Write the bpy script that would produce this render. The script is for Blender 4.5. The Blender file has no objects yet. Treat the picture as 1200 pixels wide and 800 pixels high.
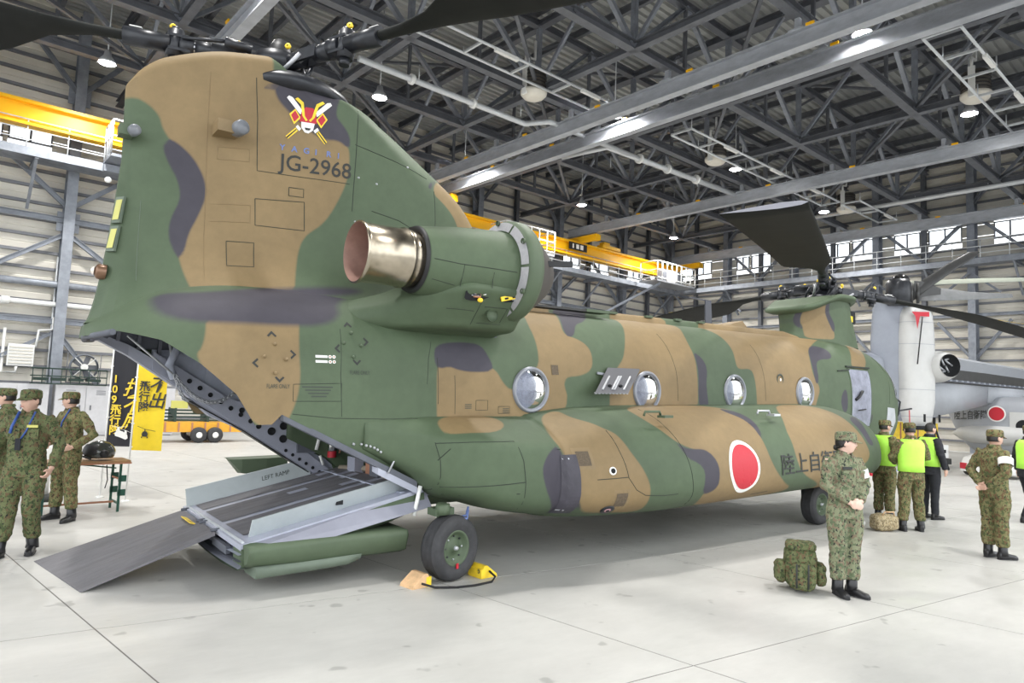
import bpy, bmesh, math, random
import numpy as np
from mathutils import Vector, Matrix, noise
from mathutils.bvhtree import BVHTree

rnd = random.Random(7)
SC = bpy.context.scene
COL = SC.collection
rad = math.radians
PI = math.pi

# ---------------------------------------------------------------- camera
cam_data = bpy.data.cameras.new('camera')
cam = bpy.data.objects.new('camera', cam_data)
COL.objects.link(cam)
cam_data.sensor_width = 36.0
cam_data.lens = 24.0
cam_data.clip_start = 0.05
cam_data.clip_end = 500
def set_camera(loc, yaw, pitch, roll):
    f = Vector((math.cos(yaw)*math.cos(pitch), math.sin(yaw)*math.cos(pitch), math.sin(pitch)))
    r = Vector((math.sin(yaw), -math.cos(yaw), 0)); u = r.cross(f)
    r2 = math.cos(roll)*r + math.sin(roll)*u
    u2 = -math.sin(roll)*r + math.cos(roll)*u
    m = Matrix((r2, u2, -f)).transposed().to_4x4()
    m.translation = Vector(loc)
    cam.matrix_world = m
set_camera((-3.8131, -7.5811, 1.8521), 0.924, 0.0818, 0.0393)
SC.camera = cam

# ---------------------------------------------------------------- daylight and exposure
SC.view_settings.view_transform = 'Standard'
SC.view_settings.look = 'None'
SC.view_settings.gamma = 1.0
SC.view_settings.use_curve_mapping = False
SC.view_settings.exposure = 1.05
world = bpy.data.worlds.new('overcast_sky')
SC.world = world
world.use_nodes = True
wn = world.node_tree.nodes; wl = world.node_tree.links
wn.clear()
wo = wn.new('ShaderNodeOutputWorld'); wb = wn.new('ShaderNodeBackground')
wb.inputs['Color'].default_value = (0.93, 0.97, 1.0, 1)
wb.inputs['Strength'].default_value = 1.55
wl.new(wb.outputs[0], wo.inputs[0])
LAMP_POWER = 1150.0

# ---------------------------------------------------------------- helpers
def lerp(a, b, t): return a + (b-a)*t
def interp(x, xs, ys):
    return float(np.interp(x, xs, ys))
def smooth_interp(x, xs, ys):
    # monotone-ish cubic through a table
    xs = list(xs); ys = list(ys)
    if x <= xs[0]: return ys[0]
    if x >= xs[-1]: return ys[-1]
    i = max(k for k in range(len(xs)-1) if xs[k] <= x)
    def sl(k):
        if k <= 0: return (ys[1]-ys[0])/(xs[1]-xs[0])
        if k >= len(xs)-1: return (ys[-1]-ys[-2])/(xs[-1]-xs[-2])
        a = (ys[k]-ys[k-1])/(xs[k]-xs[k-1]); b = (ys[k+1]-ys[k])/(xs[k+1]-xs[k])
        return 0 if a*b <= 0 else 2*a*b/(a+b)
    h = xs[i+1]-xs[i]; t = (x-xs[i])/h
    m0, m1 = sl(i)*h, sl(i+1)*h
    return (2*t**3-3*t*t+1)*ys[i]+(t**3-2*t*t+t)*m0+(-2*t**3+3*t*t)*ys[i+1]+(t**3-t*t)*m1

class MB:
    """collects simple shapes and links them as one mesh object"""
    def __init__(s): s.v = []; s.f = []; s.m = []; s.sm = []; s.cur = 0; s.smooth = False
    def add(s, verts, faces, smooth=None):
        o = len(s.v)
        s.v.extend([tuple(p) for p in verts])
        for f in faces:
            s.f.append(tuple(i+o for i in f)); s.m.append(s.cur); s.sm.append(s.smooth if smooth is None else smooth)
        return s
    def box(s, c, d, rot=None):
        x, y, z = d[0]/2, d[1]/2, d[2]/2
        vs = [Vector(p) for p in ((-x,-y,-z),(x,-y,-z),(x,y,-z),(-x,y,-z),(-x,-y,z),(x,-y,z),(x,y,z),(-x,y,z))]
        if rot is not None: vs = [rot @ p for p in vs]
        c = Vector(c)
        return s.add([p+c for p in vs], [(0,3,2,1),(4,5,6,7),(0,1,5,4),(1,2,6,5),(2,3,7,6),(3,0,4,7)], False)
    def frame(s, p0, p1, up=(0,0,1)):
        p0, p1 = Vector(p0), Vector(p1); d = (p1-p0); L = d.length; d.normalize()
        up = Vector(up)
        if abs(d.dot(up)) > .98: up = Vector((1,0,0)) if abs(d.x) < .9 else Vector((0,1,0))
        sd = d.cross(up).normalized(); u = sd.cross(d).normalized()
        return p0, p1, d, sd, u
    def prof(s, p0, p1, poly, up=(0,0,1), caps=True, smooth=False):
        """extrude a 2-D outline (side, up) from p0 to p1"""
        p0, p1, d, sd, u = s.frame(p0, p1, up)
        n = len(poly)
        vs = [p0+sd*a+u*b for a, b in poly]+[p1+sd*a+u*b for a, b in poly]
        fs = [(i, (i+1) % n, n+(i+1) % n, n+i) for i in range(n)]
        o = len(s.v)
        s.add(vs, fs, smooth)
        if caps: s.add([], [tuple(reversed([o-len(s.v)+i for i in range(n)])), tuple(o-len(s.v)+n+i for i in range(n))], False)
        return s
    def beam(s, p0, p1, w, h, up=(0,0,1)):
        return s.prof(p0, p1, [(-w/2,-h/2),(w/2,-h/2),(w/2,h/2),(-w/2,h/2)], up)
    def ibeam(s, p0, p1, w, h, t, up=(0,0,1)):
        a, b, k = w/2, h/2, t/2
        return s.prof(p0, p1, [(-a,-b),(a,-b),(a,-b+t),(k,-b+t),(k,b-t),(a,b-t),(a,b),(-a,b),(-a,b-t),(-k,b-t),(-k,-b+t),(-a,-b+t)], up)
    def tube(s, pts, r, n=8, caps=True):
        pts = [Vector(p) for p in pts]
        rs = r if isinstance(r, (list, tuple)) else [r]*len(pts)
        rings = []
        pu = None
        for i, p in enumerate(pts):
            a = pts[max(0,i-1)]; b = pts[min(len(pts)-1,i+1)]
            d = (b-a).normalized()
            if pu is None:
                pu = Vector((0,0,1)) if abs(d.z) < .9 else Vector((1,0,0))
            sd = d.cross(pu)
            if sd.length < 1e-4: sd = d.cross(Vector((0.3,1,0.2)))
            sd.normalize(); u = sd.cross(d).normalized(); pu = u
            rings.append([p+sd*rs[i]*math.cos(2*PI*k/n)+u*rs[i]*math.sin(2*PI*k/n) for k in range(n)])
        return s.loft(rings, True, caps, True)
    def loft(s, rings, closed=True, caps=False, smooth=True, flip=False):
        n = len(rings[0]); vs = [p for r in rings for p in r]; fs = []
        for i in range(len(rings)-1):
            for k in range(n if closed else n-1):
                a, b = i*n+k, i*n+(k+1) % n
                q = (a, b, b+n, a+n)
                fs.append(tuple(reversed(q)) if flip else q)
        s.add(vs, fs, smooth)
        if caps:
            o = len(s.v)-len(vs)
            L = len(rings)-1
            c0 = [i for i in range(n)]; c1 = [L*n+i for i in range(n)]
            if not flip: c0.reverse()
            else: c1.reverse()
            for c in (c0, c1):
                s.f.append(tuple(i+o for i in c)); s.m.append(s.cur); s.sm.append(False)
        return s
    def lathe(s, prof, origin=(0,0,0), axis=(0,0,1), n=24, caps=False, smooth=True):
        o = Vector(origin); ax = Vector(axis).normalized()
        q = Vector((0,0,1)).rotation_difference(ax)
        rings = [[o+q @ Vector((r*math.cos(2*PI*k/n), r*math.sin(2*PI*k/n), h)) for k in range(n)] for r, h in prof]
        return s.loft(rings, True, caps, smooth)
    def ball(s, c, d, n=12, m=8, rot=None):
        c = Vector(c); rings = []
        for i in range(m+1):
            a = -PI/2+PI*i/m
            rr = max(1e-4, math.cos(a))
            ring = [Vector((d[0]*rr*math.cos(2*PI*k/n), d[1]*rr*math.sin(2*PI*k/n), d[2]*math.sin(a))) for k in range(n)]
            rings.append([c+(rot @ p if rot is not None else p) for p in ring])
        return s.loft(rings, True, True, True)
    def mesh(s, name):
        me = bpy.data.meshes.new(name)
        me.from_pydata(s.v, [], s.f)
        me.polygons.foreach_set('material_index', s.m)
        me.polygons.foreach_set('use_smooth', s.sm)
        me.update()
        return me
    def build(s, name, mats, parent=None, loc=(0,0,0), rotz=0.0):
        me = s.mesh(name)
        return link(name, me, mats, parent, loc, rotz)

def link(name, me, mats, parent=None, loc=(0,0,0), rotz=0.0):
    if not isinstance(mats, (list, tuple)): mats = [mats]
    if len(me.materials) == 0:
        for m in mats: me.materials.append(m)
    o = bpy.data.objects.new(name, me)
    COL.objects.link(o)
    o.location = loc; o.rotation_euler = (0, 0, rotz)
    if parent is not None: o.parent = parent
    return o
def tag(o, label=None, cat=None, group=None, kind=None):
    if label: o['label'] = label
    if cat: o['category'] = cat
    if group: o['group'] = group
    if kind: o['kind'] = kind
    return o
def thing(name, label, cat, loc=(0,0,0), rotz=0.0, group=None):
    o = bpy.data.objects.new(name, None); COL.objects.link(o)
    o.empty_display_size = .1
    o.location = loc; o.rotation_euler = (0, 0, rotz)
    return tag(o, label, cat, group)
def struct(name, loc=(0,0,0), rotz=0.0):
    o = bpy.data.objects.new(name, None); COL.objects.link(o)
    o.location = loc; o.rotation_euler = (0, 0, rotz); o['kind'] = 'structure'
    return o
def inst(src, parent, loc, rotz=None):
    c = src.copy(); COL.objects.link(c); c.parent = parent; c.location = loc
    if rotz is not None: c.rotation_euler = (0, 0, rotz)
    return c
def copy_tree(o, parent=None, **kw):
    c = o.copy(); COL.objects.link(c)
    if parent is not None: c.parent = parent
    for ch in list(o.children): copy_tree(ch, c)
    return c
def evaluated(o):
    dg = bpy.context.evaluated_depsgraph_get(); dg.update()
    return bpy.data.meshes.new_from_object(o.evaluated_get(dg))
def apply_mods(o):
    bpy.context.view_layer.update()
    me = evaluated(o); old = o.data
    o.modifiers.clear(); o.data = me
    if old.users == 0: bpy.data.meshes.remove(old)
    return o

# ---------------------------------------------------------------- materials
MATS = {}
def mat(name, col, rough=.6, metal=0.0, var=0.0, vscale=6.0, bump=0.0, bscale=40.0, emit=None, estr=1.0, spec=.5, trans=0.0, coat=0.0, stretch=None):
    m = bpy.data.materials.new(name); m.use_nodes = True
    nt = m.node_tree; b = nt.nodes['Principled BSDF']
    b.inputs['Base Color'].default_value = (*col, 1)
    b.inputs['Roughness'].default_value = rough
    b.inputs['Metallic'].default_value = metal
    b.inputs['Specular IOR Level'].default_value = spec
    if trans: b.inputs['Transmission Weight'].default_value = trans
    if coat: b.inputs['Coat Weight'].default_value = coat
    if emit:
        b.inputs['Emission Color'].default_value = (*emit, 1); b.inputs['Emission Strength'].default_value = estr
    if var or bump:
        tc = nt.nodes.new('ShaderNodeTexCoord'); vec = tc.outputs['Object']
        if stretch:
            mp = nt.nodes.new('ShaderNodeMapping'); mp.inputs['Scale'].default_value = stretch
            nt.links.new(vec, mp.inputs[0]); vec = mp.outputs[0]
        if var:
            n = nt.nodes.new('ShaderNodeTexNoise'); n.inputs['Scale'].default_value = vscale; n.inputs['Detail'].default_value = 6
            n.inputs['Roughness'].default_value = .65
            nt.links.new(vec, n.inputs['Vector'])
            r = nt.nodes.new('ShaderNodeMapRange'); r.inputs[1].default_value = .3; r.inputs[2].default_value = .7
            r.inputs[3].default_value = 1-var; r.inputs[4].default_value = 1+var
            nt.links.new(n.outputs['Fac'], r.inputs[0])
            mx = nt.nodes.new('ShaderNodeMix'); mx.data_type = 'RGBA'; mx.blend_type = 'MULTIPLY'
            mx.inputs[0].default_value = 1; mx.inputs[6].default_value = (*col, 1)
            nt.links.new(r.outputs[0], mx.inputs[7]); nt.links.new(mx.outputs[2], b.inputs['Base Color'])
        if bump:
            n2 = nt.nodes.new('ShaderNodeTexNoise'); n2.inputs['Scale'].default_value = bscale; n2.inputs['Detail'].default_value = 4
            nt.links.new(vec, n2.inputs['Vector'])
            bp = nt.nodes.new('ShaderNodeBump'); bp.inputs['Strength'].default_value = bump; bp.inputs['Distance'].default_value = .02
            nt.links.new(n2.outputs['Fac'], bp.inputs['Height']); nt.links.new(bp.outputs[0], b.inputs['Normal'])
    MATS[name] = m
    return m
def emission_node_noise(): pass

M_steel = mat('galvanised_steel', (.27,.29,.33), .5, .35, .22, 3.0)
M_steel_dark = mat('dark_structural_steel', (.135,.142,.16), .55, .25, .2, 2.5)
M_steel_light = mat('pale_galvanised_steel', (.46,.48,.52), .42, .4, .16, 2.0, stretch=(1,1,3))
M_panel = mat('cream_wall_sheet', (.70,.665,.59), .55, 0, .07, 1.2)
M_girt = mat('wall_girt_steel', (.20,.205,.225), .55, .25, .15, 2)
M_deck = mat('roof_deck_steel', (.42,.43,.42), .5, .25, .12, 1.0)
M_white = mat('white_paint', (.8,.8,.78), .5, 0, .05)
M_rail = mat('railing_steel', (.62,.64,.66), .4, .3)
M_yellow = mat('crane_yellow', (.95,.50,.008), .38, 0, .05, 2)
M_yellow_p = mat('yellow_paint', (.85,.60,.03), .5, 0, .15, 8)
M_black = mat('black_paint', (.012,.012,.014), .5, 0, .2, 10)
M_dark = mat('dark_void', (.01,.011,.013), .9)
M_rubber = mat('tyre_rubber', (.035,.035,.038), .72, 0, .25, 14)
M_rubber_side = mat('tyre_sidewall', (.045,.041,.040), .7, 0, .2, 20)
M_red = mat('red_paint', (.48,.014,.03), .5)
M_whitep = mat('marking_white', (.82,.82,.80), .55)
M_mark = mat('marking_black', (.03,.032,.03), .7)
M_markg = mat('marking_dark_green', (.045,.055,.045), .7)
M_blue = mat('marking_blue', (.13,.19,.42), .6)
M_wood = mat('varnished_table_top', (.33,.19,.09), .45, 0, .2, 12, stretch=(1,8,1))
M_chrome = mat('polished_steel', (.62,.62,.60), .18, 1.0)
M_alu = mat('grey_metal', (.50,.51,.54), .38, .55, .1)
M_rope = mat('black_rope', (.015,.015,.017), .8)
M_lens = mat('lit_lamp_lens', (1,1,1), .3, emit=(1,.98,.94), estr=45.0)
M_glass = mat('window_glass', (.95,.97,1.0), .03, trans=1.0, spec=.5)
M_floorbase = mat('joint_sealant', (.16,.15,.14), .9)
# ================================================================ HANGAR
HY = rad(4.0)                      # the hangar's axes are turned a little from the helicopter's
e1 = Vector((math.cos(HY), math.sin(HY), 0)); e2 = Vector((-math.sin(HY), math.cos(HY), 0))
def hp(a, b, z=0.0): return e1*a+e2*b+Vector((0,0,z))
BL, AR = 22.0, 36.0                # left wall plane, right wall plane
A0, B0 = -16.0, -14.0              # open sides (doors rolled back)
ZT, ZB = 15.5, 12.4                # roof sheet, truss bottom chord

# ---- concrete
def concrete():
    m = bpy.data.materials.new('floor_concrete'); m.use_nodes = True
    nt = m.node_tree; L = nt.links; b = nt.nodes['Principled BSDF']
    geo = nt.nodes.new('ShaderNodeNewGeometry')
    def noise_(scale, det, rough, stretch=None):
        n = nt.nodes.new('ShaderNodeTexNoise'); n.inputs['Scale'].default_value = scale
        n.inputs['Detail'].default_value = det; n.inputs['Roughness'].default_value = rough
        if stretch:
            mp = nt.nodes.new('ShaderNodeMapping'); mp.inputs['Scale'].default_value = stretch; mp.inputs['Rotation'].default_value = (0,0,.5)
            L.new(geo.outputs['Position'], mp.inputs[0]); L.new(mp.outputs[0], n.inputs['Vector'])
        else: L.new(geo.outputs['Position'], n.inputs['Vector'])
        return n
    def rng(src, a, b_, c, d):
        r = nt.nodes.new('ShaderNodeMapRange'); r.inputs[1].default_value = a; r.inputs[2].default_value = b_
        r.inputs[3].default_value = c; r.inputs[4].default_value = d; L.new(src, r.inputs[0]); return r.outputs[0]
    def mul(x, y):
        k = nt.nodes.new('ShaderNodeMath'); k.operation = 'MULTIPLY'; L.new(x, k.inputs[0]); L.new(y, k.inputs[1]); return k.outputs[0]
    f = mul(rng(noise_(.55,6,.62).outputs['Fac'], .3,.7,.88,1.06), rng(noise_(3.0,5,.7,(1,3,1)).outputs['Fac'], .3,.7,.95,1.04))
    st = rng(noise_(3.6,2,.5).outputs['Fac'], .675,.72,1.0,.70)          # oil drips
    st2 = rng(noise_(1.1,3,.6).outputs['Fac'], .58,.74,1.0,.90)
    f = mul(mul(f, st), st2)
    mx = nt.nodes.new('ShaderNodeMix'); mx.data_type = 'RGBA'; mx.blend_type = 'MULTIPLY'; mx.inputs[0].default_value = 1
    mx.inputs[6].default_value = (.50,.49,.465,1)
    L.new(f, mx.inputs[7]); L.new(mx.outputs[2], b.inputs['Base Color'])
    L.new(rng(noise_(1.6,4,.6).outputs['Fac'], .3,.7,.34,.55), b.inputs['Roughness'])
    b.inputs['Specular IOR Level'].default_value = .5
    return m
M_conc = concrete()
floor = struct('floor')
MB().box((9,3,-.1025), (75,60,.2)).build('joint_sealant', M_floorbase, floor)
# slab joints, as found on the floor: not quite square to each other
gu = Vector((math.cos(rad(-4)), math.sin(rad(-4)), 0))*2.94
gv = Vector((math.cos(rad(99.5)), math.sin(rad(99.5)), 0))*2.70
me = MB(); q = .0022
cs = [gu*q+gv*q, gu*(1-q)+gv*q, gu*(1-q)+gv*(1-q), gu*q+gv*(1-q)]
me.add([c-Vector((0,0,.03)) for c in cs]+cs, [(4,5,6,7),(0,1,5,4),(1,2,6,5),(2,3,7,6),(3,0,4,7)])
slab_me = me.mesh('slab'); slab_me.materials.append(M_conc)
for i in range(-6, 13):
    for j in range(-5, 10):
        o = bpy.data.objects.new('slab', slab_me); COL.objects.link(o); o.parent = floor
        o.location = Vector((-.119, -1.733, 0))+gu*i+gv*j
# apron outside the open doors, and the far floor
m = MB(); m.box((0,0,-.07), (160,160,.08)); m.build('apron', M_conc, floor)

# ---- walls
def wall(side):
    w = struct('wall_'+side, (0,0,0), HY)
    return w
wl_ = wall('left'); wr_ = wall('right')
ZROW = [0.0, .55] + [.55+.58*k for k in range(1, 26)]
ZROW = [z for z in ZROW if z < 15.6]+[15.6]
WIN_Z = {'a': (10.2, 10.95), 'b': (10.75, 11.62)}
def make_wall(w, along, n_bays, win_list, lo, hi):
    """along: 'a' for the left wall (running along a at b=BL) or 'b' for the right wall"""
    def P(t, d, z):   # t along, d = distance into the hall from the wall plane
        return (t, BL-d, z) if along == 'a' else (AR-d, t, z)
    def dim(t, d, z): return (t, d, z) if along == 'a' else (d, t, z)
    step = (hi-lo)/n_bays
    shared = {}
    WIN_Z0, WIN_Z1 = WIN_Z[along]
    for r in range(len(ZROW)-1):
        z0, z1 = ZROW[r], ZROW[r+1]
        h = z1-z0-.02
        for k in range(n_bays):
            t0, t1 = lo+k*step, lo+(k+1)*step
            segs = [(t0, t1)]
            if z1 > WIN_Z0-.02 and z0 < WIN_Z1+.02:      # leave out the windows
                segs = []
                cur = t0
                for a, b in sorted(win_list):
                    if b <= t0 or a >= t1: continue
                    if a > cur: segs.append((cur, a))
                    cur = max(cur, b)
                if cur < t1: segs.append((cur, t1))
            for (a, b) in segs:
                key = (round(b-a, 2), round(h, 3))
                if key not in shared:
                    L = b-a+.002
                    mb = MB()
                    # lightly ribbed sheet
                    n = 2
                    prof = [(0,-h/2),(.03,-h/2+.03),(.03,-.03),(.012,0),(.03,.03),(.03,h/2-.03),(0,h/2)]
                    pts0 = [(-L/2, -q, zz) if along == 'a' else (-q, -L/2, zz) for q, zz in prof]
                    pts1 = [(L/2, -q, zz) if along == 'a' else (-q, L/2, zz) for q, zz in prof]
                    mb.loft([pts0, pts1], False, False, False, flip=(along == 'a'))
                    me = mb.mesh('panel'); me.materials.append(M_panel); shared[key] = me
                o = bpy.data.objects.new('panel', shared[key]); COL.objects.link(o); o.parent = w
                o.location = P((a+b)/2, 0, (z0+z1)/2)
    # girts
    for r in range(1, len(ZROW)-1):
        z = ZROW[r]
        if WIN_Z0 < z < WIN_Z1:
            continue
        mb = MB(); mb.prof(P(lo, .10, z), P(hi, .10, z), [(-.07,-.05),(.07,-.05),(.07,.05),(.055,.05),(.055,-.035),(-.055,-.035),(-.055,.05),(-.07,.05)])
        mb.build('girt', M_girt, w)
    return P, step
# windows in groups (two panes each), measured along the walls
winR = [(b-1.32, b) for b in (21.3, 19.78, 17.0-.15, 15.4-.2, 12.45, 10.9, 9.5-.05, 7.05, 5.5, 2.4, .9)]
winR = [(20.0,21.25),(18.55,19.85),(15.75,17.0-.35),(14.25,15.6),(11.0,12.25),(9.4,10.8),(8.05,9.25),(5.7,7.0),(3.75,5.3),(1.0,2.35),(-.6,.8),(-3.4,-2.0)]
winL = [(-6.9,-5.7),(-3.9,-2.7),(-2.55,-1.25),(6.4,7.7),(8.0,9.3),(12.7,14),(14.3,15.6),(18.9,20.2),(20.5,21.8),(25.0,26.5),(27.4,29.3),(31.2,32.5),(33,34.3)]
PL, _ = make_wall(wl_, 'a', 8, winL, -16.0, 36.0)
PR, _ = make_wall(wr_, 'b', 6, winR, -14.0, 22.0)

wi = 0
def make_window(P, t0, t1, along):
    global wi
    wi += 1
    w = struct('window_%d' % wi, (0,0,0), HY)
    z0, z1 = WIN_Z[along]
    fr = MB()
    k = .05
    for (a, b, c, d) in ((t0, t0+k, z0, z1), (t1-k, t1, z0, z1), (t0, t1, z0, z0+k), (t0, t1, z1-k, z1), ((t0+t1)/2-.035, (t0+t1)/2+.035, z0, z1)):
        c0 = P((a+b)/2, .02, (c+d)/2)
        fr.box(c0, (b-a, .12, d-c) if along == 'a' else (.12, b-a, d-c))
    fr.build('frame', M_girt, w)
    for a, b in ((t0+k, (t0+t1)/2-.035), ((t0+t1)/2+.035, t1-k)):
        c0 = P((a+b)/2, 0, (z0+z1)/2)
        MB().box(c0, (b-a, .012, z1-z0-2*k) if along == 'a' else (.012, b-a, z1-z0-2*k)).build('pane', M_glass, w)
for t0, t1 in winL: make_window(PL, t0, t1, 'a')
for t0, t1 in winR: make_window(PR, t0, t1, 'b')

# ---- columns, bracing
def column(w, P, t, big=True):
    mb = MB()
    if big: mb.ibeam(P(t, .42, 0), P(t, .42, 15.3), .34, .55, .03, up=(1,0,0) if w is wr_ else (0,1,0))
    else: mb.ibeam(P(t, .28, 0), P(t, .28, 15.3), .22, .25, .02, up=(1,0,0) if w is wr_ else (0,1,0))
    mb.build('column', M_steel if big else M_steel_dark, w)
colL = [-13.0,-6.8,-.6,5.6,11.8,18.0,24.2,30.2,35.4]
colR = [17.1,12.55,7.75,3.2,-1.4,-6.0,-10.6]
for t in colL: column(wl_, PL, t)
for t in colL[:-1]: column(wl_, PL, t+2.9, False)
for t in colR: column(wr_, PR, t)
for t in colR[:-1]: column(wr_, PR, t-2.3, False)
column(wr_, PR, 19.6, False)
def brace(w, P, t0, z0, t1, z1, s=.16, d=.42, m=None):
    MB().ibeam(P(t0, d, z0), P(t1, d, z1), s, s, .02).build('brace', m or M_steel, w)
def gusset(w, P, t, z, along, s=.5):
    c = P(t, .42, z)
    mb = MB(); mb.box(c, (s, .03, s) if along == 'a' else (.03, s, s)); mb.build('gusset', M_steel, w)
for i in range(len(colL)-1):
    t0, t1 = colL[i], colL[i+1]; tm = (t0+t1)/2
    brace(wl_, PL, t0, 7.1, tm, 4.9); brace(wl_, PL, t1, 7.1, tm, 4.9)
    brace(wl_, PL, t0, 8.0, tm, 10.6); brace(wl_, PL, t1, 8.0, tm, 10.6)
    brace(wl_, PL, t0, 12.2, t0+1.4, 13.9); brace(wl_, PL, t1, 12.2, t1-1.4, 13.9)
    brace(wl_, PL, t0, 3.5, t0+1.9, 1.0); brace(wl_, PL, t1, 3.6, t1-1.9, 2.4, .12)
    brace(wl_, PL, t0, 7.55, t1, 7.55, .2); brace(wl_, PL, t0, 3.9, t1, 3.9, .18)
    for z in (7.5, 12.2): gusset(wl_, PL, t0, z, 'a', .7)
for i in range(len(colR)-1):
    t0, t1 = colR[i], colR[i+1]; tm = (t0+t1)/2
    brace(wr_, PR, t0, 12.1, tm, 9.9); brace(wr_, PR, t1, 12.1, tm, 9.9)
    brace(wr_, PR, t0, 4.6, t0-1.6, 6.6, .14); brace(wr_, PR, t0, 4.6, t0+1.6, 6.6, .14)
    brace(wr_, PR, t0, 9.0, t0-1.3, 7.9, .1, .9); brace(wr_, PR, t0, 9.0, t0+1.3, 7.9, .1, .9)
    brace(wr_, PR, t0, 12.6, t0-1.4, 14.2)
    brace(wr_, PR, t0, 6.9, t1, 6.9, .16); brace(wr_, PR, t0, 2.9, t1, 2.9, .14)

# ---- walkways along both walls
def walkway(name, label, pts_fn, lo, hi, post_step, along):
    t = thing(name, label, 'walkway', (0,0,0), HY)
    W = 1.45
    z = 9.35
    d0 = .75
    deck = MB(); c = pts_fn((lo+hi)/2, d0+W/2, z-.02)
    deck.box(c, (hi-lo, W, .05) if along == 'a' else (W, hi-lo, .05))
    deck.build('deck', M_steel, t)
    MB().box(pts_fn((lo+hi)/2, d0+W, z-.05), (hi-lo, .06, .28) if along == 'a' else (.06, hi-lo, .28)).build('edge_channel', M_steel, t)
    n = int((hi-lo)/post_step)
    for zz in (1.0, .66, .33):
        MB().tube([pts_fn(lo, d0+W, z+zz), pts_fn(hi, d0+W, z+zz)], .024, 6).build('rail', M_rail, t)
    pm = MB().tube([(0,0,0),(0,0,1.0)], .022, 6).mesh('post'); pm.materials.append(M_rail)
    for k in range(n+1):
        o = bpy.data.objects.new('post', pm); COL.objects.link(o); o.parent = t
        o.location = pts_fn(lo+(hi-lo)*k/n, d0+W, z)
    for k in range(n//3+1):
        tt = lo+(hi-lo)*k/(n//3)
        mb = MB()
        mb.ibeam(pts_fn(tt, .5, z-.16), pts_fn(tt, d0+W, z-.16), .1, .16, .015)
        mb.beam(pts_fn(tt, .5, z-1.6), pts_fn(tt, d0+W-.2, z-.2), .09, .09)
        mb.build('bracket', M_steel, t)
    return t
wkL = walkway('walkway', 'grey steel walkway with railing along the left wall, below its windows', PL, -16, 33.5, 1.15, 'a')
wkR = walkway('walkway', 'grey steel walkway with railing along the right wall, behind the front rotor', PR, -14, 20.0, 1.15, 'b')
# white caged platform at the corner, standing on the left walkway
t = thing('maintenance_platform', 'white railed crane platform hung out from the left walkway near the corner', 'platform', (0,0,0), HY)
pa0, pa1, pb0, pb1 = 29.5, 33.5, 18.2, 19.5
MB().box(((pa0+pa1)/2, (pb0+pb1)/2, 9.42), (pa1-pa0, pb1-pb0, .1)).build('deck', M_alu, t)
for zz in (1.15, .6, .12):
    mb = MB(); mb.tube([(pa0,pb1,9.47+zz),(pa0,pb0,9.47+zz),(pa1,pb0,9.47+zz),(pa1,pb1,9.47+zz)], .035, 6); mb.build('rail', M_white, t)
for k in range(9):
    MB().tube([(lerp(pa0,pa1,k/8), pb0, 9.47), (lerp(pa0,pa1,k/8), pb0, 10.62)], .035, 6).build('post', M_white, t)
for k in (0, 1): MB().tube([((pa0,pa1)[k], pb1, 9.47), ((pa0,pa1)[k], pb1, 10.62)], .035, 6).build('post', M_white, t)
MB().beam((pa0+.6, pb0+.2, 9.3), (pa0-1.8, 21.3, 7.2), .14, .14).build('strut', M_steel, t)
for k in range(3):
    mb = MB(); mb.box((31.1+k*.85, 19.0, 9.95), (.6,.35,.9)); mb.build('control_cabinet', M_white if k == 1 else M_steel_dark, t)
t2 = thing('maintenance_platform', 'white railed platform on the left walkway behind the engine intake', 'platform', (0,0,0), HY)
pa0, pa1 = 17.3, 20.7
MB().box(((pa0+pa1)/2, 18.9, 9.42), (pa1-pa0, 1.25, .1)).build('deck', M_alu, t2)
for zz in (1.2, .65, .12): MB().tube([(pa0,19.5,9.47+zz),(pa0,18.3,9.47+zz),(pa1,18.3,9.47+zz),(pa1,19.5,9.47+zz)], .035, 6).build('rail', M_white, t2)
for k in range(7): MB().tube([(lerp(pa0,pa1,k/6), 18.3, 9.47), (lerp(pa0,pa1,k/6), 18.3, 10.67)], .035, 6).build('post', M_white, t2)
t3 = thing('maintenance_platform', 'steel railed platform end on the left walkway beside the tail fin', 'platform', (0,0,0), HY)
MB().box((.9, 19.0, 9.42), (1.8, 1.2, .1)).build('deck', M_steel, t3)
for zz in (1.15, .6): MB().tube([(0,19.5,9.47+zz),(0,18.4,9.47+zz),(1.8,18.4,9.47+zz),(1.8,19.5,9.47+zz)], .03, 6).build('rail', M_rail, t3)
for p in ((0,19.5),(0,19.1),(0,18.75),(0,18.4),(.6,18.4),(1.2,18.4),(1.8,18.4)): MB().tube([(*p,9.47),(*p,10.62)], .028, 6).build('post', M_rail, t3)
MB().box((.4, 19.45, 9.2), (.8,.2,.25)).build('cable_tray', M_steel, t3)

# ---- roof
ceil = struct('ceiling', (0,0,0), HY)
def deck_strip(a0, a1, b0, b1, z):
    mb = MB(); pitch = .33; n = int((b1-b0)/pitch)
    pts = []
    for k in range(n):
        y = b0+k*pitch
        pts += [(y, 0), (y+.13, 0), (y+.165, .10), (y+.295, .10)]
    pts.append((b0+n*pitch, 0))
    mb.loft([[(a0, y, z+h) for y, h in pts], [(a1, y, z+h) for y, h in pts]], False, False, False)
    return mb
na = 9
for k in range(na):
    a0 = A0+(AR-A0)*k/na; a1 = A0+(AR-A0)*(k+1)/na
    deck_strip(a0, a1+.03, B0, BL, ZT).build('roof_sheet', M_deck, ceil)
MB().box(((A0+AR)/2, (B0+BL)/2, ZT+.35), (AR-A0, BL-B0, .15)).build('roof_slab', M_steel_dark, ceil)
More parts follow.
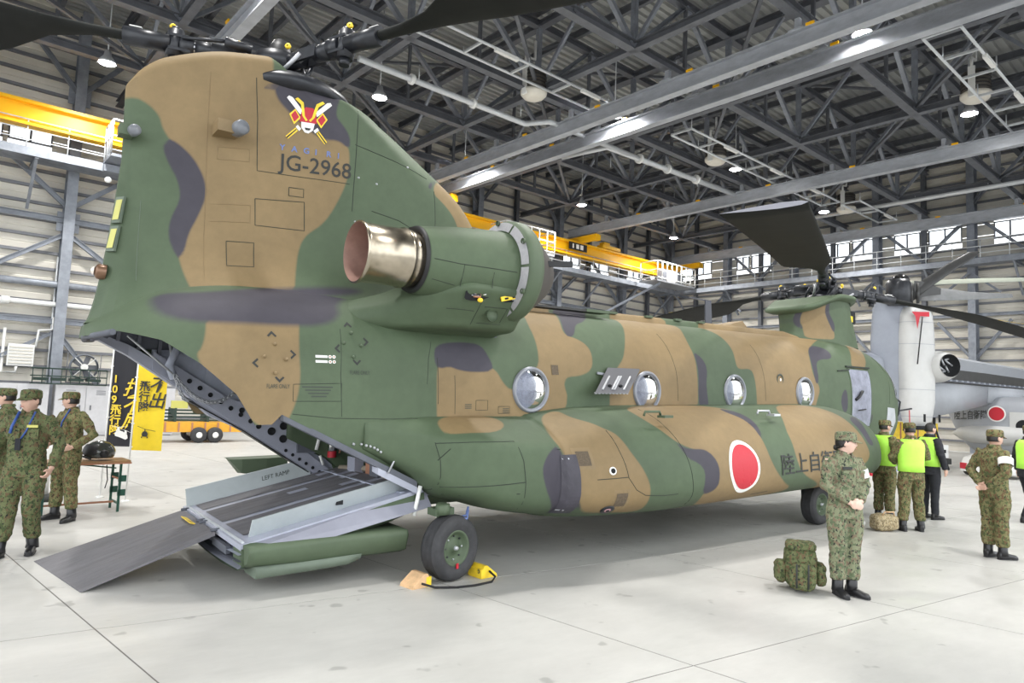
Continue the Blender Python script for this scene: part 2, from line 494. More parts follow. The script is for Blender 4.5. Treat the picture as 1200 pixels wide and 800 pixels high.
# edge fascia and the lintels over the open doors
MB().box((A0, (B0+BL)/2, 14.4), (.3, BL-B0, 2.6)).build('door_header', M_panel, ceil)
MB().box(((A0+AR)/2, B0, 14.4), (AR-A0, .3, 2.6)).build('door_header', M_panel, ceil)
GA = [.7+5.15*k for k in range(-3, 8)]; GA = [a for a in GA if A0 < a < AR]
GB = [1.1+4.2*k for k in range(-3, 6)]; GB = [b for b in GB if B0 < b < BL]
ZTC = 14.75
for b in GB:      # trusses running along a
    MB().ibeam((A0,b,ZB), (AR-.2,b,ZB), .28, .28, .028).build('bottom_chord', M_steel_dark, ceil)
    MB().ibeam((A0,b,ZTC), (AR-.2,b,ZTC), .25, .25, .025).build('top_chord', M_steel_dark, ceil)
for a in GA:      # trusses running along b
    MB().ibeam((a,B0,ZB-.02), (a,BL-.2,ZB-.02), .24, .24, .026).build('bottom_chord', M_steel_dark, ceil)
    MB().ibeam((a,B0,ZTC-.02), (a,BL-.2,ZTC-.02), .25, .25, .025).build('top_chord', M_steel_dark, ceil)
k = 0
for b in GB:
    for i in range(len(GA)-1):
        a0, a1 = GA[i], GA[i+1]; am = (a0+a1)/2
        if a1 < -3: continue
        MB().prof((a0,b,ZB), (am,b,ZTC), [(-.07,-.07),(.07,-.07),(.07,-.05),(-.05,-.05),(-.05,.07),(-.07,.07)]).build('diagonal', M_steel, ceil)
        MB().prof((a1,b,ZB), (am,b,ZTC), [(-.07,-.07),(.07,-.07),(.07,-.05),(-.05,-.05),(-.05,.07),(-.07,.07)]).build('diagonal', M_steel, ceil)
        MB().beam((am,b,ZB), (am,b,ZTC), .1, .1).build('vertical', M_steel_dark, ceil)
for a in GA:
    if a < -5: continue
    for j in range(len(GB)-1):
        b0, b1 = GB[j], GB[j+1]; bm = (b0+b1)/2
        if b1 < -7: continue
        MB().beam((a,b0,ZB), (a,bm,ZTC), .11, .11).build('diagonal', M_steel, ceil)
        MB().beam((a,b1,ZB), (a,bm,ZTC), .11, .11).build('diagonal', M_steel, ceil)
        MB().beam((a,b0,ZB), (a,b0,ZTC), .16, .16).build('vertical', M_steel, ceil)
        MB().beam((a,b0,ZTC-.9), (min(a+1.5,AR-.3),b0,ZTC), .08, .08).build('vertical', M_steel_dark, ceil)
# horizontal wind bracing in the bottom plane and purlins under the sheets
for i in range(len(GA)-1):
    if GA[i+1] < -2: continue
    for j in range(len(GB)-1):
        if GB[j+1] < -5 or (i+j) % 2: continue
        MB().beam((GA[i],GB[j],ZB+.1), (GA[i+1],GB[j+1],ZB+.1), .11, .11).build('wind_brace', M_steel_dark, ceil)
        MB().beam((GA[i+1],GB[j],ZTC), (GA[i],GB[j+1],ZTC), .09, .09).build('wind_brace', M_steel_dark, ceil)
for k in range(20):
    a = -3.5+k*2.06
    MB().ibeam((a,B0,ZT-.28), (a,BL-.1,ZT-.28), .14, .28, .02).build('purlin', M_steel_dark, ceil)

# ---- crane runways, hung under the trusses
def runway(a, label, b0=B0+.3, b1=BL-1.2, w=.3, h=.5, z=11.65):
    t = thing('crane_runway_beam', label, 'beam', (0,0,0), HY)
    MB().ibeam((a,b0,z), (a,b1,z), w, h, .035).build('beam', M_steel_light, t)
    MB().box((a, (b0+b1)/2, z-.02), (.075, b1-b0, .40)).build('web_plate', M_steel_light, t)
    for b in GB:
        if b0 < b < b1:
            mb = MB(); mb.beam((a,b,z+.25), (a,b,ZB-.1), .14, .14); mb.box((a,b,z+.27), (.34,.4,.04))
            mb.build('hanger', M_steel_light, t)
    for k in range(6):
        b = -3+k*3.7
        mb = MB(); mb.box((a-.16, b, z+.27), (.05,.22,.07)); mb.build('clamp', M_yellow, t)
    return t
runway(1.55, 'grey crane runway beam above the tail fin, nearest of the five runways')
runway(12.7, 'grey crane runway beam, left one of the close pair crossing the middle of the roof')
runway(14.15, 'grey crane runway beam, right one of the close pair crossing the middle of the roof')
runway(24.3, "grey crane runway beam crossing under the right half of the roof, above the front rotor")
runway(34.6, 'grey crane runway beam close along the right wall above the windows', h=.55)

# ---- yellow underslung crane
t = thing('overhead_crane', 'long yellow overhead crane girder spanning the back of the hangar', 'crane', (0,0,0), HY)
yb, yz = 20.0, 10.56
MB().prof((-9,yb,yz), (34.3,yb,yz), [(-.30,-.42),(.30,-.42),(.30,-.33),(.12,-.33),(.12,.31),(.30,.31),(.30,.42),(-.30,.42),(-.30,.31),(-.12,.31),(-.12,-.33),(-.30,-.33)]).build('girder', M_yellow, t)
for a in (1.55, 12.7, 14.15, 24.3, 34.6):
    mb = MB(); mb.box((a, yb, yz+.60), (.3,3.0,.34)); mb.box((a, yb-1.4, yz+.56), (.4,.3,.3)); mb.box((a, yb+1.0, yz+.56), (.4,.3,.3))
    e = mb.build('end_truck', M_yellow, t)
mb = MB(); mb.box((23.9, yb-.37, yz+.1), (1.5,.02,.42)); cp = mb.build('capacity_plate', M_black, t)
for k, dx in enumerate((-.42, -.05, .3)):
    MB().box((23.9+dx, yb-.385, yz+.1), ((.1,.22,.24)[k],.01,.26)).build('plate_marking', M_whitep, cp)
mb = MB(); mb.box((26.9, yb-.1, yz+.55), (1.6,.5,.2)); mb.box((26.5, yb-.1, yz+.7), (.5,.4,.25)); mb.build('trolley', M_yellow, t)

# ---- high-bay lamps
LENS = MB().lathe([(.001,0),(.2,0),(.24,.03)], n=16).mesh('lens')
LENS.materials.append(M_lens)
HOUS = MB().lathe([(.25,.02),(.26,.0),(.24,.1),(.12,.26),(.1,.42),(.001,.44)], n=16).mesh('housing'); HOUS.materials.append(M_alu)
ROD = MB().tube([(0,0,.42),(0,0,3.5)], .02, 6).mesh('rod'); ROD.materials.append(M_rail)
lamp_spots = [(-.5,17.4,'lit high bay lamp left of the tail fin, under the rotor blade'),
 (13.4,16.75,'lit high bay lamp by the runway pair just above the rear fuselage'),
 (21.2,16.9,'lit high bay lamp above the middle of the yellow crane girder'),
 (30.1,17.5,"lit high bay lamp above the right end of the yellow crane"),
 (13.75,8.35,'lit high bay lamp between the two close runway beams'),
 (21.55,8.2,'lit high bay lamp over the front blade tip, beside a fan heater'),
 (30.3,8.35,'lit high bay lamp behind the tip of the upright front blade'),
 (14.2,.05,'lit high bay lamp at the top edge between the runway beams'),
 (21.8,-.4,'lit high bay lamp below the fan heater at the upper right'),
 (7.0,13.2,'lit high bay lamp seen past the edge of the rear blade'),
 (.6,9.0,'high bay lamp over the tail, hidden behind the rear rotor'),(5.6,.6,'high bay lamp high over the engine, above the picture'),
 (5.6,-7.5,'high bay lamp over the photographer'),(14.0,-8.2,'high bay lamp over the near floor'),(-3.5,0,'high bay lamp over the cargo ramp')]
for a, b, lab in lamp_spots:
    p = hp(a, b, 12.0)
    t = thing('high_bay_lamp', lab, 'lamp', p, HY)
    for nm, me in (('lens', LENS), ('housing', HOUS), ('rod', ROD)):
        o = bpy.data.objects.new(nm, me); COL.objects.link(o); o.parent = t
    ld = bpy.data.lights.new('lamp_light', 'SPOT'); ld.energy = LAMP_POWER; ld.spot_size = rad(150); ld.spot_blend = .6; ld.shadow_soft_size = .35
    ld.color = (1,.985,.95)
    lo = bpy.data.objects.new('lamp_light', ld); COL.objects.link(lo); lo.parent = t; lo.location = (0,0,-.08)

# ---- suspended fan heaters
def heater(a, b, z, lab):
    t = thing('fan_heater', lab, 'heater', hp(a,b,z), HY)
    MB().lathe([(.38,.10),(.42,.12),(.42,.78),(.38,.82),(.1,.84)], n=20, caps=True).build('drum', mat_heater, t)
    for k in range(5): MB().lathe([(.425,.2+.12*k),(.44,.22+.12*k),(.425,.24+.12*k)], n=20).build('rib', M_black, t)
    MB().lathe([(.2,-.16),(.34,-.12),(.45,.0),(.46,.10),(.40,.14)], n=20, caps=True).build('skirt', M_panel, t)
    MB().box((-.42,0,.4), (.08,.2,1.0)).build('bracket', M_white, t)
    MB().tube([(-.42,0,.9),(-.42,0,1.2),(0,0,1.25),(0,0,1.9)], .05, 6).build('hanger', M_white, t)
    mb = MB(); mb.tube([(.36,.1,.45),(.7,.1,.5),(.7,.9,.5)], .05, 6); mb.build('pipe_stub', M_white, t)
mat_heater = mat('heater_louvre', (.075,.065,.055), .6)
heater(10.75,9.4,12.15,'cream fan heater with brown drum, above the engine near the runway pair')
heater(21.2,-.75,12.3,'cream fan heater with brown drum at the upper right by a lamp')
heater(20.4,8.45,12.15,'cream fan heater with brown drum over the middle of the roof')
heater(30.95,7.5,12.1,'cream fan heater with brown drum behind the upright front blade')

# ---- pipes and cable frames under the roof
def pipe_run(lab, pts, r, m=None, flanges=()):
    t = thing('ceiling_pipe', lab, 'pipe', (0,0,0), HY)
    MB().tube(pts, r, 8).build('pipe', m or M_rail, t)
    for p in flanges: MB().lathe([(r*1.7,-.06),(r*1.7,.06)], origin=p, axis=(1,0,0), n=10, caps=True).build('flange', M_white, t)
    n = max(2, int(abs(pts[-1][0]-pts[0][0]+pts[-1][1]-pts[0][1])/3))
    for k in range(n):
        q = Vector(pts[0]).lerp(Vector(pts[-1]), (k+.5)/n)
        MB().tube([q, (q.x, q.y, ZB)], .02, 5).build('hanger', M_rail, t)
pipe_run('pale pipe running beside the rear rotor towards a heater', [(5.0,11.0,11.9),(11.8,11.0,11.9),(12.3,10.2,11.9),(17.5,10.2,11.9)], .10, flanges=((6.9,11,11.9),(9.4,11,11.9),(14.5,10.2,11.9)))
pipe_run('pale pipe crossing below the runway pair to the second heater', [(15.2,12.4,11.9),(15.6,10.3,11.9),(24.5,9.9,11.9)], .12, flanges=((17.5,10.2,11.9),(19.3,10.1,11.9),(21.3,10.0,11.9)))
pipe_run('pale sprinkler pipe along the right wall trusses', [(31.6,12.0,12.2),(31.6,-6,12.2)], .12)
def cable_frame(lab, a0, a1, b0, z):
    t = thing('cable_frame', lab, 'frame', (0,0,0), HY)
    for db in (0, .9): MB().tube([(a0,b0+db,z),(a1,b0+db,z)], .045, 6).build('side_rail', M_rail, t)
    n = int((a1-a0)/1.6)
    for k in range(n+1):
        a = lerp(a0,a1,k/n)
        MB().beam((a,b0,z),(a,b0+.9,z), .07,.07).build('cross_bar', M_rail, t)
        MB().tube([(a,b0+(k%2)*.9,z),(a,b0+(k%2)*.9,ZB)], .02, 5).build('hanger', M_rail, t)
    for k in range(n):
        if k % 2: MB().box((lerp(a0,a1,(k+.5)/n), b0-.02, z-.06), (.9,.12,.1)).build('strip_light', M_white, t)
cable_frame('pale ladder frame of conduit beside the heater at the upper right', 15.5, 27.0, -1.9, 12.0)
cable_frame('pale ladder frame of conduit beside the middle heater', 16.5, 29.0, 7.0, 12.0)
cable_frame('pale ladder frame of conduit above the engine beside the first heater', 5.5, 13.0, 8.0, 12.2)
cable_frame('pale ladder frame of conduit behind the upright front blade', 29.4, 34.0, 6.2, 12.0)

# ---- things on the left wall
t = thing('wall_cabinet', 'cream louvred ventilation box high on the left wall at the picture edge', 'vent', hp(-1.62,21.6,2.65), HY)
MB().box((0,0,0), (.75,.25,.75)).build('case', M_white, t)
for k in range(6): MB().box((0,-.14,-.28+.11*k), (.66,.05,.035)).build('louvre', M_panel, t)
mb = MB(); mb.tube([(-.5,0,.9),(-.5,0,-.6),(-.1,-.1,-.6),(-.1,-.1,-.4)], .05, 6); mb.tube([(.4,-.1,.3),(.45,-.1,.9),(.85,-.1,.95),(.85,-.1,1.4)], .04, 6); mb.build('conduit', M_white, t)
t = thing('wall_pipe', 'white horizontal pipe on the left wall beside the tail fin', 'pipe', (0,0,0), HY)
MB().tube([(-8,21.5,4.5),(6,21.5,4.5)], .09, 8).build('pipe', M_white, t)
MB().tube([(-8,21.45,5.2),(6,21.45,5.2)], .12, 8).build('large_pipe', M_steel, t)
for a in (-5.5,-2.2,.8,3.4): MB().lathe([(.14,-.12),(.14,.12)], origin=(a,21.5,4.5), axis=(1,0,0), n=10, caps=True).build('coupling', M_white, t)
for a in (-3.45,-.8,2.2): MB().tube([(a,21.6,0.3),(a,21.6,6.2)], .035, 6).build('riser', M_rail, t)
t = thing('drum_fan', 'round industrial fan with cross guard standing on the grey lockers', 'fan', hp(.10,20.4,1.77), HY)
MB().lathe([(.42,-.12),(.46,0),(.42,.12),(.40,.12),(.40,-.12)], origin=(0,0,.55), axis=(0,1,0), n=28).build('drum', M_steel, t)
MB().lathe([(.11,-.14),(.11,.14)], origin=(0,0,.55), axis=(0,1,0), n=16, caps=True).build('hub', M_white, t)
mb = MB()
for k in range(4): 
    a = PI/4+k*PI/2; mb.beam((0,-.13,.55),(.43*math.cos(a),-.13,.55+.43*math.sin(a)), .05,.02)
mb.build('cross_guard', M_white, t)
for k in range(5):
    a = 2*PI*k/5; mb = MB(); mb.beam((.08*math.cos(a),0,.55+.08*math.sin(a)),(.38*math.cos(a),.02,.55+.38*math.sin(a)), .16,.02, up=(0,1,0)); mb.build('blade', M_steel_dark, t)
mb = MB(); mb.tube([(-.5,0,0),(-.5,0,1.05),(.5,0,1.05),(.5,0,0),(-.5,0,0)], .02, 6); mb.build('stand', M_steel_dark, t)
t = thing('wire_rack', 'dark green folded wire rack lying on the grey lockers', 'rack', hp(-.40,19.75,1.665), HY)
M_dkgreen = mat('dark_green_enamel', (.02,.045,.035), .5)
for z in (.05,.3,.55):
    MB().tube([(-1.05,-.3,z),(1.05,-.3,z),(1.05,.3,z),(-1.05,.3,z),(-1.05,-.3,z)], .022, 6).build('ring', M_dkgreen, t)
for k in range(9):
    x = -1.05+2.1*k/8
    mb = MB(); mb.tube([(x,-.3,.05),(x,-.3,.55)], .015, 5); mb.tube([(x,-.3,.05),(x,.3,.05)], .015, 5); mb.build('wire', M_dkgreen, t)
for k in range(4):
    mb = MB(); mb.box((-.8+k*.5,0,.2), (.4,.35,.1)); mb.build('folded_leg', M_dkgreen, t)
def locker(a, lab, w=1.75):
    t = thing('locker', lab, 'locker', hp(a,19.9,0), HY)
    M = M_locker
    MB().box((0,0,.86), (w,.6,1.66)).build('body', M, t)
    for k in (0, 1):
        x = -w/4+k*w/2
        d = MB().box((x,-.31,.88), (w/2-.03,.03,1.5)).build('door', M, t)
        MB().box((x+(.28 if k == 0 else -.28),-.335,.95), (.04,.03,.16)).build('handle', M_steel_dark, d)
        mb = MB()
        for q in range(3): mb.box((x,-.33,1.4+.06*q), (.28,.01,.02))
        mb.build('vent', M_steel_dark, d)
    MB().box((0,0,.015), (w-.1,.5,.03)).build('plinth', M_steel_dark, t)
M_locker = mat('locker_grey', (.52,.52,.54), .5, 0, .06)
locker(-3.75,'grey steel locker leftmost in the row, behind the soldiers')
locker(-1.82,'grey steel locker second from the left, behind the soldiers')
locker(.10,'grey steel locker in the row, under the wire rack and fan')
locker(2.03,'grey steel locker at the right of the row, behind the banners')
# ================================================================ HELICOPTER
# Body axes: x towards the nose, y to port, z up; the airframe sits 1.65 degrees nose-up on its wheels.
heli = thing('transport_helicopter', 'large green, brown and grey camouflaged tandem rotor transport helicopter with its cargo ramp lowered', 'helicopter')
heli.rotation_euler = (0, -0.0288, 0)

def camo_material():
    m = bpy.data.materials.new('camouflage_paint'); m.use_nodes = True
    nt = m.node_tree; L = nt.links; b = nt.nodes['Principled BSDF']
    tc = nt.nodes.new('ShaderNodeTexCoord')
    def noise_(s, d=4, r=.6):
        n = nt.nodes.new('ShaderNodeTexNoise'); n.inputs['Scale'].default_value = s; n.inputs['Detail'].default_value = d; n.inputs['Roughness'].default_value = r
        L.new(tc.outputs['Object'], n.inputs['Vector']); return n.outputs['Fac']
    def rng(src, a, b_, c, d):
        r = nt.nodes.new('ShaderNodeMapRange'); r.inputs[1].default_value = a; r.inputs[2].default_value = b_
        r.inputs[3].default_value = c; r.inputs[4].default_value = d; L.new(src, r.inputs[0]); return r.outputs[0]
    green = (.076,.107,.062,1); tan = (.225,.158,.078,1); dark = (.050,.046,.060,1)
    cur = None
    def mix(fac, a, bcol):
        mx = nt.nodes.new('ShaderNodeMix'); mx.data_type = 'RGBA'
        L.new(fac, mx.inputs[0])
        if isinstance(a, tuple): mx.inputs[6].default_value = a
        else: L.new(a, mx.inputs[6])
        mx.inputs[7].default_value = bcol
        return mx.outputs[2]
    cur = green
    for nm, c, soft in (('tan', tan, .012), ('dark', dark, .012), ('soot', dark, .045)):
        at = nt.nodes.new('ShaderNodeAttribute'); at.attribute_name = nm
        f = rng(at.outputs['Fac'], soft, -soft, 0, 1)
        cur = mix(f, cur, c)
    # wear and fading
    fade = nt.nodes.new('ShaderNodeMath'); fade.operation = 'MULTIPLY'
    L.new(rng(noise_(1.3), .3, .7, .90, 1.10), fade.inputs[0]); L.new(rng(noise_(9,6,.7), .3, .7, .93, 1.06), fade.inputs[1])
    mx = nt.nodes.new('ShaderNodeMix'); mx.data_type = 'RGBA'; mx.blend_type = 'MULTIPLY'; mx.inputs[0].default_value = 1
    L.new(cur, mx.inputs[6]); L.new(fade.outputs[0], mx.inputs[7]); L.new(mx.outputs[2], b.inputs['Base Color'])
    b.inputs['Roughness'].default_value = .62; b.inputs['Specular IOR Level'].default_value = .35
    n2 = nt.nodes.new('ShaderNodeTexNoise'); n2.inputs['Scale'].default_value = 2.2; n2.inputs['Detail'].default_value = 3
    L.new(tc.outputs['Object'], n2.inputs['Vector'])
    bp = nt.nodes.new('ShaderNodeBump'); bp.inputs['Strength'].default_value = .12; bp.inputs['Distance'].default_value = .03
    L.new(n2.outputs['Fac'], bp.inputs['Height']); L.new(bp.outputs[0], b.inputs['Normal'])
    return m
M_camo = camo_material()
M_green = mat('olive_green_paint', (.076,.107,.062), .6, 0, .1, 4)
M_tan = mat('brown_paint', (.225,.158,.078), .6, 0, .1, 4)
M_int = mat('interior_grey_blue', (.42,.45,.54), .55, 0, .12, 5)
M_int_l = mat('interior_light_grey', (.37,.385,.46), .5, 0, .08, 4)
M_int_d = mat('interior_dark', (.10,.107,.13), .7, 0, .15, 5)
M_board = mat('ramp_curb_grey', (.44,.48,.49), .5, 0, .06, 5)
M_tread = mat('worn_tread_coating', (.145,.14,.15), .7, 0, .22, 5, .3, 60, stretch=(.35,2.5,1))
M_blade = mat('rotor_blade_black', (.017,.018,.017), .75, 0, .2, 3, spec=.2)
M_hubm = mat('rotor_hub_black', (.022,.024,.030), .38, .2, .3, 12)
M_exh = mat('heat_tinted_steel', (.42,.37,.29), .26, 1.0, .2, 6)
M_exh_in = mat('burnt_exhaust_inside', (.36,.22,.18), .5, .4, .15, 8)
M_screen = mat('intake_screen_mesh', (.33,.325,.34), .6, .1, .1, 30)
M_quilt = mat('quilted_lining', (.22,.23,.29), .55, 0, .35, 6, .9, 9)
def thin_glass(name):
    m = bpy.data.materials.new(name); m.use_nodes = True; nt = m.node_tree; nt.nodes.clear()
    o = nt.nodes.new('ShaderNodeOutputMaterial'); mx = nt.nodes.new('ShaderNodeMixShader'); f = nt.nodes.new('ShaderNodeFresnel'); f.inputs['IOR'].default_value = 1.45
    t = nt.nodes.new('ShaderNodeBsdfTransparent'); t.inputs[0].default_value = (.86,.88,.9,1); g_ = nt.nodes.new('ShaderNodeBsdfGlossy'); g_.inputs['Roughness'].default_value = .02
    nt.links.new(f.outputs[0], mx.inputs[0]); nt.links.new(t.outputs[0], mx.inputs[1]); nt.links.new(g_.outputs[0], mx.inputs[2]); nt.links.new(mx.outputs[0], o.inputs[0])
    return m
M_dome = thin_glass('clear_window_dome')
M_seam = mat('panel_seam', (.028,.036,.028), .8)
M_strap = mat('orange_edge', (.42,.20,.12), .7)

# camouflage outlines in side-view coordinates: (x, z-|y|) metres, per surface; 'o' = outline
CAMO = {}
#@CAMO@
CAMO = {
'pylon': [('tan',[(-3.0,5.22),(-3.19,4.98),(-2.7,4.56),(-2.57,4.39),(-2.55,4.27),(-2.43,4.07),(-2.29,3.75),(-2.27,3.55),(-2.35,3.32),(-2.39,3.15),(-2.37,2.9),(-2.32,2.63),(-2.25,2.31),(-1.33,2.2),(-1.3,2.46),(-1.24,2.92),(-1.16,3.08),(-1.0,3.17),(-0.88,3.34),(-0.75,3.63),(-0.73,3.84),(-0.75,4.01),(-0.86,4.08),(-1.07,4.18),(-1.15,4.72),(-1.53,4.56),(-1.6,4.74),(-1.6,5.31)]),('dark',[(-2.5,4.19),(-2.29,4.0),(-2.16,3.75),(-2.13,3.54),(-2.21,3.31),(-2.29,3.14),(-2.33,2.79),(-2.43,3.01),(-2.46,3.19),(-2.44,3.34),(-2.36,3.52),(-2.39,3.72),(-2.49,3.92),(-2.54,4.08)]),('dark',[(-1.57,4.69),(-1.5,4.56),(-1.74,4.62),(-0.78,4.73),(-0.95,4.31),(-0.82,4.21),(-0.74,4.11),(-0.74,3.97),(-0.86,4.06),(-1.07,4.07),(-1.45,4.4),(-1.55,4.54)]),('dark',[(0.3,3.89),(0.54,4.19),(0.38,3.9),(0.33,3.75)]),('tan',[(0.35,3.79),(0.56,4.23),(0.89,4.12),(1.25,3.63),(0.96,3.43),(0.84,3.51),(0.75,3.66),(0.58,3.75)]),('soot',[(-2.67,2.37),(-2.23,2.32),(-1.69,2.32),(-1.02,2.31),(-0.49,2.27),(-0.94,2.09)])],
'fuselage': [('soot',[(-2.67,2.31),(-2.27,2.1),(-1.71,2.24),(-0.45,3.03),(0.01,2.65),(-0.95,2.06),(-1.0,1.44),(-1.82,1.43),(-2.61,1.58)]),('tan',[(-2.23,1.68),(-2.27,1.2),(-2.36,1.09),(-2.05,0.58),(-1.66,0.26),(-1.55,0.36),(-1.43,0.67),(-1.45,1.16),(-1.39,1.68)]),('tan',[(0.04,1.01),(0.22,1.04),(0.53,0.96),(0.81,0.95),(0.93,0.73),(1.08,0.63),(1.47,0.96),(1.5,1.17),(1.51,1.45),(1.51,1.86),(1.87,3.08),(2.43,2.8),(2.12,1.96),(2.02,1.59),(2.25,1.51),(2.39,1.35),(2.4,1.14),(2.35,0.95),(2.14,0.86),(1.91,0.85),(1.85,0.74),(1.93,0.58),(1.85,0.34),(1.48,0.22),(0.97,0.24),(0.85,0.18),(0.2,0.18),(0.08,0.24),(0.04,0.37)]),('dark',[(0.02,1.08),(0.06,1.22),(0.23,1.28),(0.46,1.3),(0.66,1.28),(0.74,1.11),(0.82,0.89),(0.52,0.87),(0.32,0.89),(0.21,0.94),(0.04,0.89)]),('dark',[(2.72,3.37),(3.26,2.95),(2.65,2.07),(2.37,1.92),(2.21,1.57),(2.06,1.53),(2.1,1.88)]),('tan',[(3.59,2.96),(3.46,2.27),(3.05,1.34),(2.96,1.14),(2.77,0.96),(2.63,0.61),(2.69,0.26),(4.46,0.23),(4.48,0.93),(4.52,1.21),(4.52,1.75),(4.85,2.42),(4.72,2.85),(4.84,3.12)]),('dark',[(4.53,1.42),(4.69,1.28),(4.76,1.06),(4.66,0.76),(4.75,0.4),(4.45,0.4),(4.54,1.13)]),('tan',[(6.19,2.84),(5.52,2.78),(5.6,1.59),(5.5,1.17),(5.55,1.07),(5.89,1.11),(5.94,0.88),(5.97,0.2),(7.61,0.17),(7.76,0.52),(7.92,0.76),(7.7,1.01),(7.8,1.43),(8.02,1.79),(9.9,2.86),(8.74,3.05),(7.24,3.05)]),('dark',[(7.99,1.75),(8.39,1.97),(8.75,1.79),(8.65,1.46),(8.14,1.43),(7.93,1.28),(7.88,0.85),(7.74,0.85),(7.8,1.38)]),('tan',[(10.43,2.83),(9.33,1.47),(9.2,1.24),(9.73,1.17),(10.22,1.91),(10.62,2.63)]),('dark',[(8.84,0.82),(8.59,0.6),(8.65,0.34),(8.87,0.31)]),('dark',[(9.86,0.36),(9.79,0.07),(9.58,0.07)])],
'pod': [('tan',[(0.36,0.46),(-0.02,0.24),(-0.05,0.02),(-0.01,-0.14),(0.49,-0.28),(0.79,0.03),(0.65,0.41)]),('tan',[(1.27,0.13),(1.18,-0.4),(1.19,-0.6),(1.28,-1.11),(1.29,-1.23),(1.42,-1.53),(1.68,-1.65),(2.33,-1.78),(2.29,-1.64),(2.29,-1.44),(2.2,-1.24),(2.07,-0.97),(2.03,-0.73),(1.99,-0.54),(1.89,-0.42),(1.82,-0.26),(1.63,0.0),(1.67,0.39)]),('dark',[(1.22,-1.51),(0.91,-0.98),(0.96,-0.76),(1.2,-0.58),(1.2,-0.87),(1.29,-1.02),(1.24,-1.2),(1.48,-1.59),(1.2,-1.27)]),('tan',[(2.7,0.33),(2.64,-0.2),(2.76,-0.59),(2.87,-0.84),(3.12,-1.0),(3.34,-1.02),(3.49,-1.17),(3.53,-1.34),(3.51,-1.57),(3.2,-1.6),(3.32,-1.85),(4.22,-1.84),(5.18,-1.8),(5.31,-1.71),(4.97,-1.6),(4.68,-1.33),(4.64,-0.95),(4.69,-0.58),(4.75,-0.2),(4.73,0.18),(3.99,0.57)]),('dark',[(2.85,-0.77),(2.95,-0.95),(3.09,-0.99),(3.35,-1.0),(3.49,-1.16),(3.55,-1.34),(3.51,-1.59),(3.2,-1.65),(3.24,-1.48),(3.25,-1.32),(3.12,-1.2),(2.95,-1.14)]),('dark',[(4.58,0.19),(4.8,-0.02),(4.84,-0.4),(4.74,-0.74),(4.63,-0.93),(4.67,-0.6),(4.65,-0.3),(4.52,-0.05)]),('tan',[(6.17,0.37),(5.4,-0.64),(5.33,-0.95),(5.3,-1.31),(5.47,-1.54),(6.03,-1.7),(6.32,-1.87),(7.03,-1.92),(7.3,-1.87),(6.73,-1.6),(7.57,-1.41),(7.44,-1.02),(7.39,-0.63),(7.4,-0.21),(7.19,0.41)]),('dark',[(8.05,-0.21),(7.87,-0.56),(7.74,-0.92),(7.83,-1.12),(7.56,-1.14),(7.52,-0.8),(7.54,-0.41)])],
'fpylon': [('tan',[(9.29,3.58),(9.7,3.45),(9.5,3.09),(9.55,2.91),(9.64,2.74),(9.74,2.58),(9.68,2.37),(9.05,2.65),(9.1,2.92),(8.98,3.18)]),('dark',[(9.23,3.49),(9.22,3.49),(8.98,3.18),(9.11,2.88),(8.92,3.1),(8.9,3.33)]),('dark',[(9.58,3.42),(9.62,3.22),(9.59,3.01),(9.71,2.84),(9.77,2.69),(9.71,2.55),(9.64,2.74),(9.55,2.91),(9.48,3.09)])],
'flip': [('tan',[(9.23,3.33),(9.77,3.95),(9.74,3.69),(9.36,3.25),(8.8,3.29)])],
'cone': [('tan',[(1.02,0),(1.5,0),(1.5,4),(1.02,4)])],
}
#@END@


def poly_sdf(P, poly):
    """signed distance of points P(n,2) to a polygon (negative inside)"""
    poly = np.asarray(poly, float); n = len(poly)
    d = np.full(len(P), 1e9); ins = np.zeros(len(P), bool)
    for i in range(n):
        a = poly[i]; b = poly[(i+1) % n]; e = b-a; w = P-a
        t = np.clip((w@e)/max(e@e, 1e-12), 0, 1)
        q = w-np.outer(t, e); d = np.minimum(d, (q*q).sum(1))
        c = ((a[1] > P[:,1]) != (b[1] > P[:,1]))
        with np.errstate(divide='ignore', invalid='ignore'):
            xx = a[0]+(P[:,1]-a[1])*(b[0]-a[0])/(b[1]-a[1] if b[1] != a[1] else 1e-9)
        ins ^= c & (P[:,0] < xx)
    d = np.sqrt(d)
    return np.where(ins, -d, d)
def round_poly(pts, it=2):
    p = [np.array(q, float) for q in pts]
    for _ in range(it):
        o = []
        for i in range(len(p)):
            a, b = p[i], p[(i+1) % len(p)]
            o += [a*.75+b*.25, a*.25+b*.75]
        p = o
    return np.array(p)
def paint(o, surf):
    me = o.data; n = len(me.vertices)
    co = np.empty(n*3); me.vertices.foreach_get('co', co); co = co.reshape(-1, 3)
    gy = np.abs(co[:,1])
    if surf == 'pod':
        out_ = np.array([smooth_interp(x, PX, PO) for x in co[:,0]])
        gy = np.where(co[:,2] < .80, out_, gy)
    P = np.stack([co[:,0], co[:,2]-gy], 1)
    for nm in ('tan', 'dark', 'soot'):
        d = np.full(n, 5.0)
        for kind, poly in CAMO.get(surf, []):
            if kind == nm: d = np.minimum(d, poly_sdf(P, round_poly(poly, 2)))
        at = me.attributes.new(nm, 'FLOAT', 'POINT'); at.data.foreach_set('value', d.astype(np.float32))
    return o

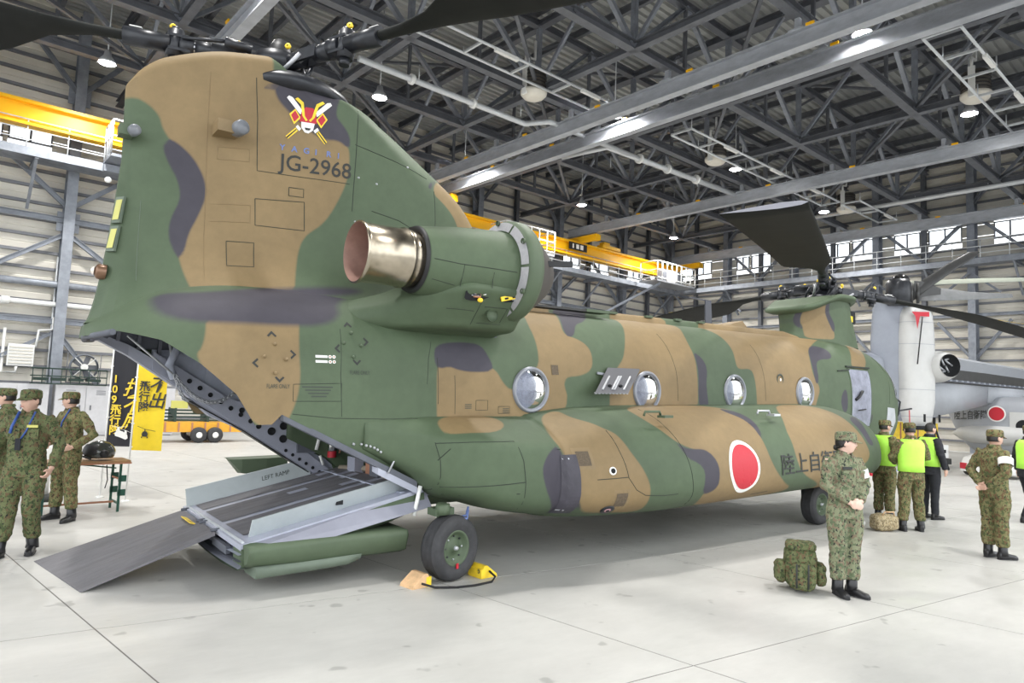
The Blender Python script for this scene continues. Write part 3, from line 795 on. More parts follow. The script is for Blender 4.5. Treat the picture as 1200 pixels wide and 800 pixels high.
# ---------------------------------------------------------------- main body
BX = [-3.11,-3.06,-2.95,-2.75,-2.4,-1.8,-1.0,-.16, 9.4,10.1,10.65,11.1,11.48,11.78,12.02,12.2,12.28]
BW = [.42,.60,.82,.99,1.10,1.19,1.23,1.25, 1.25,1.245,1.20,1.12,1.00,.82,.62,.38,.05]
BT = [2.46,2.50,2.58,2.72,2.88,2.97,3.0,3.0, 3.0,2.97,2.87,2.68,2.42,2.14,1.88,1.66,1.45]
BB = [.5,.5,.5,.5,.5,.5,.5,.5, .5,.5,.51,.55,.64,.78,.92,1.08,1.30]
SX = [-3.13,-3.05,-2.9,-2.6,-2.3,-2.0,-1.836,-1.685,-1.60,-1.595,-.16]
SZ = [2.35,2.355,2.385,2.31,2.11,1.84,1.565,1.565,1.655,1.655,.93]
def sgnpow(v, p): return math.copysign(abs(v)**p, v)
def body_ring(x, zmin=None, nseg=80):
    w = smooth_interp(x, BX, BW); zt = smooth_interp(x, BX, BT); zb = smooth_interp(x, BX, BB)
    zc = 1.75 if x < 11 else lerp(1.75, 1.4, min(1, (x-11)/1.8))
    p = 2/2.6
    def pt(th):
        c, s_ = math.cos(th), math.sin(th)
        h = (zt-zc) if s_ >= 0 else (zc-zb)
        return (w*sgnpow(c, p), zc+h*sgnpow(s_, p))
    lo = -PI/2
    if zmin is not None:      # start where the surface reaches the sill
        a, b = -PI/2, PI/2
        for _ in range(40):
            m_ = (a+b)/2
            if pt(m_)[1] < zmin: a = m_
            else: b = m_
        lo = b
    return [pt(lo+(PI/2-lo)*k/nseg) for k in range(nseg+1)]
def two_sided(x, ring):     # starboard up and over to port
    return [(x, -y, z) for y, z in ring]+[(x, y, z) for y, z in reversed(ring[:-1])]
xs = list(np.arange(-.16, 12.0, .055))+[12.02,12.06,12.1,12.14,12.17,12.2,12.22,12.24,12.26,12.275]
mb = MB(); mb.loft([two_sided(x, body_ring(x)) for x in xs], True, False, True)
fus = mb.build('fuselage', M_camo, heli); paint(fus, 'fuselage')
xs = sorted(set([-3.11,-3.10,-3.08,-3.06,-3.03,-3.0]+[round(v,4) for v in np.arange(-2.95,-1.72,.05)]+[-1.836,-1.685,-1.64,-1.6,-1.595]+[round(v,4) for v in np.arange(-1.55,-.16,.05)]+[-.16]))
mb = MB(); rings = [two_sided(x, body_ring(x, interp(x, SX, SZ), 60)) for x in xs]
mb.loft(rings, False, False, True)
# closing face under the blunt tail end
mb.add([rings[0][k] for k in range(len(rings[0]))], [tuple(range(len(rings[0])))], False)
aft = mb.build('tail_section', M_camo, heli); paint(aft, 'fuselage')
# inner lining, visible through the open ramp doorway
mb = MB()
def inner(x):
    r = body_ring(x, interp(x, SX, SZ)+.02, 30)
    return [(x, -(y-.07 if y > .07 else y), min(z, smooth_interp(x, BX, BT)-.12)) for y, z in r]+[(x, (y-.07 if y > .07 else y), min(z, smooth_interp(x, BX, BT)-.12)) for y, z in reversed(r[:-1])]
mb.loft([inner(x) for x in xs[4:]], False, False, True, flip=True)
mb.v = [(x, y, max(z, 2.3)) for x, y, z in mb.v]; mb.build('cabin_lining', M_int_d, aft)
# sills: the grey box beams along both lower edges of the doorway
def zs(x): return interp(x, SX, SZ)
def zfar(x): return 2.43-.658*(x+2.92)
mb = MB(); ring = []
for x in [-3.0,-2.9,-2.6,-2.3,-2.0,-1.7,-1.3,-.9,-.55,-.2]:
    y = smooth_interp(x, BX, BW)-.03; z = min(zfar(x), zs(x)-.02); h = interp(x, [-3.1,-2.5,-2,0], [.04,.13,.17,.2])
    ring.append([(x,y,z),(x,y-.16,z),(x,y-.18,z+h),(x,y,z+h+.03)])
mb.loft(ring, True, True, False); sp = mb.build('doorway_sill', M_int_l, aft)
mb = MB(); ring = []
for x in [-1.95,-1.3,-.7,-.2]:
    y = smooth_interp(x, BX, BW)-.04; z = min(zfar(x), zs(x)-.02); ring.append([(x,y,z-.015),(x,y-.17,z-.015),(x,y-.17,z+.0),(x,y,z+.0)])
mb.loft(ring, True, True, False); mb.build('sill_seal', M_black, sp)
# near sill: thin edge strip only
mb = MB(); ring = []
for x in [-1.58,-1.2,-.8,-.4,-.17]:
    w = smooth_interp(x, BX, BW); z = interp(x, SX, SZ)
    ring.append([(x,-(w-.005),z+.012),(x,-(w-.10),z+.012),(x,-(w-.10),z-.05),(x,-(w-.005),z-.05)])
mb.loft(ring, True, True, False); mb.build('doorway_edge', M_int_d, aft)
mb = MB(); ring = []
for x in [-.62,-.4,-.17]:
    w = smooth_interp(x, BX, BW); z = interp(x, SX, SZ)
    ring.append([(x,-(w-.002),z-.05),(x,-(w-.14),z-.03),(x,-(w-.14),z-.10),(x,-(w-.002),z-.12)])
mb.loft(ring, True, True, False); mb.build('doorway_edge', M_int_l, aft)
# port sill plate: big panel with lightening holes seen through the doorway
def zs(x): return interp(x, SX, SZ)
mb = MB()
ring = []
for x in [-2.35,-2.1,-1.9,-1.7,-1.5,-1.2,-.9,-.6,-.3,.0]:
    y = smooth_interp(x, BX, BW)-.215
    base = zfar(x)+.02
    up = interp(x, [-2.4,-1.5,-1.45,-.75,-.6,-.1], [.2,.24,.30,.44,.22,.16])
    ring.append([(x, y, base), (x, y, base+up), (x, y+.03, base+up), (x, y+.03, base)])
mb.loft(ring, True, True, False); plate = mb.build('sill_plate', M_int_l, aft)
def hole(x, dz, r, nm='lightening_hole'):
    y = smooth_interp(x, BX, BW)-.222; base = zfar(x)
    mb = MB(); mb.lathe([(.0005,0),(r,0),(r*1.12,.006),(r*1.2,.0)], origin=(x,y,base+dz), axis=(0,-1,0), n=14); mb.build(nm, [M_dark], plate)
for k in range(7): hole(-1.95+k*.12, .16, .024)
for k in range(6): hole(-.78+k*.09, .08, .018)
for x, dz, r in ((-.97,.36,.042),(-.82,.36,.042),(-.97,.20,.042),(-.82,.20,.042),(-1.15,.30,.028),(-1.13,.16,.028),(-1.34,.22,.028),(-1.30,.33,.026)): hole(x, dz, r)
# recess box with extinguisher at the forward end
mb = MB(); mb.box((-.47,.985,1.24), (.36,.04,.34)); rec = mb.build('equipment_recess', M_int_d, aft)
mb = MB(); mb.tube([(-.42,.93,1.10),(-.36,.93,1.36)], .022, 8); mb.build('white_strut', M_whitep, rec)
mb = MB(); mb.lathe([(.0,0),(.055,.0),(.055,.24),(.02,.29),(.02,.34)], origin=(-.22,.90,1.0), n=12); e = mb.build('fire_extinguisher', M_chrome, aft)
mb = MB(); mb.lathe([(.057,.0),(.057,.08)], origin=(-.22,.90,1.0), n=12); mb.lathe([(.057,.2),(.057,.235)], origin=(-.22,.90,1.0), n=12); mb.build('red_band', M_red, e)
mb = MB(); mb.tube([(-.22,.9,1.34),(-.14,.88,1.33),(-.09,.88,1.2),(-.13,.88,1.05)], .012, 6); mb.build('hose', M_strap, e)
# frames and stringers of the far cabin wall
for k, x in enumerate((-2.95,-2.72,-2.5,-2.28,-1.72,-1.15,-.6,-.1)):
    r = [(y, z) for y, z in body_ring(x, interp(x, SX, SZ)+.05, 14)]
    mb = MB(); pts = [(x, y-.10, z) for y, z in r if y > .2]
    for i in range(len(pts)-1): mb.beam(pts[i], pts[i+1], .035 if k < 4 else .05, .07)
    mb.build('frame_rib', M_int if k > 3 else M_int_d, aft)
for z in (2.25,2.0,1.75):
    mb = MB(); x0 = -2.3 if z > 2.1 else (-1.95 if z > 1.9 else -1.6)
    mb.beam((x0, smooth_interp(x0,BX,BW)-.11, z), (-.1, 1.14, z-.03), .02, .03); mb.build('stringer', M_int, aft)
mb = MB()
ring = []
for x in [-2.35,-1.9,-1.4,-.9,-.4,0]:
    y = smooth_interp(x, BX, BW)-.12
    ring.append([(x,y,zfar(x)+.05),(x,y,2.62)])
mb.loft(ring, False, False, True); mb.build('cabin_wall', M_int, aft)
mb = MB(); mb.tube([(-2.1,.92,2.45),(-2.12,.85,2.3),(-2.2,.8,2.12),(-2.14,.82,1.98)], .045, 10); mb.build('hydraulic_hose', M_int, aft)
mb = MB(); mb.tube([(-2.65,.6,2.42),(-2.1,.8,1.98)], .012, 6); mb.tube([(-2.2,.86,2.4),(-2.14,.82,2.0)], .014, 6); mb.build('stay_rod', M_rail, aft)
# chain hanging across the doorway
def chain(p0, p1, sag, n):
    mb = MB()
    for k in range(n):
        t = (k+.5)/n; p = Vector(p0).lerp(Vector(p1), t); p.z -= sag*4*t*(1-t)
        t2 = t+.5/n; q = Vector(p0).lerp(Vector(p1), t2); q.z -= sag*4*t2*(1-t2)
        d = (q-p).normalized(); sd = d.cross(Vector((0,0,1))).normalized(); u = sd.cross(d)
        s_ = sd if k % 2 else u
        L = .032
        ring = [p+d*L*math.cos(a)+s_*.02*math.sin(a) for a in [2*PI*i/8 for i in range(9)]]
        mb.tube(ring, .007, 5, False)
    return mb.build('chain', M_alu, aft)
chain((-2.15,.74,2.02),(-1.45,.82,1.86),.22,30)
chain((-2.15,.74,2.02),(-1.98,.80,1.74),.08,10)
# end bar across the aft edge of the doorway
mb = MB(); mb.tube([(-2.95,.78,2.37),(-3.05,.45,2.35),(-3.09,0,2.355),(-3.05,-.45,2.35),(-2.95,-.78,2.37)], .028, 8); mb.build('crossbar', M_int_d, aft)

# ---------------------------------------------------------------- cabin floor and bulkhead inside
mb = MB(); mb.box((1.0,0,.80), (2.6,2.25,.06)); mb.build('cabin_floor', M_int, aft)
mb = MB(); mb.box((.9,0,1.85), (.05,2.2,2.0)); mb.build('cabin_bulkhead', M_int_d, aft)
for k in range(5):
    mb = MB(); mb.box((-.05+.1*(k%2), .55-.32*k, .93), (.12,.22,.2)); mb.build('stowed_gear', (M_int_l, M_strap, M_int_d)[k % 3], aft)
mb = MB(); mb.tube([(-.1,.9,.86),(.05,.3,.9),(-.05,-.3,.88),(.0,-1.0,.86)], .04, 6); mb.build('webbing', mat('tan_webbing', (.36,.31,.24), .8), aft)

# ---------------------------------------------------------------- drive-shaft tunnel
mb = MB(); ring = []
for x in list(np.arange(1.0,8.9,.1)):
    h = 3.085 if x < 8.3 else lerp(3.085,3.0,(x-8.3)/.6)
    ring.append([(x,-.40,2.9),(x,-.37,h-.05),(x,-.30,h),(x,0,h+.02),(x,.30,h),(x,.37,h-.05),(x,.40,2.9)])
mb.loft(ring, False, False, True); tun = mb.build('drive_tunnel', M_camo, heli); paint(tun, 'fuselage')
mb = MB(); mb.box((2.1,-.52,3.03), (1.5,.18,.03)); mb.build('roof_walkway', mat('anti_slip_strip', (.06,.06,.06), .85), heli)
mb = MB(); mb.box((3.05,-.52,3.035), (.45,.2,.04)); mb.build('roof_walkway', M_green, heli)

# ---------------------------------------------------------------- pylons
def pylon(TE, LE, zb_fn, top_fn, w_fn, t0=0.0, ns=44, nt=40, lip=None):
    """vertical aerofoil: TE(z) and LE(z) give the edges, w_fn(s, t) the half width"""
    rings = []
    for j in range(nt+1):
        t = j/nt
        side = []
        for i in range(ns+1):
            s_ = i/ns
            s2 = s_
            zt = top_fn(s2); z = lerp(zb_fn(s2), zt, t)
            x = lerp(TE(t, z), LE(t, z), s2)
            side.append((x, w_fn(s2, t), z))
        rings.append([(x,-y,z) for x,y,z in side]+[(x,y,z) for x,y,z in reversed(side)])
    return rings
def LEz(t):  # leading edge of the aft pylon by height
    z = lerp(2.85, 5.3, t); return smooth_interp(z, [2.8,3.3,4.03,4.4,4.88,5.2,5.36], [1.85,1.65,1.36,1.08,.36,-.2,-.48])
def TEz(t): return lerp(-3.10, -2.86, min(1, t*1.5)**.6) if t < .96 else lerp(-2.86,-2.80,(t-.96)/.04)
def topz(s_): 
    x = lerp(-2.86,-.48,s_)
    return smooth_interp(x, [-2.86,-2.80,-2.6,-2.0,-1.72,-1.35,-.48], [4.96,5.04,5.19,5.36,5.37,5.12,5.08])
def botz(s_): return smooth_interp(s_, [0,.15,.5,1], [2.48,2.66,2.8,2.8])
def wid(s_, t):
    top = smooth_interp(s_, [0,.0333,.15,.35,.58,.78,.9,.97,1], [.025,.105,.22,.38,.57,.60,.47,.28,.02])
    mid = smooth_interp(s_, [0,.0333,.15,.35,.55,.75,.9,.97,1], [.04,.15,.26,.42,.55,.48,.30,.16,.01])
    low = smooth_interp(s_, [0,.0333,.12,.3,.5,.72,.9,.97,1], [.10,.33,.50,.68,.80,.76,.55,.35,.02])
    if t < .35:
        q = (t/.35); q = 1-(1-q)**2.2
        return lerp(low, mid, q)
    v = lerp(mid, top, (t-.35)/.65)
    if t > .965: v *= 1-.12*((t-.965)/.035)**2
    return v
R_ = pylon(lambda t, z: TEz(t), lambda t, z: LEz(t), botz, topz, wid, ns=60, nt=70)
mb = MB(); mb.loft(R_, True, False, True)
n_ = len(R_[-1])//2
mb.add(R_[-1], [(i, i+1, 2*n_-2-i, 2*n_-1-i) for i in range(n_-1)], True)
pyl = mb.build('tail_pylon', M_camo, heli)
for p_ in pyl.data.polygons:
    if p_.normal.x < -.6 and p_.center.x < -2.7: p_.use_smooth = False
paint(pyl, 'pylon')
# black seal ring under the rotor
mb = MB(); mb.lathe([(.40,.16),(.52,.13),(.62,.07),(.66,.0),(.64,-.06),(.50,-.10)], origin=(-1.20,0,5.13), axis=(.09,0,1), n=48); mb.build('mast_seal', M_hubm, heli)
mb = MB(); mb.lathe([(.0005,.17),(.41,.16)], origin=(-1.20,0,5.13), axis=(.09,0,1), n=32); mb.build('mast_cover', M_black, heli)

def TEf(t): return smooth_interp(t, [0,.45,.8,1], [8.60,8.92,8.90,8.86])
def LEf(t): return smooth_interp(t, [0,.5,1], [11.2,10.98,10.8])
def topf(s_): return smooth_interp(s_, [0,.15,.5,.85,1], [3.52,3.6,3.82,3.82,3.72])
def botf(s_): return 2.85 if s_ < .8 else 2.85-.25*(s_-.8)/.2
def widf(s_, t):
    base = smooth_interp(s_, [0,.01,.1,.35,.6,.85,.95,1], [.14,.16,.28,.52,.60,.48,.30,.03])
    return base*(1+.10*(1-t)**3)
R_ = pylon(lambda t, z: TEf(t), lambda t, z: LEf(t), botf, topf, widf, ns=44, nt=26)
mb = MB(); mb.loft(R_, True, False, True); n_ = len(R_[-1])//2
mb.add(R_[-1], [(i, i+1, 2*n_-2-i, 2*n_-1-i) for i in range(n_-1)], True)
fpy = mb.build('rotor_pylon', M_camo, heli); paint(fpy, 'fpylon')
mb = MB(); ring = []
for q, zz in ((1.0,-.04),(1.24,.0),(1.27,.05),(1.18,.09)):
    side = []
    for i in range(41):
        s_ = i/40; x = lerp(lerp(8.86,8.72,(q-1)/.27), 10.88, s_)
        w = smooth_interp(s_, [0,.05,.2,.45,.65,.88,.96,1], [.18,.34,.46,.58,.60,.44,.28,.05])*q
        side.append((x, w, topf(s_)+zz))
    ring.append([(x,-y,z) for x,y,z in side]+[(x,y,z) for x,y,z in reversed(side)])
mb.loft(ring, True, False, True); n_ = 41
mb.add(ring[-1], [(i, i+1, 2*n_-2-i, 2*n_-1-i) for i in range(n_-1)], True)
lipo = mb.build('pylon_platform', M_camo, heli); paint(lipo, 'flip')
mb = MB(); mb.box((10.5,-.50,3.50), (.34,.05,.26)); q = mb.build('access_opening', M_dark, fpy)
mb = MB(); mb.box((10.46,-.53,3.46), (.12,.03,.12)); mb.build('yellow_fitting', M_yellow_p, q)

# ---------------------------------------------------------------- fuel tanks (side sponsons)
PX = [-.78,-.5,-.25,-.1,.05,.25,.5,.9,1.18,1.24,1.5,2.0,3.0,7.0,7.85,8.35,8.66,8.83,8.90]
PO = [1.25,1.30,1.42,1.56,1.70,1.84,1.92,1.97,1.98,2.05,2.15,2.25,2.30,2.30,2.22,2.06,1.80,1.52,1.25]   # outermost |y|
PT = [1.60,1.61,1.62,1.62,1.62,1.62,1.62,1.61,1.61,1.64,1.68,1.72,1.74,1.74,1.71,1.62,1.50,1.34,1.2]
PB = [1.25,1.11,.98,.86,.77,.72,.64,.56,.52,.48,.44,.41,.38,.38,.41,.48,.60,.76,.95]
def resample(pts, n):
    p = np.array(pts); d = np.r_[0, np.cumsum(np.hypot(*(p[1:]-p[:-1]).T))]
    t = np.linspace(0, d[-1], n+1)
    return np.stack([np.interp(t, d, p[:,0]), np.interp(t, d, p[:,1])], 1)
def pod_ring(x, n=56):
    o = smooth_interp(x, PX, PO); t = smooth_interp(x, PX, PT); b = smooth_interp(x, PX, PB)
    if -.02 < x < .44:            # arch over the rear wheel
        b = max(b, .60+.16*math.sqrt(max(0, 1-((x-.02)/.42)**2)))
    yi = .95
    q = smooth_interp(x, [1.12,1.30], [0,1]); q2 = smooth_interp(x, [1.0,1.5], [0,1])
    # faired, slab-sided rear part ...
    h_ = t-b
    k = [(yi,b),(max(yi,o-.30),b),(o-.07,b+.10*h_),(o,b+.24*h_),(o,t-.34*h_),(o-.03*min(1,(o-1.2)*3),t-.24*h_),(lerp(1.22,o,.30),t-.03*h_),(1.21,t+.005),(yi,t+.005)]
    k = [np.array(v) for v in k]
    for _ in range(2):
        w = [k[0]]
        for u, v in zip(k[:-1], k[1:]): w += [u*.75+v*.25, u*.25+v*.75]
        k = w+[k[-1]]
    A_ = resample(k, n)
    # ... running into the round tank
    zc = b+(t-b)*.34; E_ = []
    for i in range(4*n+1):
        a = -PI/2+PI*i/(4*n)
        p, h = (2/2.25, t-zc) if a > 0 else (2/2.7, zc-b)
        E_.append((yi+(o-yi)*abs(math.cos(a))**p, zc+h*sgnpow(math.sin(a), p)))
    E_ = resample(E_, n)
    return [tuple(v) for v in A_*(1-q)+E_*q]
def pod(sign):
    xs = sorted(set([round(v, 3) for v in np.arange(-.78, 8.9, .05)]+[8.84,8.87,8.88,8.9,1.2,1.22,1.24]))
    mb = MB(); rings = []
    for x in xs:
        rings.append([(x, sign*y, z) for y, z in pod_ring(x)]+[(x, sign*.95, (pod_ring(x)[0][1]+pod_ring(x)[-1][1])/2)])
    mb.loft(rings, True, True, True, flip=(sign < 0))
    o = mb.build('fuel_tank', M_camo, heli); return paint(o, 'pod')
pod_s = pod(-1); pod_p = pod(1)

# ---------------------------------------------------------------- engines
def engine(sign):
    Y = sign*1.5; Z = 3.22
    nac = MB()
    nac.lathe([(.28,-.40),(.33,-.44),(.345,-.40),(.37,-.2),(.40,.05),(.425,.35),(.435,.6),(.42,.8)], origin=(0,Y,Z), axis=(1,0,0), n=64)
    nac = nac.build('engine_nacelle', M_camo, heli); paint(nac, 'nacelle')
    ex = MB(); ex.lathe([(.285,-.42),(.29,-.5),(.293,-.55),(.305,-.56),(.305,-.58),(.292,-.59),(.288,-.8),(.292,-1.0),(.305,-1.02),(.305,-1.04),(.288,-1.05)], origin=(0,Y,Z), axis=(1,0,0), n=48)
    ex.build('exhaust_pipe', M_exh, nac)
    ex = MB(); ex.lathe([(.288,-1.05),(.278,-1.0),(.262,-.5),(.20,-.1),(.001,-.05)], origin=(0,Y,Z), axis=(1,0,0), n=48)
    ex.build('exhaust_inside', M_exh_in, nac)
    ex = MB(); ex.lathe([(.345,-.42),(.33,-.46),(.28,-.43)], origin=(0,Y,Z), axis=(1,0,0), n=40); ex.build('exhaust_gasket', M_black, nac)
    # intake ring with screens facing aft
    rg = MB(); rg.lathe([(.42,.64),(.445,.62),(.545,.66),(.565,.70),(.57,.80),(.55,.85),(.44,.87)], origin=(0,Y,Z), axis=(1,0,0), n=64)
    rg = rg.build('intake_ring', M_green, nac)
    for k in range(6):
        a0 = 2*PI*k/6+.03; a1 = a0+2*PI/6-.06
        mb = MB(); inn = [(.455,.735),(.535,.765)]
        ring = []
        for q in range(13):
            a = lerp(a0,a1,q/12)
            ring.append([Vector((.616, Y+.448*math.cos(a), Z+.448*math.sin(a))), Vector((.646, Y+.542*math.cos(a), Z+.542*math.sin(a)))])
        mb.loft(ring, False, False, False); mb.build('intake_screen', M_screen, rg)
        a = (a0+a1)/2
        mb = MB(); mb.lathe([(.001,-.012),(.03,-.012),(.03,.01)], origin=(.625,Y+.535*math.cos(a),Z+.535*math.sin(a)), axis=(-1,0,0), n=10); mb.build('bracket', M_green, rg)
    cn = MB(); cn.lathe([(.52,.85),(.50,.90),(.38,1.08),(.27,1.22),(.23,1.26),(.001,1.27)], origin=(0,Y,Z), axis=(1,0,0), n=48)
    cn.build('intake_cone', M_camo, nac); paint(bpy.data.objects[cn and nac.children[-1].name], 'cone')
    mb = MB(); mb.box((1.08, Y+sign*.43, Z+.08), (.42,.04,.06), Matrix.Rotation(-.62*(-sign), 3, 'Z')); mb.build('cone_strap', M_black, nac)
    # mount fairing under the nacelle
    mb = MB(); rings = []
    for x in list(np.arange(-.95,.84,.05))+[.85,.87,.875]:
        q = smooth_interp(x, [-.95,-.55,-.15,.1,.82,.875], [0,.30,.85,1,1,.93])
        c0 = [(.7,2.45),(.80,2.50),(.88,2.55),(.93,2.60),(.90,2.66),(.84,2.72),(.7,2.80)]
        c1 = [(.75,2.40),(1.18,2.53),(1.50,2.56),(1.62,2.66),(1.79,2.84),(1.86,2.99),(1.5,3.15)]
        P = [Vector((lerp(u[0],v[0],q), lerp(u[1],v[1],q))) for u, v in zip(c0, c1)]
        r = []
        for i in range(len(P)-1):
            p0, p1, p2, p3 = P[max(0,i-1)], P[i], P[i+1], P[min(len(P)-1,i+2)]
            for k in range(5):
                t_ = k/5; r.append(.5*((2*p1)+(p2-p0)*t_+(2*p0-5*p1+4*p2-p3)*t_*t_+(3*p1-p0-3*p2+p3)*t_**3))
        r.append(P[-1])
        rings.append([(x, sign*p.x, p.y) for p in r])
    mb.loft(rings, True, True, True, flip=sign < 0)
    mt = mb.build('engine_mount', M_camo, heli); paint(mt, 'mount')
    return nac, mt
nac_s, mount_s = engine(-1); nac_p, mount_p = engine(1)
# openings with pipework in the starboard mount
def ym(z): return 1.80+(z-2.84)*.385+.006
def clutter(x0, x1, z, seed, yellow):
    r = random.Random(seed)
    mb = MB(); rings = []
    c = ((x0+x1)/2, z)
    pts = [(c[0]+(x1-x0)/2*math.cos(a)*(1+.12*math.cos(3*a)), c[1]+.075*math.sin(a)+.03*math.cos(a)) for a in [2*PI*k/16 for k in range(16)]]
    mb.add([(x, -ym(zz), zz) for x, zz in pts], [tuple(range(16))]); op = mb.build('service_opening', M_dark, mount_s)
    for k in range(9):
        mb = MB(); a = r.uniform(x0+.03,x1-.05); zz = z+r.uniform(-.04,.05)
        mb.tube([(a,-1.826,zz),(a+r.uniform(-.05,.1),-1.834,zz+r.uniform(-.03,.03)),(a+r.uniform(0,.12),-1.828,zz+r.uniform(-.04,.05))], r.uniform(.006,.012), 5)
        mb.build('service_pipe', r.choice([M_alu, M_hubm, M_chrome, M_strap]), op)
    if yellow:
        mb = MB(); mb.box(((x0+x1)/2,-1.836,z-.02), (.32,.012,.05), Matrix.Rotation(-.24,3,'Y')); yp = mb.build('yellow_bracket', M_yellow_p, op)
        for k in range(3):
            mb = MB(); mb.box((x0+.09+.1*k,-1.843,z-.045+.025*k), (.045,.006,.02), Matrix.Rotation(-.24,3,'Y')); mb.build('slot', M_dark, yp)
    else:
        mb = MB(); mb.ball((x0+.2,-1.834,z-.07), (.035,.02,.025), 8, 6); mb.build('yellow_cap', M_yellow_p, op)
clutter(-.02,.36,2.90,3,False); clutter(.42,.78,2.92,5,True)
mb = MB(); mb.lathe([(.001,.0),(.075,0),(.07,.02)], origin=(.42,-1.70,2.70), axis=(0,-1,0), n=16); mb.build('inspection_cover', M_green, mount_s)

# ---------------------------------------------------------------- cargo ramp (hinged at the cabin floor)
ramp = thing('cargo_ramp', None, None); del_keys = [k for k in ('label','category') if k in ramp]
ramp.parent = heli
def rz(x): return lerp(.50, .86, (x+1.92)/1.85)     # tread surface
xa, xh = -1.92, -.07
mb = MB(); rings = []
for x, dep in ((xa,.22),(xa+.25,.25),(-1.0,.25),(-.4,.24),(xh,.2)):
    zt = rz(x)-.02
    rings.append([(x,-1.22,zt-.02),(x,-1.24,zt-.16),(x,-1.12,zt-dep),(x,-.6,zt-dep-.035),(x,0,zt-dep-.045),(x,.6,zt-dep-.035),(x,1.12,zt-dep),(x,1.24,zt-.16),(x,1.22,zt-.02)])
mb.loft(rings, True, False, True); mb.build('ramp_hull', M_green, ramp)
mb = MB(); mb.add([(xa,-1.2,rz(xa)),(xh,-1.2,rz(xh)),(xh,1.12,rz(xh)),(xa,1.12,rz(xa)),(xa,-1.2,rz(xa)-.05),(xh,-1.2,rz(xh)-.05),(xh,1.12,rz(xh)-.05),(xa,1.12,rz(xa)-.05)], [(0,1,2,3),(7,6,5,4),(0,4,5,1),(1,5,6,2),(2,6,7,3),(3,7,4,0)])
fl = mb.build('ramp_floor', M_int_l, ramp)
def strip(y0, y1, xA=xa+.10, xB=xh-.02, m=M_tread, nm='tread_strip', dz=.006):
    mb = MB(); mb.add([(xA,y0,rz(xA)+dz),(xB,y0,rz(xB)+dz),(xB,y1,rz(xB)+dz),(xA,y1,rz(xA)+dz)], [(0,1,2,3)])
    return mb.build(nm, m, fl)
strip(.62,.98); strip(-.18,.50); strip(-.92,-.30)
for x, y in ((-1.0,.2),(-.45,.75),(-.35,.25),(-.5,-.1)): strip(y, y+.12, x, x+.22, M_int_l, 'tie_down', .009)
# hinge knuckles along the aft edge
kn = MB().box((0,0,0), (.025,.018,.014)).mesh('hinge_knuckle'); kn.materials.append(M_rail)
for k in range(56): inst_ = bpy.data.objects.new('hinge_knuckle', kn); COL.objects.link(inst_); inst_.parent = fl; inst_.location = (xa+.03, 1.05-k*.04, rz(xa)+.012)
def curb(y, xA, xB, h):
    mb = MB(); sg = -1 if y < 0 else 1
    mb.add([(xA,y,rz(xA)),(xB,y,rz(xB)),(xB-.10*0,y+sg*.10,rz(xB)+h),(xA,y+sg*.10,rz(xA)+h),
            (xA,y+sg*.025,rz(xA)),(xB,y+sg*.025,rz(xB)),(xB,y+sg*.125,rz(xB)+h),(xA,y+sg*.125,rz(xA)+h)],
           [(0,1,2,3),(7,6,5,4),(0,4,5,1),(1,5,6,2),(2,6,7,3),(3,7,4,0)])
    return mb.build('side_curb', M_board, ramp)
curb(1.02, xa+.02, -.45, .19); cn_ = curb(-1.0, xa+.12, xh-.05, .17)
mb = MB(); mb.box((-.95,-1.075,rz(-.95)+.085), (.07,.02,.045)); mb.build('latch_hole', M_dark, cn_)
# outboard ledge and green lower lobe on the near side
mb = MB(); mb.add([(xa+.02,-1.13,rz(xa)-.0),(xh+.05,-1.13,rz(xh)),(xh+.05,-1.30,rz(xh)-.18),(xa+.35,-1.36,rz(xa)-.07),(xa+.02,-1.32,rz(xa)-.03)], [(0,4,3,2,1)]); mb.build('side_ledge', mat('ledge_lavender', (.27,.275,.33), .5, 0, .08, 4), ramp)
mb = MB(); rings = []
for x, t_, b_ in ((xa+.02,.50,.31),(xa+.08,.51,.29),(-1.4,.51,.26),(-.8,.505,.25),(-.35,.49,.24),(-.33,.49,.24)):
    rings.append([(x,-1.36,t_),(x,-1.38,t_-.05),(x,-1.33,b_+.05),(x,-1.2,b_),(x,-.9,b_-.01),(x,-.9,t_)])
mb.loft(rings, True, True, True); mb.build('ramp_fairing', M_green, ramp)
mb = MB(); rings = []
for x, k_ in ((xa+.10,1),(-1.3,1),(-.95,.9),(-.82,.3)):
    rings.append([(x,-1.345,.31),(x,-1.32,lerp(.28,.215,k_)),(x,-1.0,lerp(.28,.21,k_)),(x,-1.0,.31)])
mb.loft(rings, True, True, True); mb.build('skid_strip', mat('faded_green_paint', (.13,.165,.125), .6, 0, .1, 5), ramp)
# open aft end: nested grey shells under the ramp lip
for k, (dz, m_) in enumerate(((-.08,M_int),(-.14,M_int_d),(-.20,M_int_l))):
    mb = MB(); rings = []
    for x in (xa-.02, xa+.35):
        rings.append([(x, y, rz(xa)+dz-.05*math.cos(y*1.2)+.0) for y in np.linspace(-1.2,1.1,14)])
    mb.loft(rings, False, False, True); mb.build('stowed_shell', m_, ramp)
mb = MB(); mb.box((xa-.0,-.55,rz(xa)-.12), (.04,.5,.07)); mb.build('stowed_extension', M_int_d, ramp)
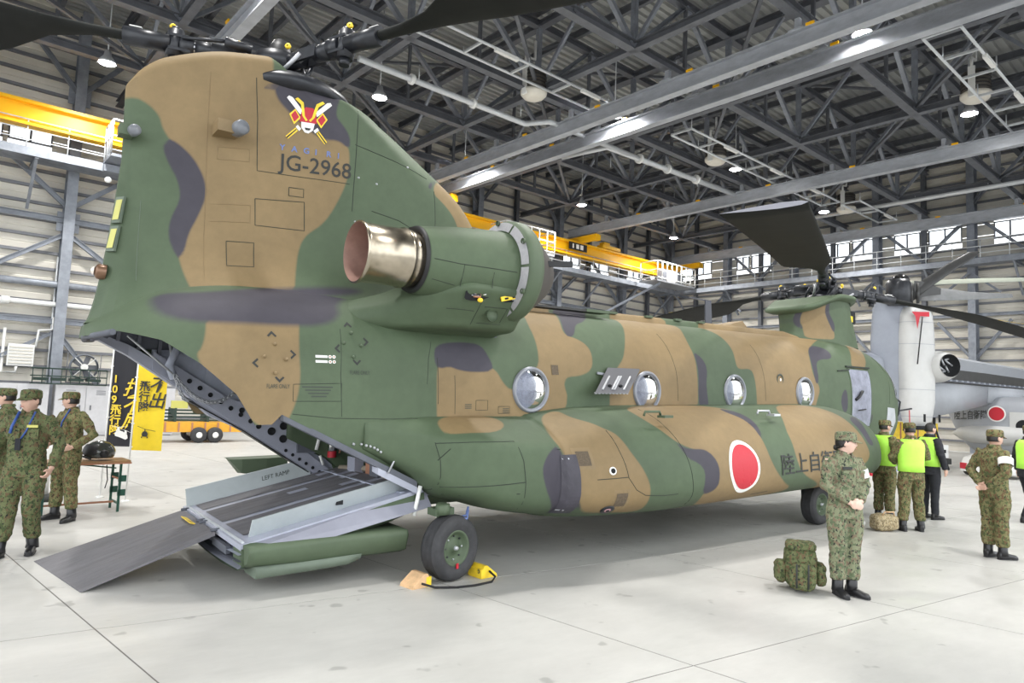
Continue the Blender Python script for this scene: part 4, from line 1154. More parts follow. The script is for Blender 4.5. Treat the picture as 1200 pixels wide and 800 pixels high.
# ramp extension leaves down to the floor
def leaf(y0, y1, m_):
    X0, Z0 = xa-.03, rz(xa)-.015; Z1 = .10
    def X1(y): return -3.05-(y+.44)/1.42*.28
    mb = MB(); d = .035
    mb.add([(X0,y0,Z0),(X0,y1,Z0),(X1(y1),y1,Z1),(X1(y0),y0,Z1-.006),(X0,y0,Z0-d),(X0,y1,Z0-d),(X1(y1),y1,Z1-.008),(X1(y0),y0,Z1-.014)], [(0,3,2,1),(4,5,6,7),(0,1,5,4),(1,2,6,5),(2,3,7,6),(3,0,4,7)])
    o = mb.build('ramp_extension', m_, ramp)
    for y in (y0+.05, y1-.05):
        mb = MB(); mb.tube([(X0+.07,y,Z0+.015),(X0-.03,y,Z0+.01)], .016, 6); mb.build('hinge_pin', M_int_d, o)
    return o
lf = leaf(.14,.98,M_tread); leaf(-.44,.13,M_tread)
mb = MB(); mb.box((xa-.10,.36,rz(xa)-.025), (.07,.42,.008), Matrix.Rotation(.30,3,'Y')); mb.build('yellow_stripe', M_yellow_p, lf)
# ramp support strut and near actuator
mb = MB(); mb.tube([(-.22,-1.28,.60),(-.14,-1.26,.90)], .022, 8); mb.build('strut', M_whitep, ramp)
mb = MB(); mb.tube([(-.30,.98,.9),(-.34,1.0,1.02)], .02, 8); mb.build('strut', M_whitep, ramp)
mb = MB(); rings = []
for x, w in ((-1.35,.0),(-1.2,.16),(-.9,.2),(-.62,.1)): rings.append([(x,1.42-w*.3,.98),(x,1.42-w*.2,.98-w*1.1),(x,1.58,.98-w*1.2),(x,1.7,.98)])
mb.loft(rings, True, True, False); mb.build('stub_fairing', M_green, ramp)

# ---------------------------------------------------------------- landing gear
def wheel(x, y, nm_, yside, wz):
    t = thing('wheel', None, None); t.parent = heli; t.location = (x, y, 0); t.rotation_euler = (0, .0288, 0)
    zc = .325
    T = MB(); w = .12
    T.lathe([(.17,-w*.75),(.22,-w*.98),(.275,-w),(.305,-w*.85),(.319,-w*.55),(.322,-w*.52),(.316,-w*.48),(.3245,-w*.3),(.316,-.012),(.3245,0),(.316,.012),(.3245,w*.3),(.316,w*.48),(.322,w*.52),(.319,w*.55),(.305,w*.85),(.275,w),(.22,w*.98),(.17,w*.75)], origin=(0,0,zc), axis=(0,1,0), n=56)
    T.build('tyre', M_rubber, t)
    H = MB(); H.lathe([(.001,yside*.07),(.035,yside*.075),(.04,yside*.05),(.08,yside*.045),(.10,yside*.03),(.14,yside*.05),(.155,yside*.085),(.175,yside*.10),(.182,yside*.085)], origin=(0,0,zc), axis=(0,1,0), n=32)
    h = H.build('rim', M_green, t)
    for k in range(8):
        a = 2*PI*k/8; B = MB(); B.lathe([(.001,.012),(.009,.012),(.009,0)], origin=(.115*math.cos(a), yside*.045, zc+.115*math.sin(a)), axis=(0,yside,0), n=8); B.build('bolt', M_alu if k % 3 == 0 else M_hubm, h)
    H = MB(); H.lathe([(.001,.03),(.018,.03),(.022,0)], origin=(0,yside*.075,zc), axis=(0,yside,0), n=12); H.build('axle_nut', M_alu, h)
    if nm_ == 'rear_wheel':
        B = MB(); B.box((.0,yside*.112,zc-.17), (.03,.01,.05)); B.build('red_tag', M_red, t)
    return t
rw = wheel(0, -1.63, 'rear_wheel', -1, 0); rw.rotation_euler = (0, .0288, rad(13)); rw2 = wheel(0, 1.63, 'rear_wheel', 1, 0)
for sg in (-1, 1):
    wheel(7.02, sg*1.63, 'front_wheel', sg, 0)
for t in [o for o in heli.children if o.name.split('.')[0] == 'wheel']:
    x, y, _ = t.location
    t.location = (x*math.cos(.0288), y, -x*math.sin(.0288))
# struts
for sg in (-1, 1):
    mb = MB(); mb.tube([(0,sg*1.45,.33),(0.02,sg*1.44,.74)], .05, 10); mb.tube([(0,sg*1.63,.33),(0,sg*1.42,.33)], .035, 8)
    mb.box((-.06,sg*1.55,.68), (.22,.16,.07)); mb.lathe([(.07,-.05),(.075,0),(.07,.05)], origin=(-.08,sg*1.62,.71), n=14, caps=True)
    g_ = mb.build('gear_leg', M_green, heli)
    mb = MB(); mb.tube([(.08,sg*1.68,.62),(.16,sg*1.7,.60),(.2,sg*1.66,.68)], .012, 6); mb.tube([(.1,sg*1.6,.6),(.2,sg*1.62,.62),(.24,sg*1.6,.70)], .012, 6); mb.build('brake_hose', M_blue, g_)
    mb = MB(); mb.tube([(7.02,sg*1.40,.14),(7.02,sg*1.6,.14)], .05, 8); mb.tube([(7.0,sg*1.45,.14),(7.0,sg*1.43,.7)], .06, 8); mb.build('gear_leg', M_hubm, heli)

# ---------------------------------------------------------------- rotors
def blade_mesh(L0, L1, droop, pitch, ex=1.6):
    mb = MB(); rings = []
    stn = [(L0,.09,.09),(L0+.35,.11,.10),(L0+.75,.16,.10),(L0+1.15,.30,.085),(L0+1.55,.60,.075),(L0+1.85,.78,.07),(L0+2.1,.81,.068)]
    stn += [(L0+2.1+(L1-L0-2.1)*k/12,.81,.066-.02*k/12) for k in range(1,13)]
    for r, c, th in stn:
        z = -droop*(max(0,(r-L0))/(L1-L0))**ex
        q = min(1, max(0, (r-L0-.3)/1.2))
        ring = []
        N = 20
        for k in range(N):
            a = 2*PI*k/N
            # aerofoil: quarter chord on the axis
            u = .5-.5*math.cos(a) if a <= PI else .5-.5*math.cos(a)
            xx = (math.cos(a)*.5+.5)
            yt = (.2969*math.sqrt(max(xx,0))-.126*xx-.3516*xx**2+.2843*xx**3-.1015*xx**4)*5
            foil = ((.27-xx)*c, math.copysign(yt*th*.62, math.sin(a)) if abs(math.sin(a)) > 1e-6 else 0)
            rnd_ = (math.cos(a+PI)*c*.5, math.sin(a)*th*.5)
            cx_, cz_ = lerp(rnd_[0], foil[0], q), lerp(rnd_[1], foil[1], q)
            p = pitch*q
            ring.append((r, cx_*math.cos(p)-cz_*math.sin(p), z+cx_*math.sin(p)+cz_*math.cos(p)))
        rings.append(ring)
    mb.loft(rings, True, True, True)
    return mb
M_tip = mat('blade_tip_cap', (.27,.27,.31), .5)
def rotor(hub, tilt, blades, spin):
    t = thing('rotor', None, None); t.parent = heli; t.location = hub; t.rotation_euler = (0, tilt, 0)
    mb = MB(); mb.lathe([(.0,.14),(.14,.14),(.20,.10),(.26,.08),(.27,-.06),(.20,-.10),(.16,-.25),(.16,-.5)], n=28); mb.build('hub', M_hubm, t)
    mb = MB(); mb.lathe([(.001,.30),(.08,.29),(.12,.2),(.13,.14)], n=20); mb.build('hub_cap', M_black, t)
    mb = MB(); mb.lathe([(.34,-.30),(.36,-.28),(.36,-.2),(.2,-.18)], n=28); mb.build('swashplate', M_hubm, t)
    for yaw, droop, pitch in blades:
        b = thing('rotor_blade', None, None); b.parent = t; b.rotation_euler = (0,0,rad(yaw))
        bl = blade_mesh(1.12, 9.14, droop, pitch*spin, 1.08 if droop > 1.5 else 1.6)
        bl.build('blade', M_blade, b)
        mb = MB()
        # pitch housing: clevis, damper, flap and lag pins
        mb.tube([(.22,0,0),(.42,0,0)], [.10,.085], 12)
        mb.box((.52,.075,0),(.34,.035,.13)); mb.box((.52,-.075,0),(.34,.035,.13))
        mb.tube([(.62,0,0),(.86,0,0)], [.085,.10], 14)
        mb.tube([(.86,0,0),(1.0,0,0)], [.115,.10], 14)
        mb.tube([(1.06,0,-.15),(1.06,0,.15)], .085, 14)
        mb.tube([(1.06,0,.15),(1.06,0,.19)], .05, 10); mb.tube([(1.06,0,-.22),(1.06,0,-.15)], .055, 10)
        mb.box((1.0,0,.075),(.22,.17,.03)); mb.box((1.0,0,-.075),(.22,.17,.03))
        mb.tube([(1.1,0,0),(1.55,0,-.01)], [.095,.10], 14)
        mb.build('pitch_housing', M_hubm, b)
        mb = MB(); mb.tube([(.28,.16,.05),(.55,.2,.06)], .05, 10); mb.tube([(.55,.2,.06),(.98,.1,.05)], .02, 8); mb.build('lag_damper', M_hubm, b)
        mb = MB(); mb.lathe([(.088,-.02),(.10,-.01),(.10,.01),(.088,.02)], origin=(.86,0,0), axis=(1,0,0), n=14); mb.build('pitch_collar', M_alu, b)
        for kx, ky, kz in ((.42,.1,.12),(1.1,.0,.2),(.3,-.12,.1)):
            mb = MB(); mb.lathe([(.012,.0),(.032,.0),(.032,.03),(.012,.03)], origin=(kx,ky,kz), axis=(.3,-.8,.2), n=10); mb.build('yellow_oil_cup', M_yellow_p, b)
        mb = MB(); mb.tube([(.30,-.2,-.24),(.55,-.16,-.05)], .022, 8); mb.build('pitch_link', M_alu, b)
        mb = MB(); mb.box((1.45,.0,.105),(.12,.04,.01)); mb.build('data_plate', M_whitep, b)
        tc_ = MB(); p = pitch*spin
        zt = -droop; n8 = [(9.145, (.27-xx)*.81*math.cos(p), zt+(.27-xx)*.81*math.sin(p)) for xx in (0,.08,.3,.6,1.0)]
        ring = [(x,y,z+h) for (x,y,z),h in zip(n8,(0,.022,.03,.02,0))]+[(x,y,z-h) for (x,y,z),h in reversed(list(zip(n8,(0,.022,.03,.02,0))))]
        tc_.add(ring,[tuple(range(len(ring)))]); tc_.build('tip_cap', M_tip, b)
    return t
rotor((-1.38,0,5.50), rad(4), ((161,.9,.38),(291,.9,.12),(57,1.0,.10)), 1)
rotor((10.42,0,4.14), rad(9), ((206.5,1.75,.12),(327,1.2,.12),(86,.9,.12)), 1)
for hx, hz in ((-1.38,5.50),(10.42,4.14)):
    r = random.Random(int(hx*10))
    for k in range(10):
        a = r.uniform(0,2*PI); q = r.uniform(.12,.5)
        mb = MB(); mb.tube([(hx+q*math.cos(a),q*math.sin(a),hz-.28),(hx+q*1.05*math.cos(a+.2),q*1.05*math.sin(a+.2),hz-.1),(hx+q*.9*math.cos(a+.5),q*.9*math.sin(a+.5),hz+.03)], r.uniform(.012,.03), 6)
        mb.build('control_rod', M_hubm, heli)
# ---------------------------------------------------------------- markings and fittings on the airframe
def bvh_of(objs):
    vs, fs = [], []
    for o in objs:
        off = len(vs); vs += [v.co.copy() for v in o.data.vertices]
        fs += [tuple(i+off for i in p.vertices) for p in o.data.polygons]
    return BVHTree.FromPolygons(vs, fs)
SKIN = bvh_of([fus, aft, pyl, fpy, pod_s, pod_p, nac_s, mount_s])
def hit(x, z, sg=-1):
    r = SKIN.ray_cast(Vector((x, sg*6, z)), Vector((0, -sg, 0)))
    if r[0] is None: return None, None
    n = r[1]
    if n.y*sg < 0: n = -n
    return r[0], n
def drape(bm, off=.004):
    """push a flat (x, z) bmesh sideways on to the skin"""
    bmesh.ops.triangulate(bm, faces=bm.faces[:])
    for _ in range(4):
        es = [e for e in bm.edges if e.calc_length() > .07]
        if not es: break
        bmesh.ops.subdivide_edges(bm, edges=es, cuts=1)
        bmesh.ops.triangulate(bm, faces=[f for f in bm.faces if len(f.verts) > 3])
    for v in bm.verts:
        p, n = hit(v.co.x, v.co.z)
        if p is not None: v.co = p+n*off
def decal(name, polys, m, parent, off=.004):
    bm = bmesh.new()
    for poly in polys:
        try: bm.faces.new([bm.verts.new((x, 0, z)) for x, z in poly])
        except ValueError: pass
    drape(bm, off)
    me = bpy.data.meshes.new(name); bm.to_mesh(me); bm.free()
    return link(name, me, m, parent)
def text_mesh(s, size, align='LEFT', shear=0.0, width=None, bold=0.0):
    c = bpy.data.curves.new('t', 'FONT'); c.body = s; c.size = size; c.align_x = align; c.shear = shear; c.offset = bold; c.resolution_u = 3
    o = bpy.data.objects.new('t', c); COL.objects.link(o); bpy.context.view_layer.update()
    me = evaluated(o); bpy.data.objects.remove(o); bpy.data.curves.remove(c)
    if width:
        xs = [v.co.x for v in me.vertices]; k = width/(max(xs)-min(xs)); x0 = min(xs)
        for v in me.vertices: v.co.x = (v.co.x-x0)*k
    return me
def text_decal(name, s, size, x, z, m, parent, width=None, slope=0.0, off=.005, bold=0.0):
    me = text_mesh(s, size, width=width, bold=bold)
    bm = bmesh.new(); bm.from_mesh(me)
    for v in bm.verts: v.co = Vector((x+v.co.x, 0, z+v.co.y+slope*v.co.x))
    drape(bm, off); bm.to_mesh(me); bm.free(); me.materials.clear()
    return link(name, me, m, parent)
def circ(x, z, r, n=40): return [(x+r*math.cos(2*PI*k/n), z+r*math.sin(2*PI*k/n)) for k in range(n)]
def seam(pts, parent, r=.0042, m=None, curve=False, name='panel_line'):
    pts = [Vector((p[0], 0, p[-1])) for p in pts]
    P = []
    for i in range(len(pts)-1):
        n = max(1, int((pts[i+1]-pts[i]).length/.06))
        P += [pts[i].lerp(pts[i+1], k/n) for k in range(n)]
    P.append(pts[-1]); Q = []
    for q in P:
        p, n = hit(q.x, q.z)
        if p is not None: Q.append(p+n*.0005)
    if len(Q) < 2: return
    mb = MB(); mb.tube(Q, r, 4, False); return mb.build(name, m or M_seam, parent)
# national marking and service name on the tank
text_c = (4.08, .955)
w_ = decal('roundel', [circ(4.08,.955,.335)], M_whitep, pod_s, .003); decal('red_disc', [circ(4.08,.955,.285)], M_red, w_, .006)
text_decal('service_name', '陸上自衛隊', .30, 4.93, .82, M_mark, pod_s, width=1.72, bold=.002, off=.009)
# serial on the fin
text_decal('serial', 'JG-2968', .24, -1.47, 4.215, M_mark, pyl, width=.76, bold=.002)
for i, ch in enumerate('YAGIRI'): text_decal('unit_letter', ch, .085, -1.46+.118*i, 4.42, M_blue, pyl, bold=.002)
# unit emblem: red helmet with gold crest over two crossed swords and a white face guard
def emb(name, poly, m, off): return decal(name, [[(-1.20+.0062*a, 4.795+.0062*b) for a, b in poly]], m, pyl, off)
for sg in (-1, 1):
    f = lambda pts: [(sg*a, b) for a, b in pts] if sg > 0 else [(sg*a, b) for a, b in reversed(pts)]
    emb('sword_blade', f([(8,8),(14,4),(37,28),(34,32),(28,30)]), M_whitep, .005)
    emb('sword_guard', f([(-19,-18),(-13,-24),(-10,-20),(-16,-14)]), M_whitep, .006)
    emb('sword_grip', f([(-34,-36),(-30,-40),(-15,-24),(-19,-19)]), M_yellow_p, .006)
    emb('grip_wrap', f([(-33,-37.5),(-31,-39),(-17,-22.5),(-18,-21)]), M_mark, .007)
    emb('shoulder_plate', f([(12,-2),(22,12),(31,2),(22,-14)]), M_yellow_p, .007)
    emb('shoulder_red', f([(15,-1),(22,9),(28,1),(22,-10)]), M_red, .008)
    emb('horn', f([(1,-4),(6,2),(10,24),(20,31),(24,28),(14,20),(10,2),(4,-6)]), M_yellow_p, .010)
emb('helmet', [(-14,-8),(-12,8),(-6,17),(6,17),(12,8),(14,-8)], M_red, .008)
emb('face_guard', [(-11,-8),(11,-8),(9,-20),(2,-26),(-4,-25),(-10,-18)], M_whitep, .009)
emb('mouth', [(-5,-17),(6,-17),(3,-21),(-3,-21)], M_mark, .011)
# other stencils
text_decal('stencil', 'FLARE ONLY', .058, -1.745, 1.90, M_markg, aft, width=.21)
text_decal('stencil', 'FLARE ONLY', .058, -.945, 2.045, M_markg, aft, width=.21)
for cx, cz, s_ in ((-1.67,2.16,1.0),(-.905,2.325,.9)):
    for k, (dx, dz, rot) in enumerate(((-.02,.25,0),(.17,.06,1),(.04,-.18,2),(-.18,-.03,3))):
        a = rot*(-PI/2)
        L = [(-.045,-.02),(0,.028),(.045,-.02),(.03,-.03),(0,.0),(-.03,-.03)]
        decal('corner_mark', [[(cx+dx*s_+u*math.cos(a)-v*math.sin(a), cz+dz*s_+u*math.sin(a)+v*math.cos(a)) for u, v in L]], M_mark, aft)
    for dx, dz in ((.0,.15),(-.1,.03),(.1,.01),(-.0,-.12)):
        p, n = hit(cx+dx*s_, cz+dz*s_)
        mb = MB(); mb.lathe([(.016,0),(.016,.025),(.001,.03)], origin=p, axis=n, n=10); mb.build('fastener', M_tan if cx < -1.5 else M_green, aft)
for z in (2.212, 2.163):
    decal('label', [[(-1.29,z-.012),(-1.17,z-.012),(-1.17,z+.012),(-1.29,z+.012)]], M_whitep, aft)
    for x in (-1.145,-1.105):
        d = decal('switch', [circ(x, z, .017, 14)], M_whitep, aft); decal('switch_centre', [circ(x, z, .009, 10)], M_strap, d, .006)
def rect(x0, z0, x1, z1): return [(x0,z0),(x1,z0),(x1,z1),(x0,z1)]
for x, z in ((.40,1.74),(.92,1.69)):
    for k in range(3): decal('stencil', [rect(x,z-.02*k,x+.09,z-.02*k+.008)], M_markg, fus)
for k in range(4): decal('stencil', [rect(-1.42+.03*k,1.93-.03*k-.02,-1.12-.02*k,1.93-.03*k-.008)], M_markg, aft)
# panel lines
S1 = [
 [(-1.73,5.12),(-1.69,4.7),(-1.67,4.16),(-1.21,4.158),(-.72,4.16)],
 [(-1.68,3.86),(-1.19,3.89),(-1.18,3.58),(-1.67,3.58),(-1.68,3.86)],[(-1.94,3.38),(-1.68,3.39),(-1.69,3.13),(-1.94,3.12),(-1.94,3.38)],
 [(-.66,5.0),(-.66,4.52),(-.68,3.86)],[(-.68,4.61),(-.18,4.53),(.3,4.44)],[(-1.35,4.03),(-1.20,4.03),(-1.20,3.94),(-1.35,3.94),(-1.35,4.03)],
 [(-.35,4.93),(-.2,4.88)],[(.4,4.3),(.42,3.9),(.4,3.75)],[(-.45,3.9),(-.1,3.85),(.1,3.78)]]
for s_ in S1: seam(s_, pyl)
for s_ in ([(-2.15,5.1),(-2.15,4.5),(-2.14,3.7),(-2.15,2.95)],[(-2.05,4.35),(-1.75,4.37),(-1.75,4.24),(-2.05,4.22),(-2.05,4.35)],[(-2.1,3.75),(-1.72,3.78),(-1.72,3.6),(-2.1,3.57)],[(-2.7,3.7),(-2.72,2.9)]): seam(s_, pyl, .003, MATS['faded_green_paint'] if s_[0][0] < -2.5 else M_tan)
for s_ in ([(-1.5,1.94),(-1.03,1.956),(-1.03,1.78),(-1.5,1.78),(-1.5,1.94)],[(-1.01,2.5),(-1.04,2.03),(-1.02,1.63)],[(-.57,1.6),(-1.09,1.615),(-1.5,1.66)],[(-.2,1.60),(-.57,1.6)]): seam(s_, aft, .003)
for s_ in ([(.27,2.06),(.275,1.64)],[(.55,1.79),(.71,1.79),(.71,1.68),(.55,1.68),(.55,1.79)],[(0.01,2.42),(-.05,2.23),(-.08,1.96)],[(.86,1.72),(1.02,1.72),(1.02,1.64),(.86,1.64),(.86,1.72)],[(.06,2.25),(.06,1.75)],[(3.95,2.75),(4.02,2.2),(4.02,1.78)],[(6.2,2.7),(6.2,1.78)]): seam(s_, fus, .003)
for s_ in ([(-.131,1.37),(-.09,1.184),(-.08,1.02),(-.075,.80)],[(-.11,1.19),(-.014,1.31)],[(-.06,.917),(.28,.936),(.715,.958)],[(-.13,1.36),(.18,1.38),(.61,1.38)],[(.61,1.38),(.69,1.18),(.72,.958),(.72,.66)],
 [(1.90,1.463),(1.91,1.236),(1.96,.95),(2.07,.815),(2.22,.741),(2.52,.716),(2.76,.718)],[(2.90,1.68),(2.89,1.47),(2.94,1.22),(3.0,.91),(3.05,.55)],[(.0,.83),(.12,.83)],[(.62,.84),(.66,.84)],[(1.1,1.28),(1.2,1.28)],[(4.4,.56),(4.75,.58)],[(1.55,.95),(1.95,.96)]): seam(s_, pod_s, .0045)
for s_ in ([(-.38,3.19),(-.09,3.166),(.58,3.15)],[(-.36,3.0),(-.1,2.96)],[(-.05,3.17),(-.05,2.95)],[(.3,3.12),(.3,2.96)]): seam(s_, nac_s, .004)
for s_ in ([(-.1,2.74),(.2,2.73)],[(.24,2.82),(.24,2.60)],[(.3,2.62),(.62,2.62)],[(.3,2.78),(.6,2.78),(.6,2.64)]): seam(s_, mount_s, .004)
# darker grille plates and drain holes on the tank
M_grille = mat('vent_grille', (.105,.078,.05), .75, 0, .3, 60)
for x, z, s_ in ((1.43,1.175,.075),(1.87,.715,.075)):
    d = decal('vent_plate', [rect(x-s_*1.5,z-s_*1.5,x+s_*1.5,z+s_*1.5)], M_tan, pod_s, .003); decal('vent_grille', [rect(x-s_,z-s_,x+s_,z+s_)], M_grille, d, .007)
d = decal('vent_grille', [rect(1.67,2.10,1.78,2.22)], M_grille, fus, .006)
for x, z, a, b in ((1.75,1.037,.045,.036),(1.77,.60,.085,.05)):
    p, n = hit(x, z)
    mb = MB(); mb.lathe([(.001,.012),(b,.012),(a,.010),(a,0)], origin=p, axis=n, n=18); o = mb.build('drain_port', M_whitep if a < .06 else M_hubm, pod_s)
    mb = MB(); mb.lathe([(.001,.016),(b*.8,.016),(b*.82,.010)], origin=p, axis=n, n=18); mb.build('port_centre', M_dark if a < .06 else mat('pink_rubber', (.45,.25,.27), .6), o)
    if a > .06:
        mb = MB(); mb.lathe([(.001,.02),(.022,.02),(.022,.01)], origin=p, axis=n, n=14); mb.build('port_bore', M_dark, o)
decal('access_panel', [rect(1.18,.58,1.36,1.22)], mat('panel_dark_grey', (.052,.048,.062), .6, 0, .15, 8), pod_s, .006)
decal('handle', [rect(1.20,1.17,1.26,1.185)], M_alu, pod_s, .01); decal('handle', [rect(1.19,.62,1.25,.635)], M_alu, pod_s, .01)
# fittings
for x, z in ((-.882,1.36),(-.80,1.355),(-.76,1.345),(-.72,1.335),(-.68,1.32),(-.645,1.30),(-.61,1.275)):
    p, n = hit(x, z)
    mb = MB(); mb.lathe([(.013,0),(.013,.02),(.001,.026)], origin=p, axis=n, n=8); mb.build('fastener', M_alu, aft)
mb = MB(); mb.tube([(-.52,-1.26,1.05),(-.40,-1.27,1.28)], .01, 6); mb.build('stay_rod', M_alu, aft)
for (x, z, ax) in ((2.68,1.62,0),(5.05,1.61,1)):
    mb = MB(); y = -1.92
    mb.tube([(x-.12,y,z),(x-.1,y,z+.05),(x+.14,y-.02,z+.05),(x+.16,y-.02,z)], .016, 6); mb.box((x+.2,y-.06,z-.01),(.16,.12,.03)); mb.build('filler_fitting', M_green if ax == 0 else M_alu, pod_s)
# round windows
M_rim = mat('window_rim_grey', (.24,.25,.28), .4, .3)
def window(x, z, r):
    p, n = hit(x, z)
    y = p.y
    mb = MB(); mb.lathe([(r*.90,.006),(r*.93,.028),(r*1.0,.034),(r*1.06,.020),(r*1.08,.0)], origin=(x,y,z), axis=(0,-1,0), n=40)
    rim = mb.build('window_rim', M_rim, fus)
    mb = MB(); mb.lathe([(.001,.006),(r*.9,.006)], origin=(x,y,z), axis=(0,-1,0), n=32); mb.build('quilted_blind', M_quilt, rim)
    mb = MB(); mb.lathe([(.001,.075),(r*.3,.072),(r*.6,.055),(r*.8,.034),(r*.9,.016)], origin=(x,y,z), axis=(0,-1,0), n=32); mb.build('window_dome', M_dome, rim)
for x in (1.333, 3.367, 5.37, 7.377): window(x, 1.915, .255)
mb = MB(); mb.lathe([(.07,.004),(.085,.012),(.10,.004)], origin=(6.66,-1.225,2.13), axis=(0,-1,0), n=24); mb.build('ring_marker', M_markg, fus)
mb = MB(); mb.lathe([(.001,.01),(.025,.01)], origin=(6.66,-1.226,2.13), axis=(0,-1,0), n=12); mb.build('marker_centre', M_whitep, fus)
# tilted grey deflector panel between the first two windows
gp_ = [(2.62,-1.24,2.215),(3.22,-1.24,2.215),(2.76,-1.46,1.90),(2.19,-1.46,1.90)]
mb = MB(); up_ = Vector((0,.012,.018))
mb.add([Vector(p) for p in gp_]+[Vector(p)-up_ for p in gp_], [(0,3,2,1),(4,5,6,7),(0,1,5,4),(1,2,6,5),(2,3,7,6),(3,0,4,7)]); gp = mb.build('grey_panel', mat('panel_grey', (.13,.13,.14), .45, .3), fus)
for t in (.16,.45,.52,.82):
    a = Vector(gp_[0]).lerp(Vector(gp_[1]), t); b = Vector(gp_[3]).lerp(Vector(gp_[2]), t)
    mb = MB(); mb.beam(a.lerp(b,.35)+Vector((0,-.012,.0)), a.lerp(b,.9)+Vector((0,-.012,.0)), .022, .012); mb.build('stiffener', M_alu, gp)
for t in (.32,.66):
    a = Vector(gp_[0]).lerp(Vector(gp_[1]), t); b = Vector(gp_[3]).lerp(Vector(gp_[2]), t); c = a.lerp(b,.75)
    mb = MB(); mb.ball(c+Vector((0,-.012,0)), (.035,.02,.02), 8, 6); mb.build('slot', M_dark, gp)
for k in range(10):
    mb = MB(); mb.box((2.20+.062*k,-1.45,1.885),(.03,.02,.02)); mb.build('hinge_knuckle', M_alu, gp)
mb = MB(); mb.beam((2.42,-1.25,2.14),(2.58,-1.28,2.12),.02,.03); mb.build('panel_bracket', M_rim, gp)
# front cabin doorway: upper half open, closed by a quilted lining
d = decal('door_opening', [[(8.98,1.30),(9.74,1.30),(9.80,2.36),(9.02,2.38)]], M_quilt, fus, .006)
for a, b in (((8.98,1.30),(9.02,2.38)),((9.02,2.38),(9.80,2.36)),((9.80,2.36),(9.74,1.30))): seam([a,b], d, .016, M_green, name='door_frame')
decal('door_panel', [[(8.98,.95),(9.72,.95),(9.74,1.28),(8.98,1.28)]], M_tan, fus, .006)
mb = MB(); mb.tube([(9.12,-1.27,1.80),(9.22,-1.29,1.86),(9.34,-1.29,1.96)], .028, 8); mb.tube([(9.2,-1.28,1.6),(9.5,-1.27,1.62)], .012, 6); mb.build('door_strap', M_black, d)
mb = MB(); mb.beam((8.6,-1.20,2.33),(9.0,-1.21,2.36),.02,.02); mb.beam((8.96,-1.17,2.42),(9.85,-1.17,2.41),.03,.03); mb.build('door_rail', M_seam, fus)
# cockpit glazing
M_cock = mat('cockpit_glass', (.16,.18,.20), .06, 0, .0, spec=.8)
decal('windscreen', [[(11.05,1.85),(11.3,1.78),(11.25,2.05),(11.0,2.4),(10.88,2.45)]], M_cock, fus, .006)
decal('chin_window', [[(10.45,1.05),(10.9,1.05),(11.1,1.35),(10.95,1.62),(10.5,1.65)]], mat('covered_chin_window', (.42,.44,.47), .4, 0, .15, 6), fus, .006)
for p0, p1 in (((10.62,1.72),(10.72,2.3)),((10.72,2.3),(10.5,2.65))): seam([p0,p1], fus, .012, M_green, name='window_frame')
mb = MB(); mb.tube([(11.3,-.98,1.55),(12.1,-1.0,1.6)], .02, 6); mb.tube([(11.35,-.95,1.3),(11.36,-1.05,1.5),(11.45,-1.05,1.75),(11.2,-.95,1.95)], .018, 6); pt_ = mb.build('pitot_mast', M_hubm, fus)
mb = MB(); mb.box((12.0,-1.0,1.42), (.03,.01,.3)); mb.build('red_streamer', M_red, pt_)
decal('nose_mark', [rect(10.55,.93,10.68,.96)], M_yellow_p, fus, .006)
# fin lights and formation strips
mb = MB(); mb.box((-2.0,-.40,4.51), (.22,.24,.12)); a = mb.build('light_bracket', M_tan, pyl)
mb = MB(); mb.lathe([(.001,.07),(.06,.065),(.075,.05),(.078,-.08),(.06,-.12)], origin=(-1.90,-.53,4.51), axis=(0.2,-1,0), n=24); mb.build('position_light', mat('light_lens_grey', (.16,.17,.19), .3), a)
mb = MB(); mb.box((-2.86,-.16,4.35), (.12,.16,.10)); a = mb.build('light_bracket', M_green, pyl)
mb = MB(); mb.lathe([(.001,.05),(.045,.045),(.055,.03),(.055,-.04)], origin=(-2.80,-.25,4.35), axis=(0.2,-1,0), n=20); mb.build('position_light', MATS['light_lens_grey'], a)
def tex(z):  # trailing edge x at a height
    return lerp(-3.12, -2.86, min(1, (z-2.48)/(4.93-2.48)*1.5)**.6)
M_form = mat('formation_light_strip', (.52,.50,.13), .4)
for z0, z1 in ((3.46,3.72),(3.18,3.43)):
    x0, x1 = tex(z0), tex(z1)
    def strip_quad(p, off, dz):
        return [(x0+.012+p-off,-.055-p*1.15-off,z0+dz),(x0+.070-p-off,-.135+p*1.15-off,z0+dz),(x1+.070-p-off,-.130+p*1.15-off,z1-dz),(x1+.012+p-off,-.050-p*1.15-off,z1-dz)]
    mb = MB(); A_ = strip_quad(0,.012,0); B_ = strip_quad(0,-.01,0)
    mb.add(A_+B_, [(0,1,2,3),(0,4,5,1),(1,5,6,2),(2,6,7,3),(3,7,4,0)])
    fr = mb.build('formation_light_frame', MATS['faded_green_paint'], pyl)
    mb = MB(); mb.add(strip_quad(.008,.016,.03), [(0,1,2,3)]); mb.build('formation_light', M_form, fr)
mb = MB(); mb.lathe([(.001,.06),(.03,.055),(.06,.04),(.075,.02),(.075,-.04)], origin=(tex(2.98)+.0,-.06,2.98), axis=(-1,0,.1), n=24); tl = mb.build('tail_light', mat('tail_light_bezel', (.18,.10,.06), .3, .4), pyl)
mb = MB(); mb.lathe([(.001,.085),(.03,.075),(.045,.06)], origin=(tex(2.98)+.0,-.06,2.98), axis=(-1,0,.1), n=16); mb.build('tail_lens', mat('clear_lens', (.7,.62,.55), .15), tl)
for x, y, z in ((-1.95,-.30,5.16),(-2.98,-.12,3.86)):
    mb = MB(); mb.ball((x,y,z), (.03,.03,.03), 10, 6); mb.build('light_stud', M_whitep, pyl)
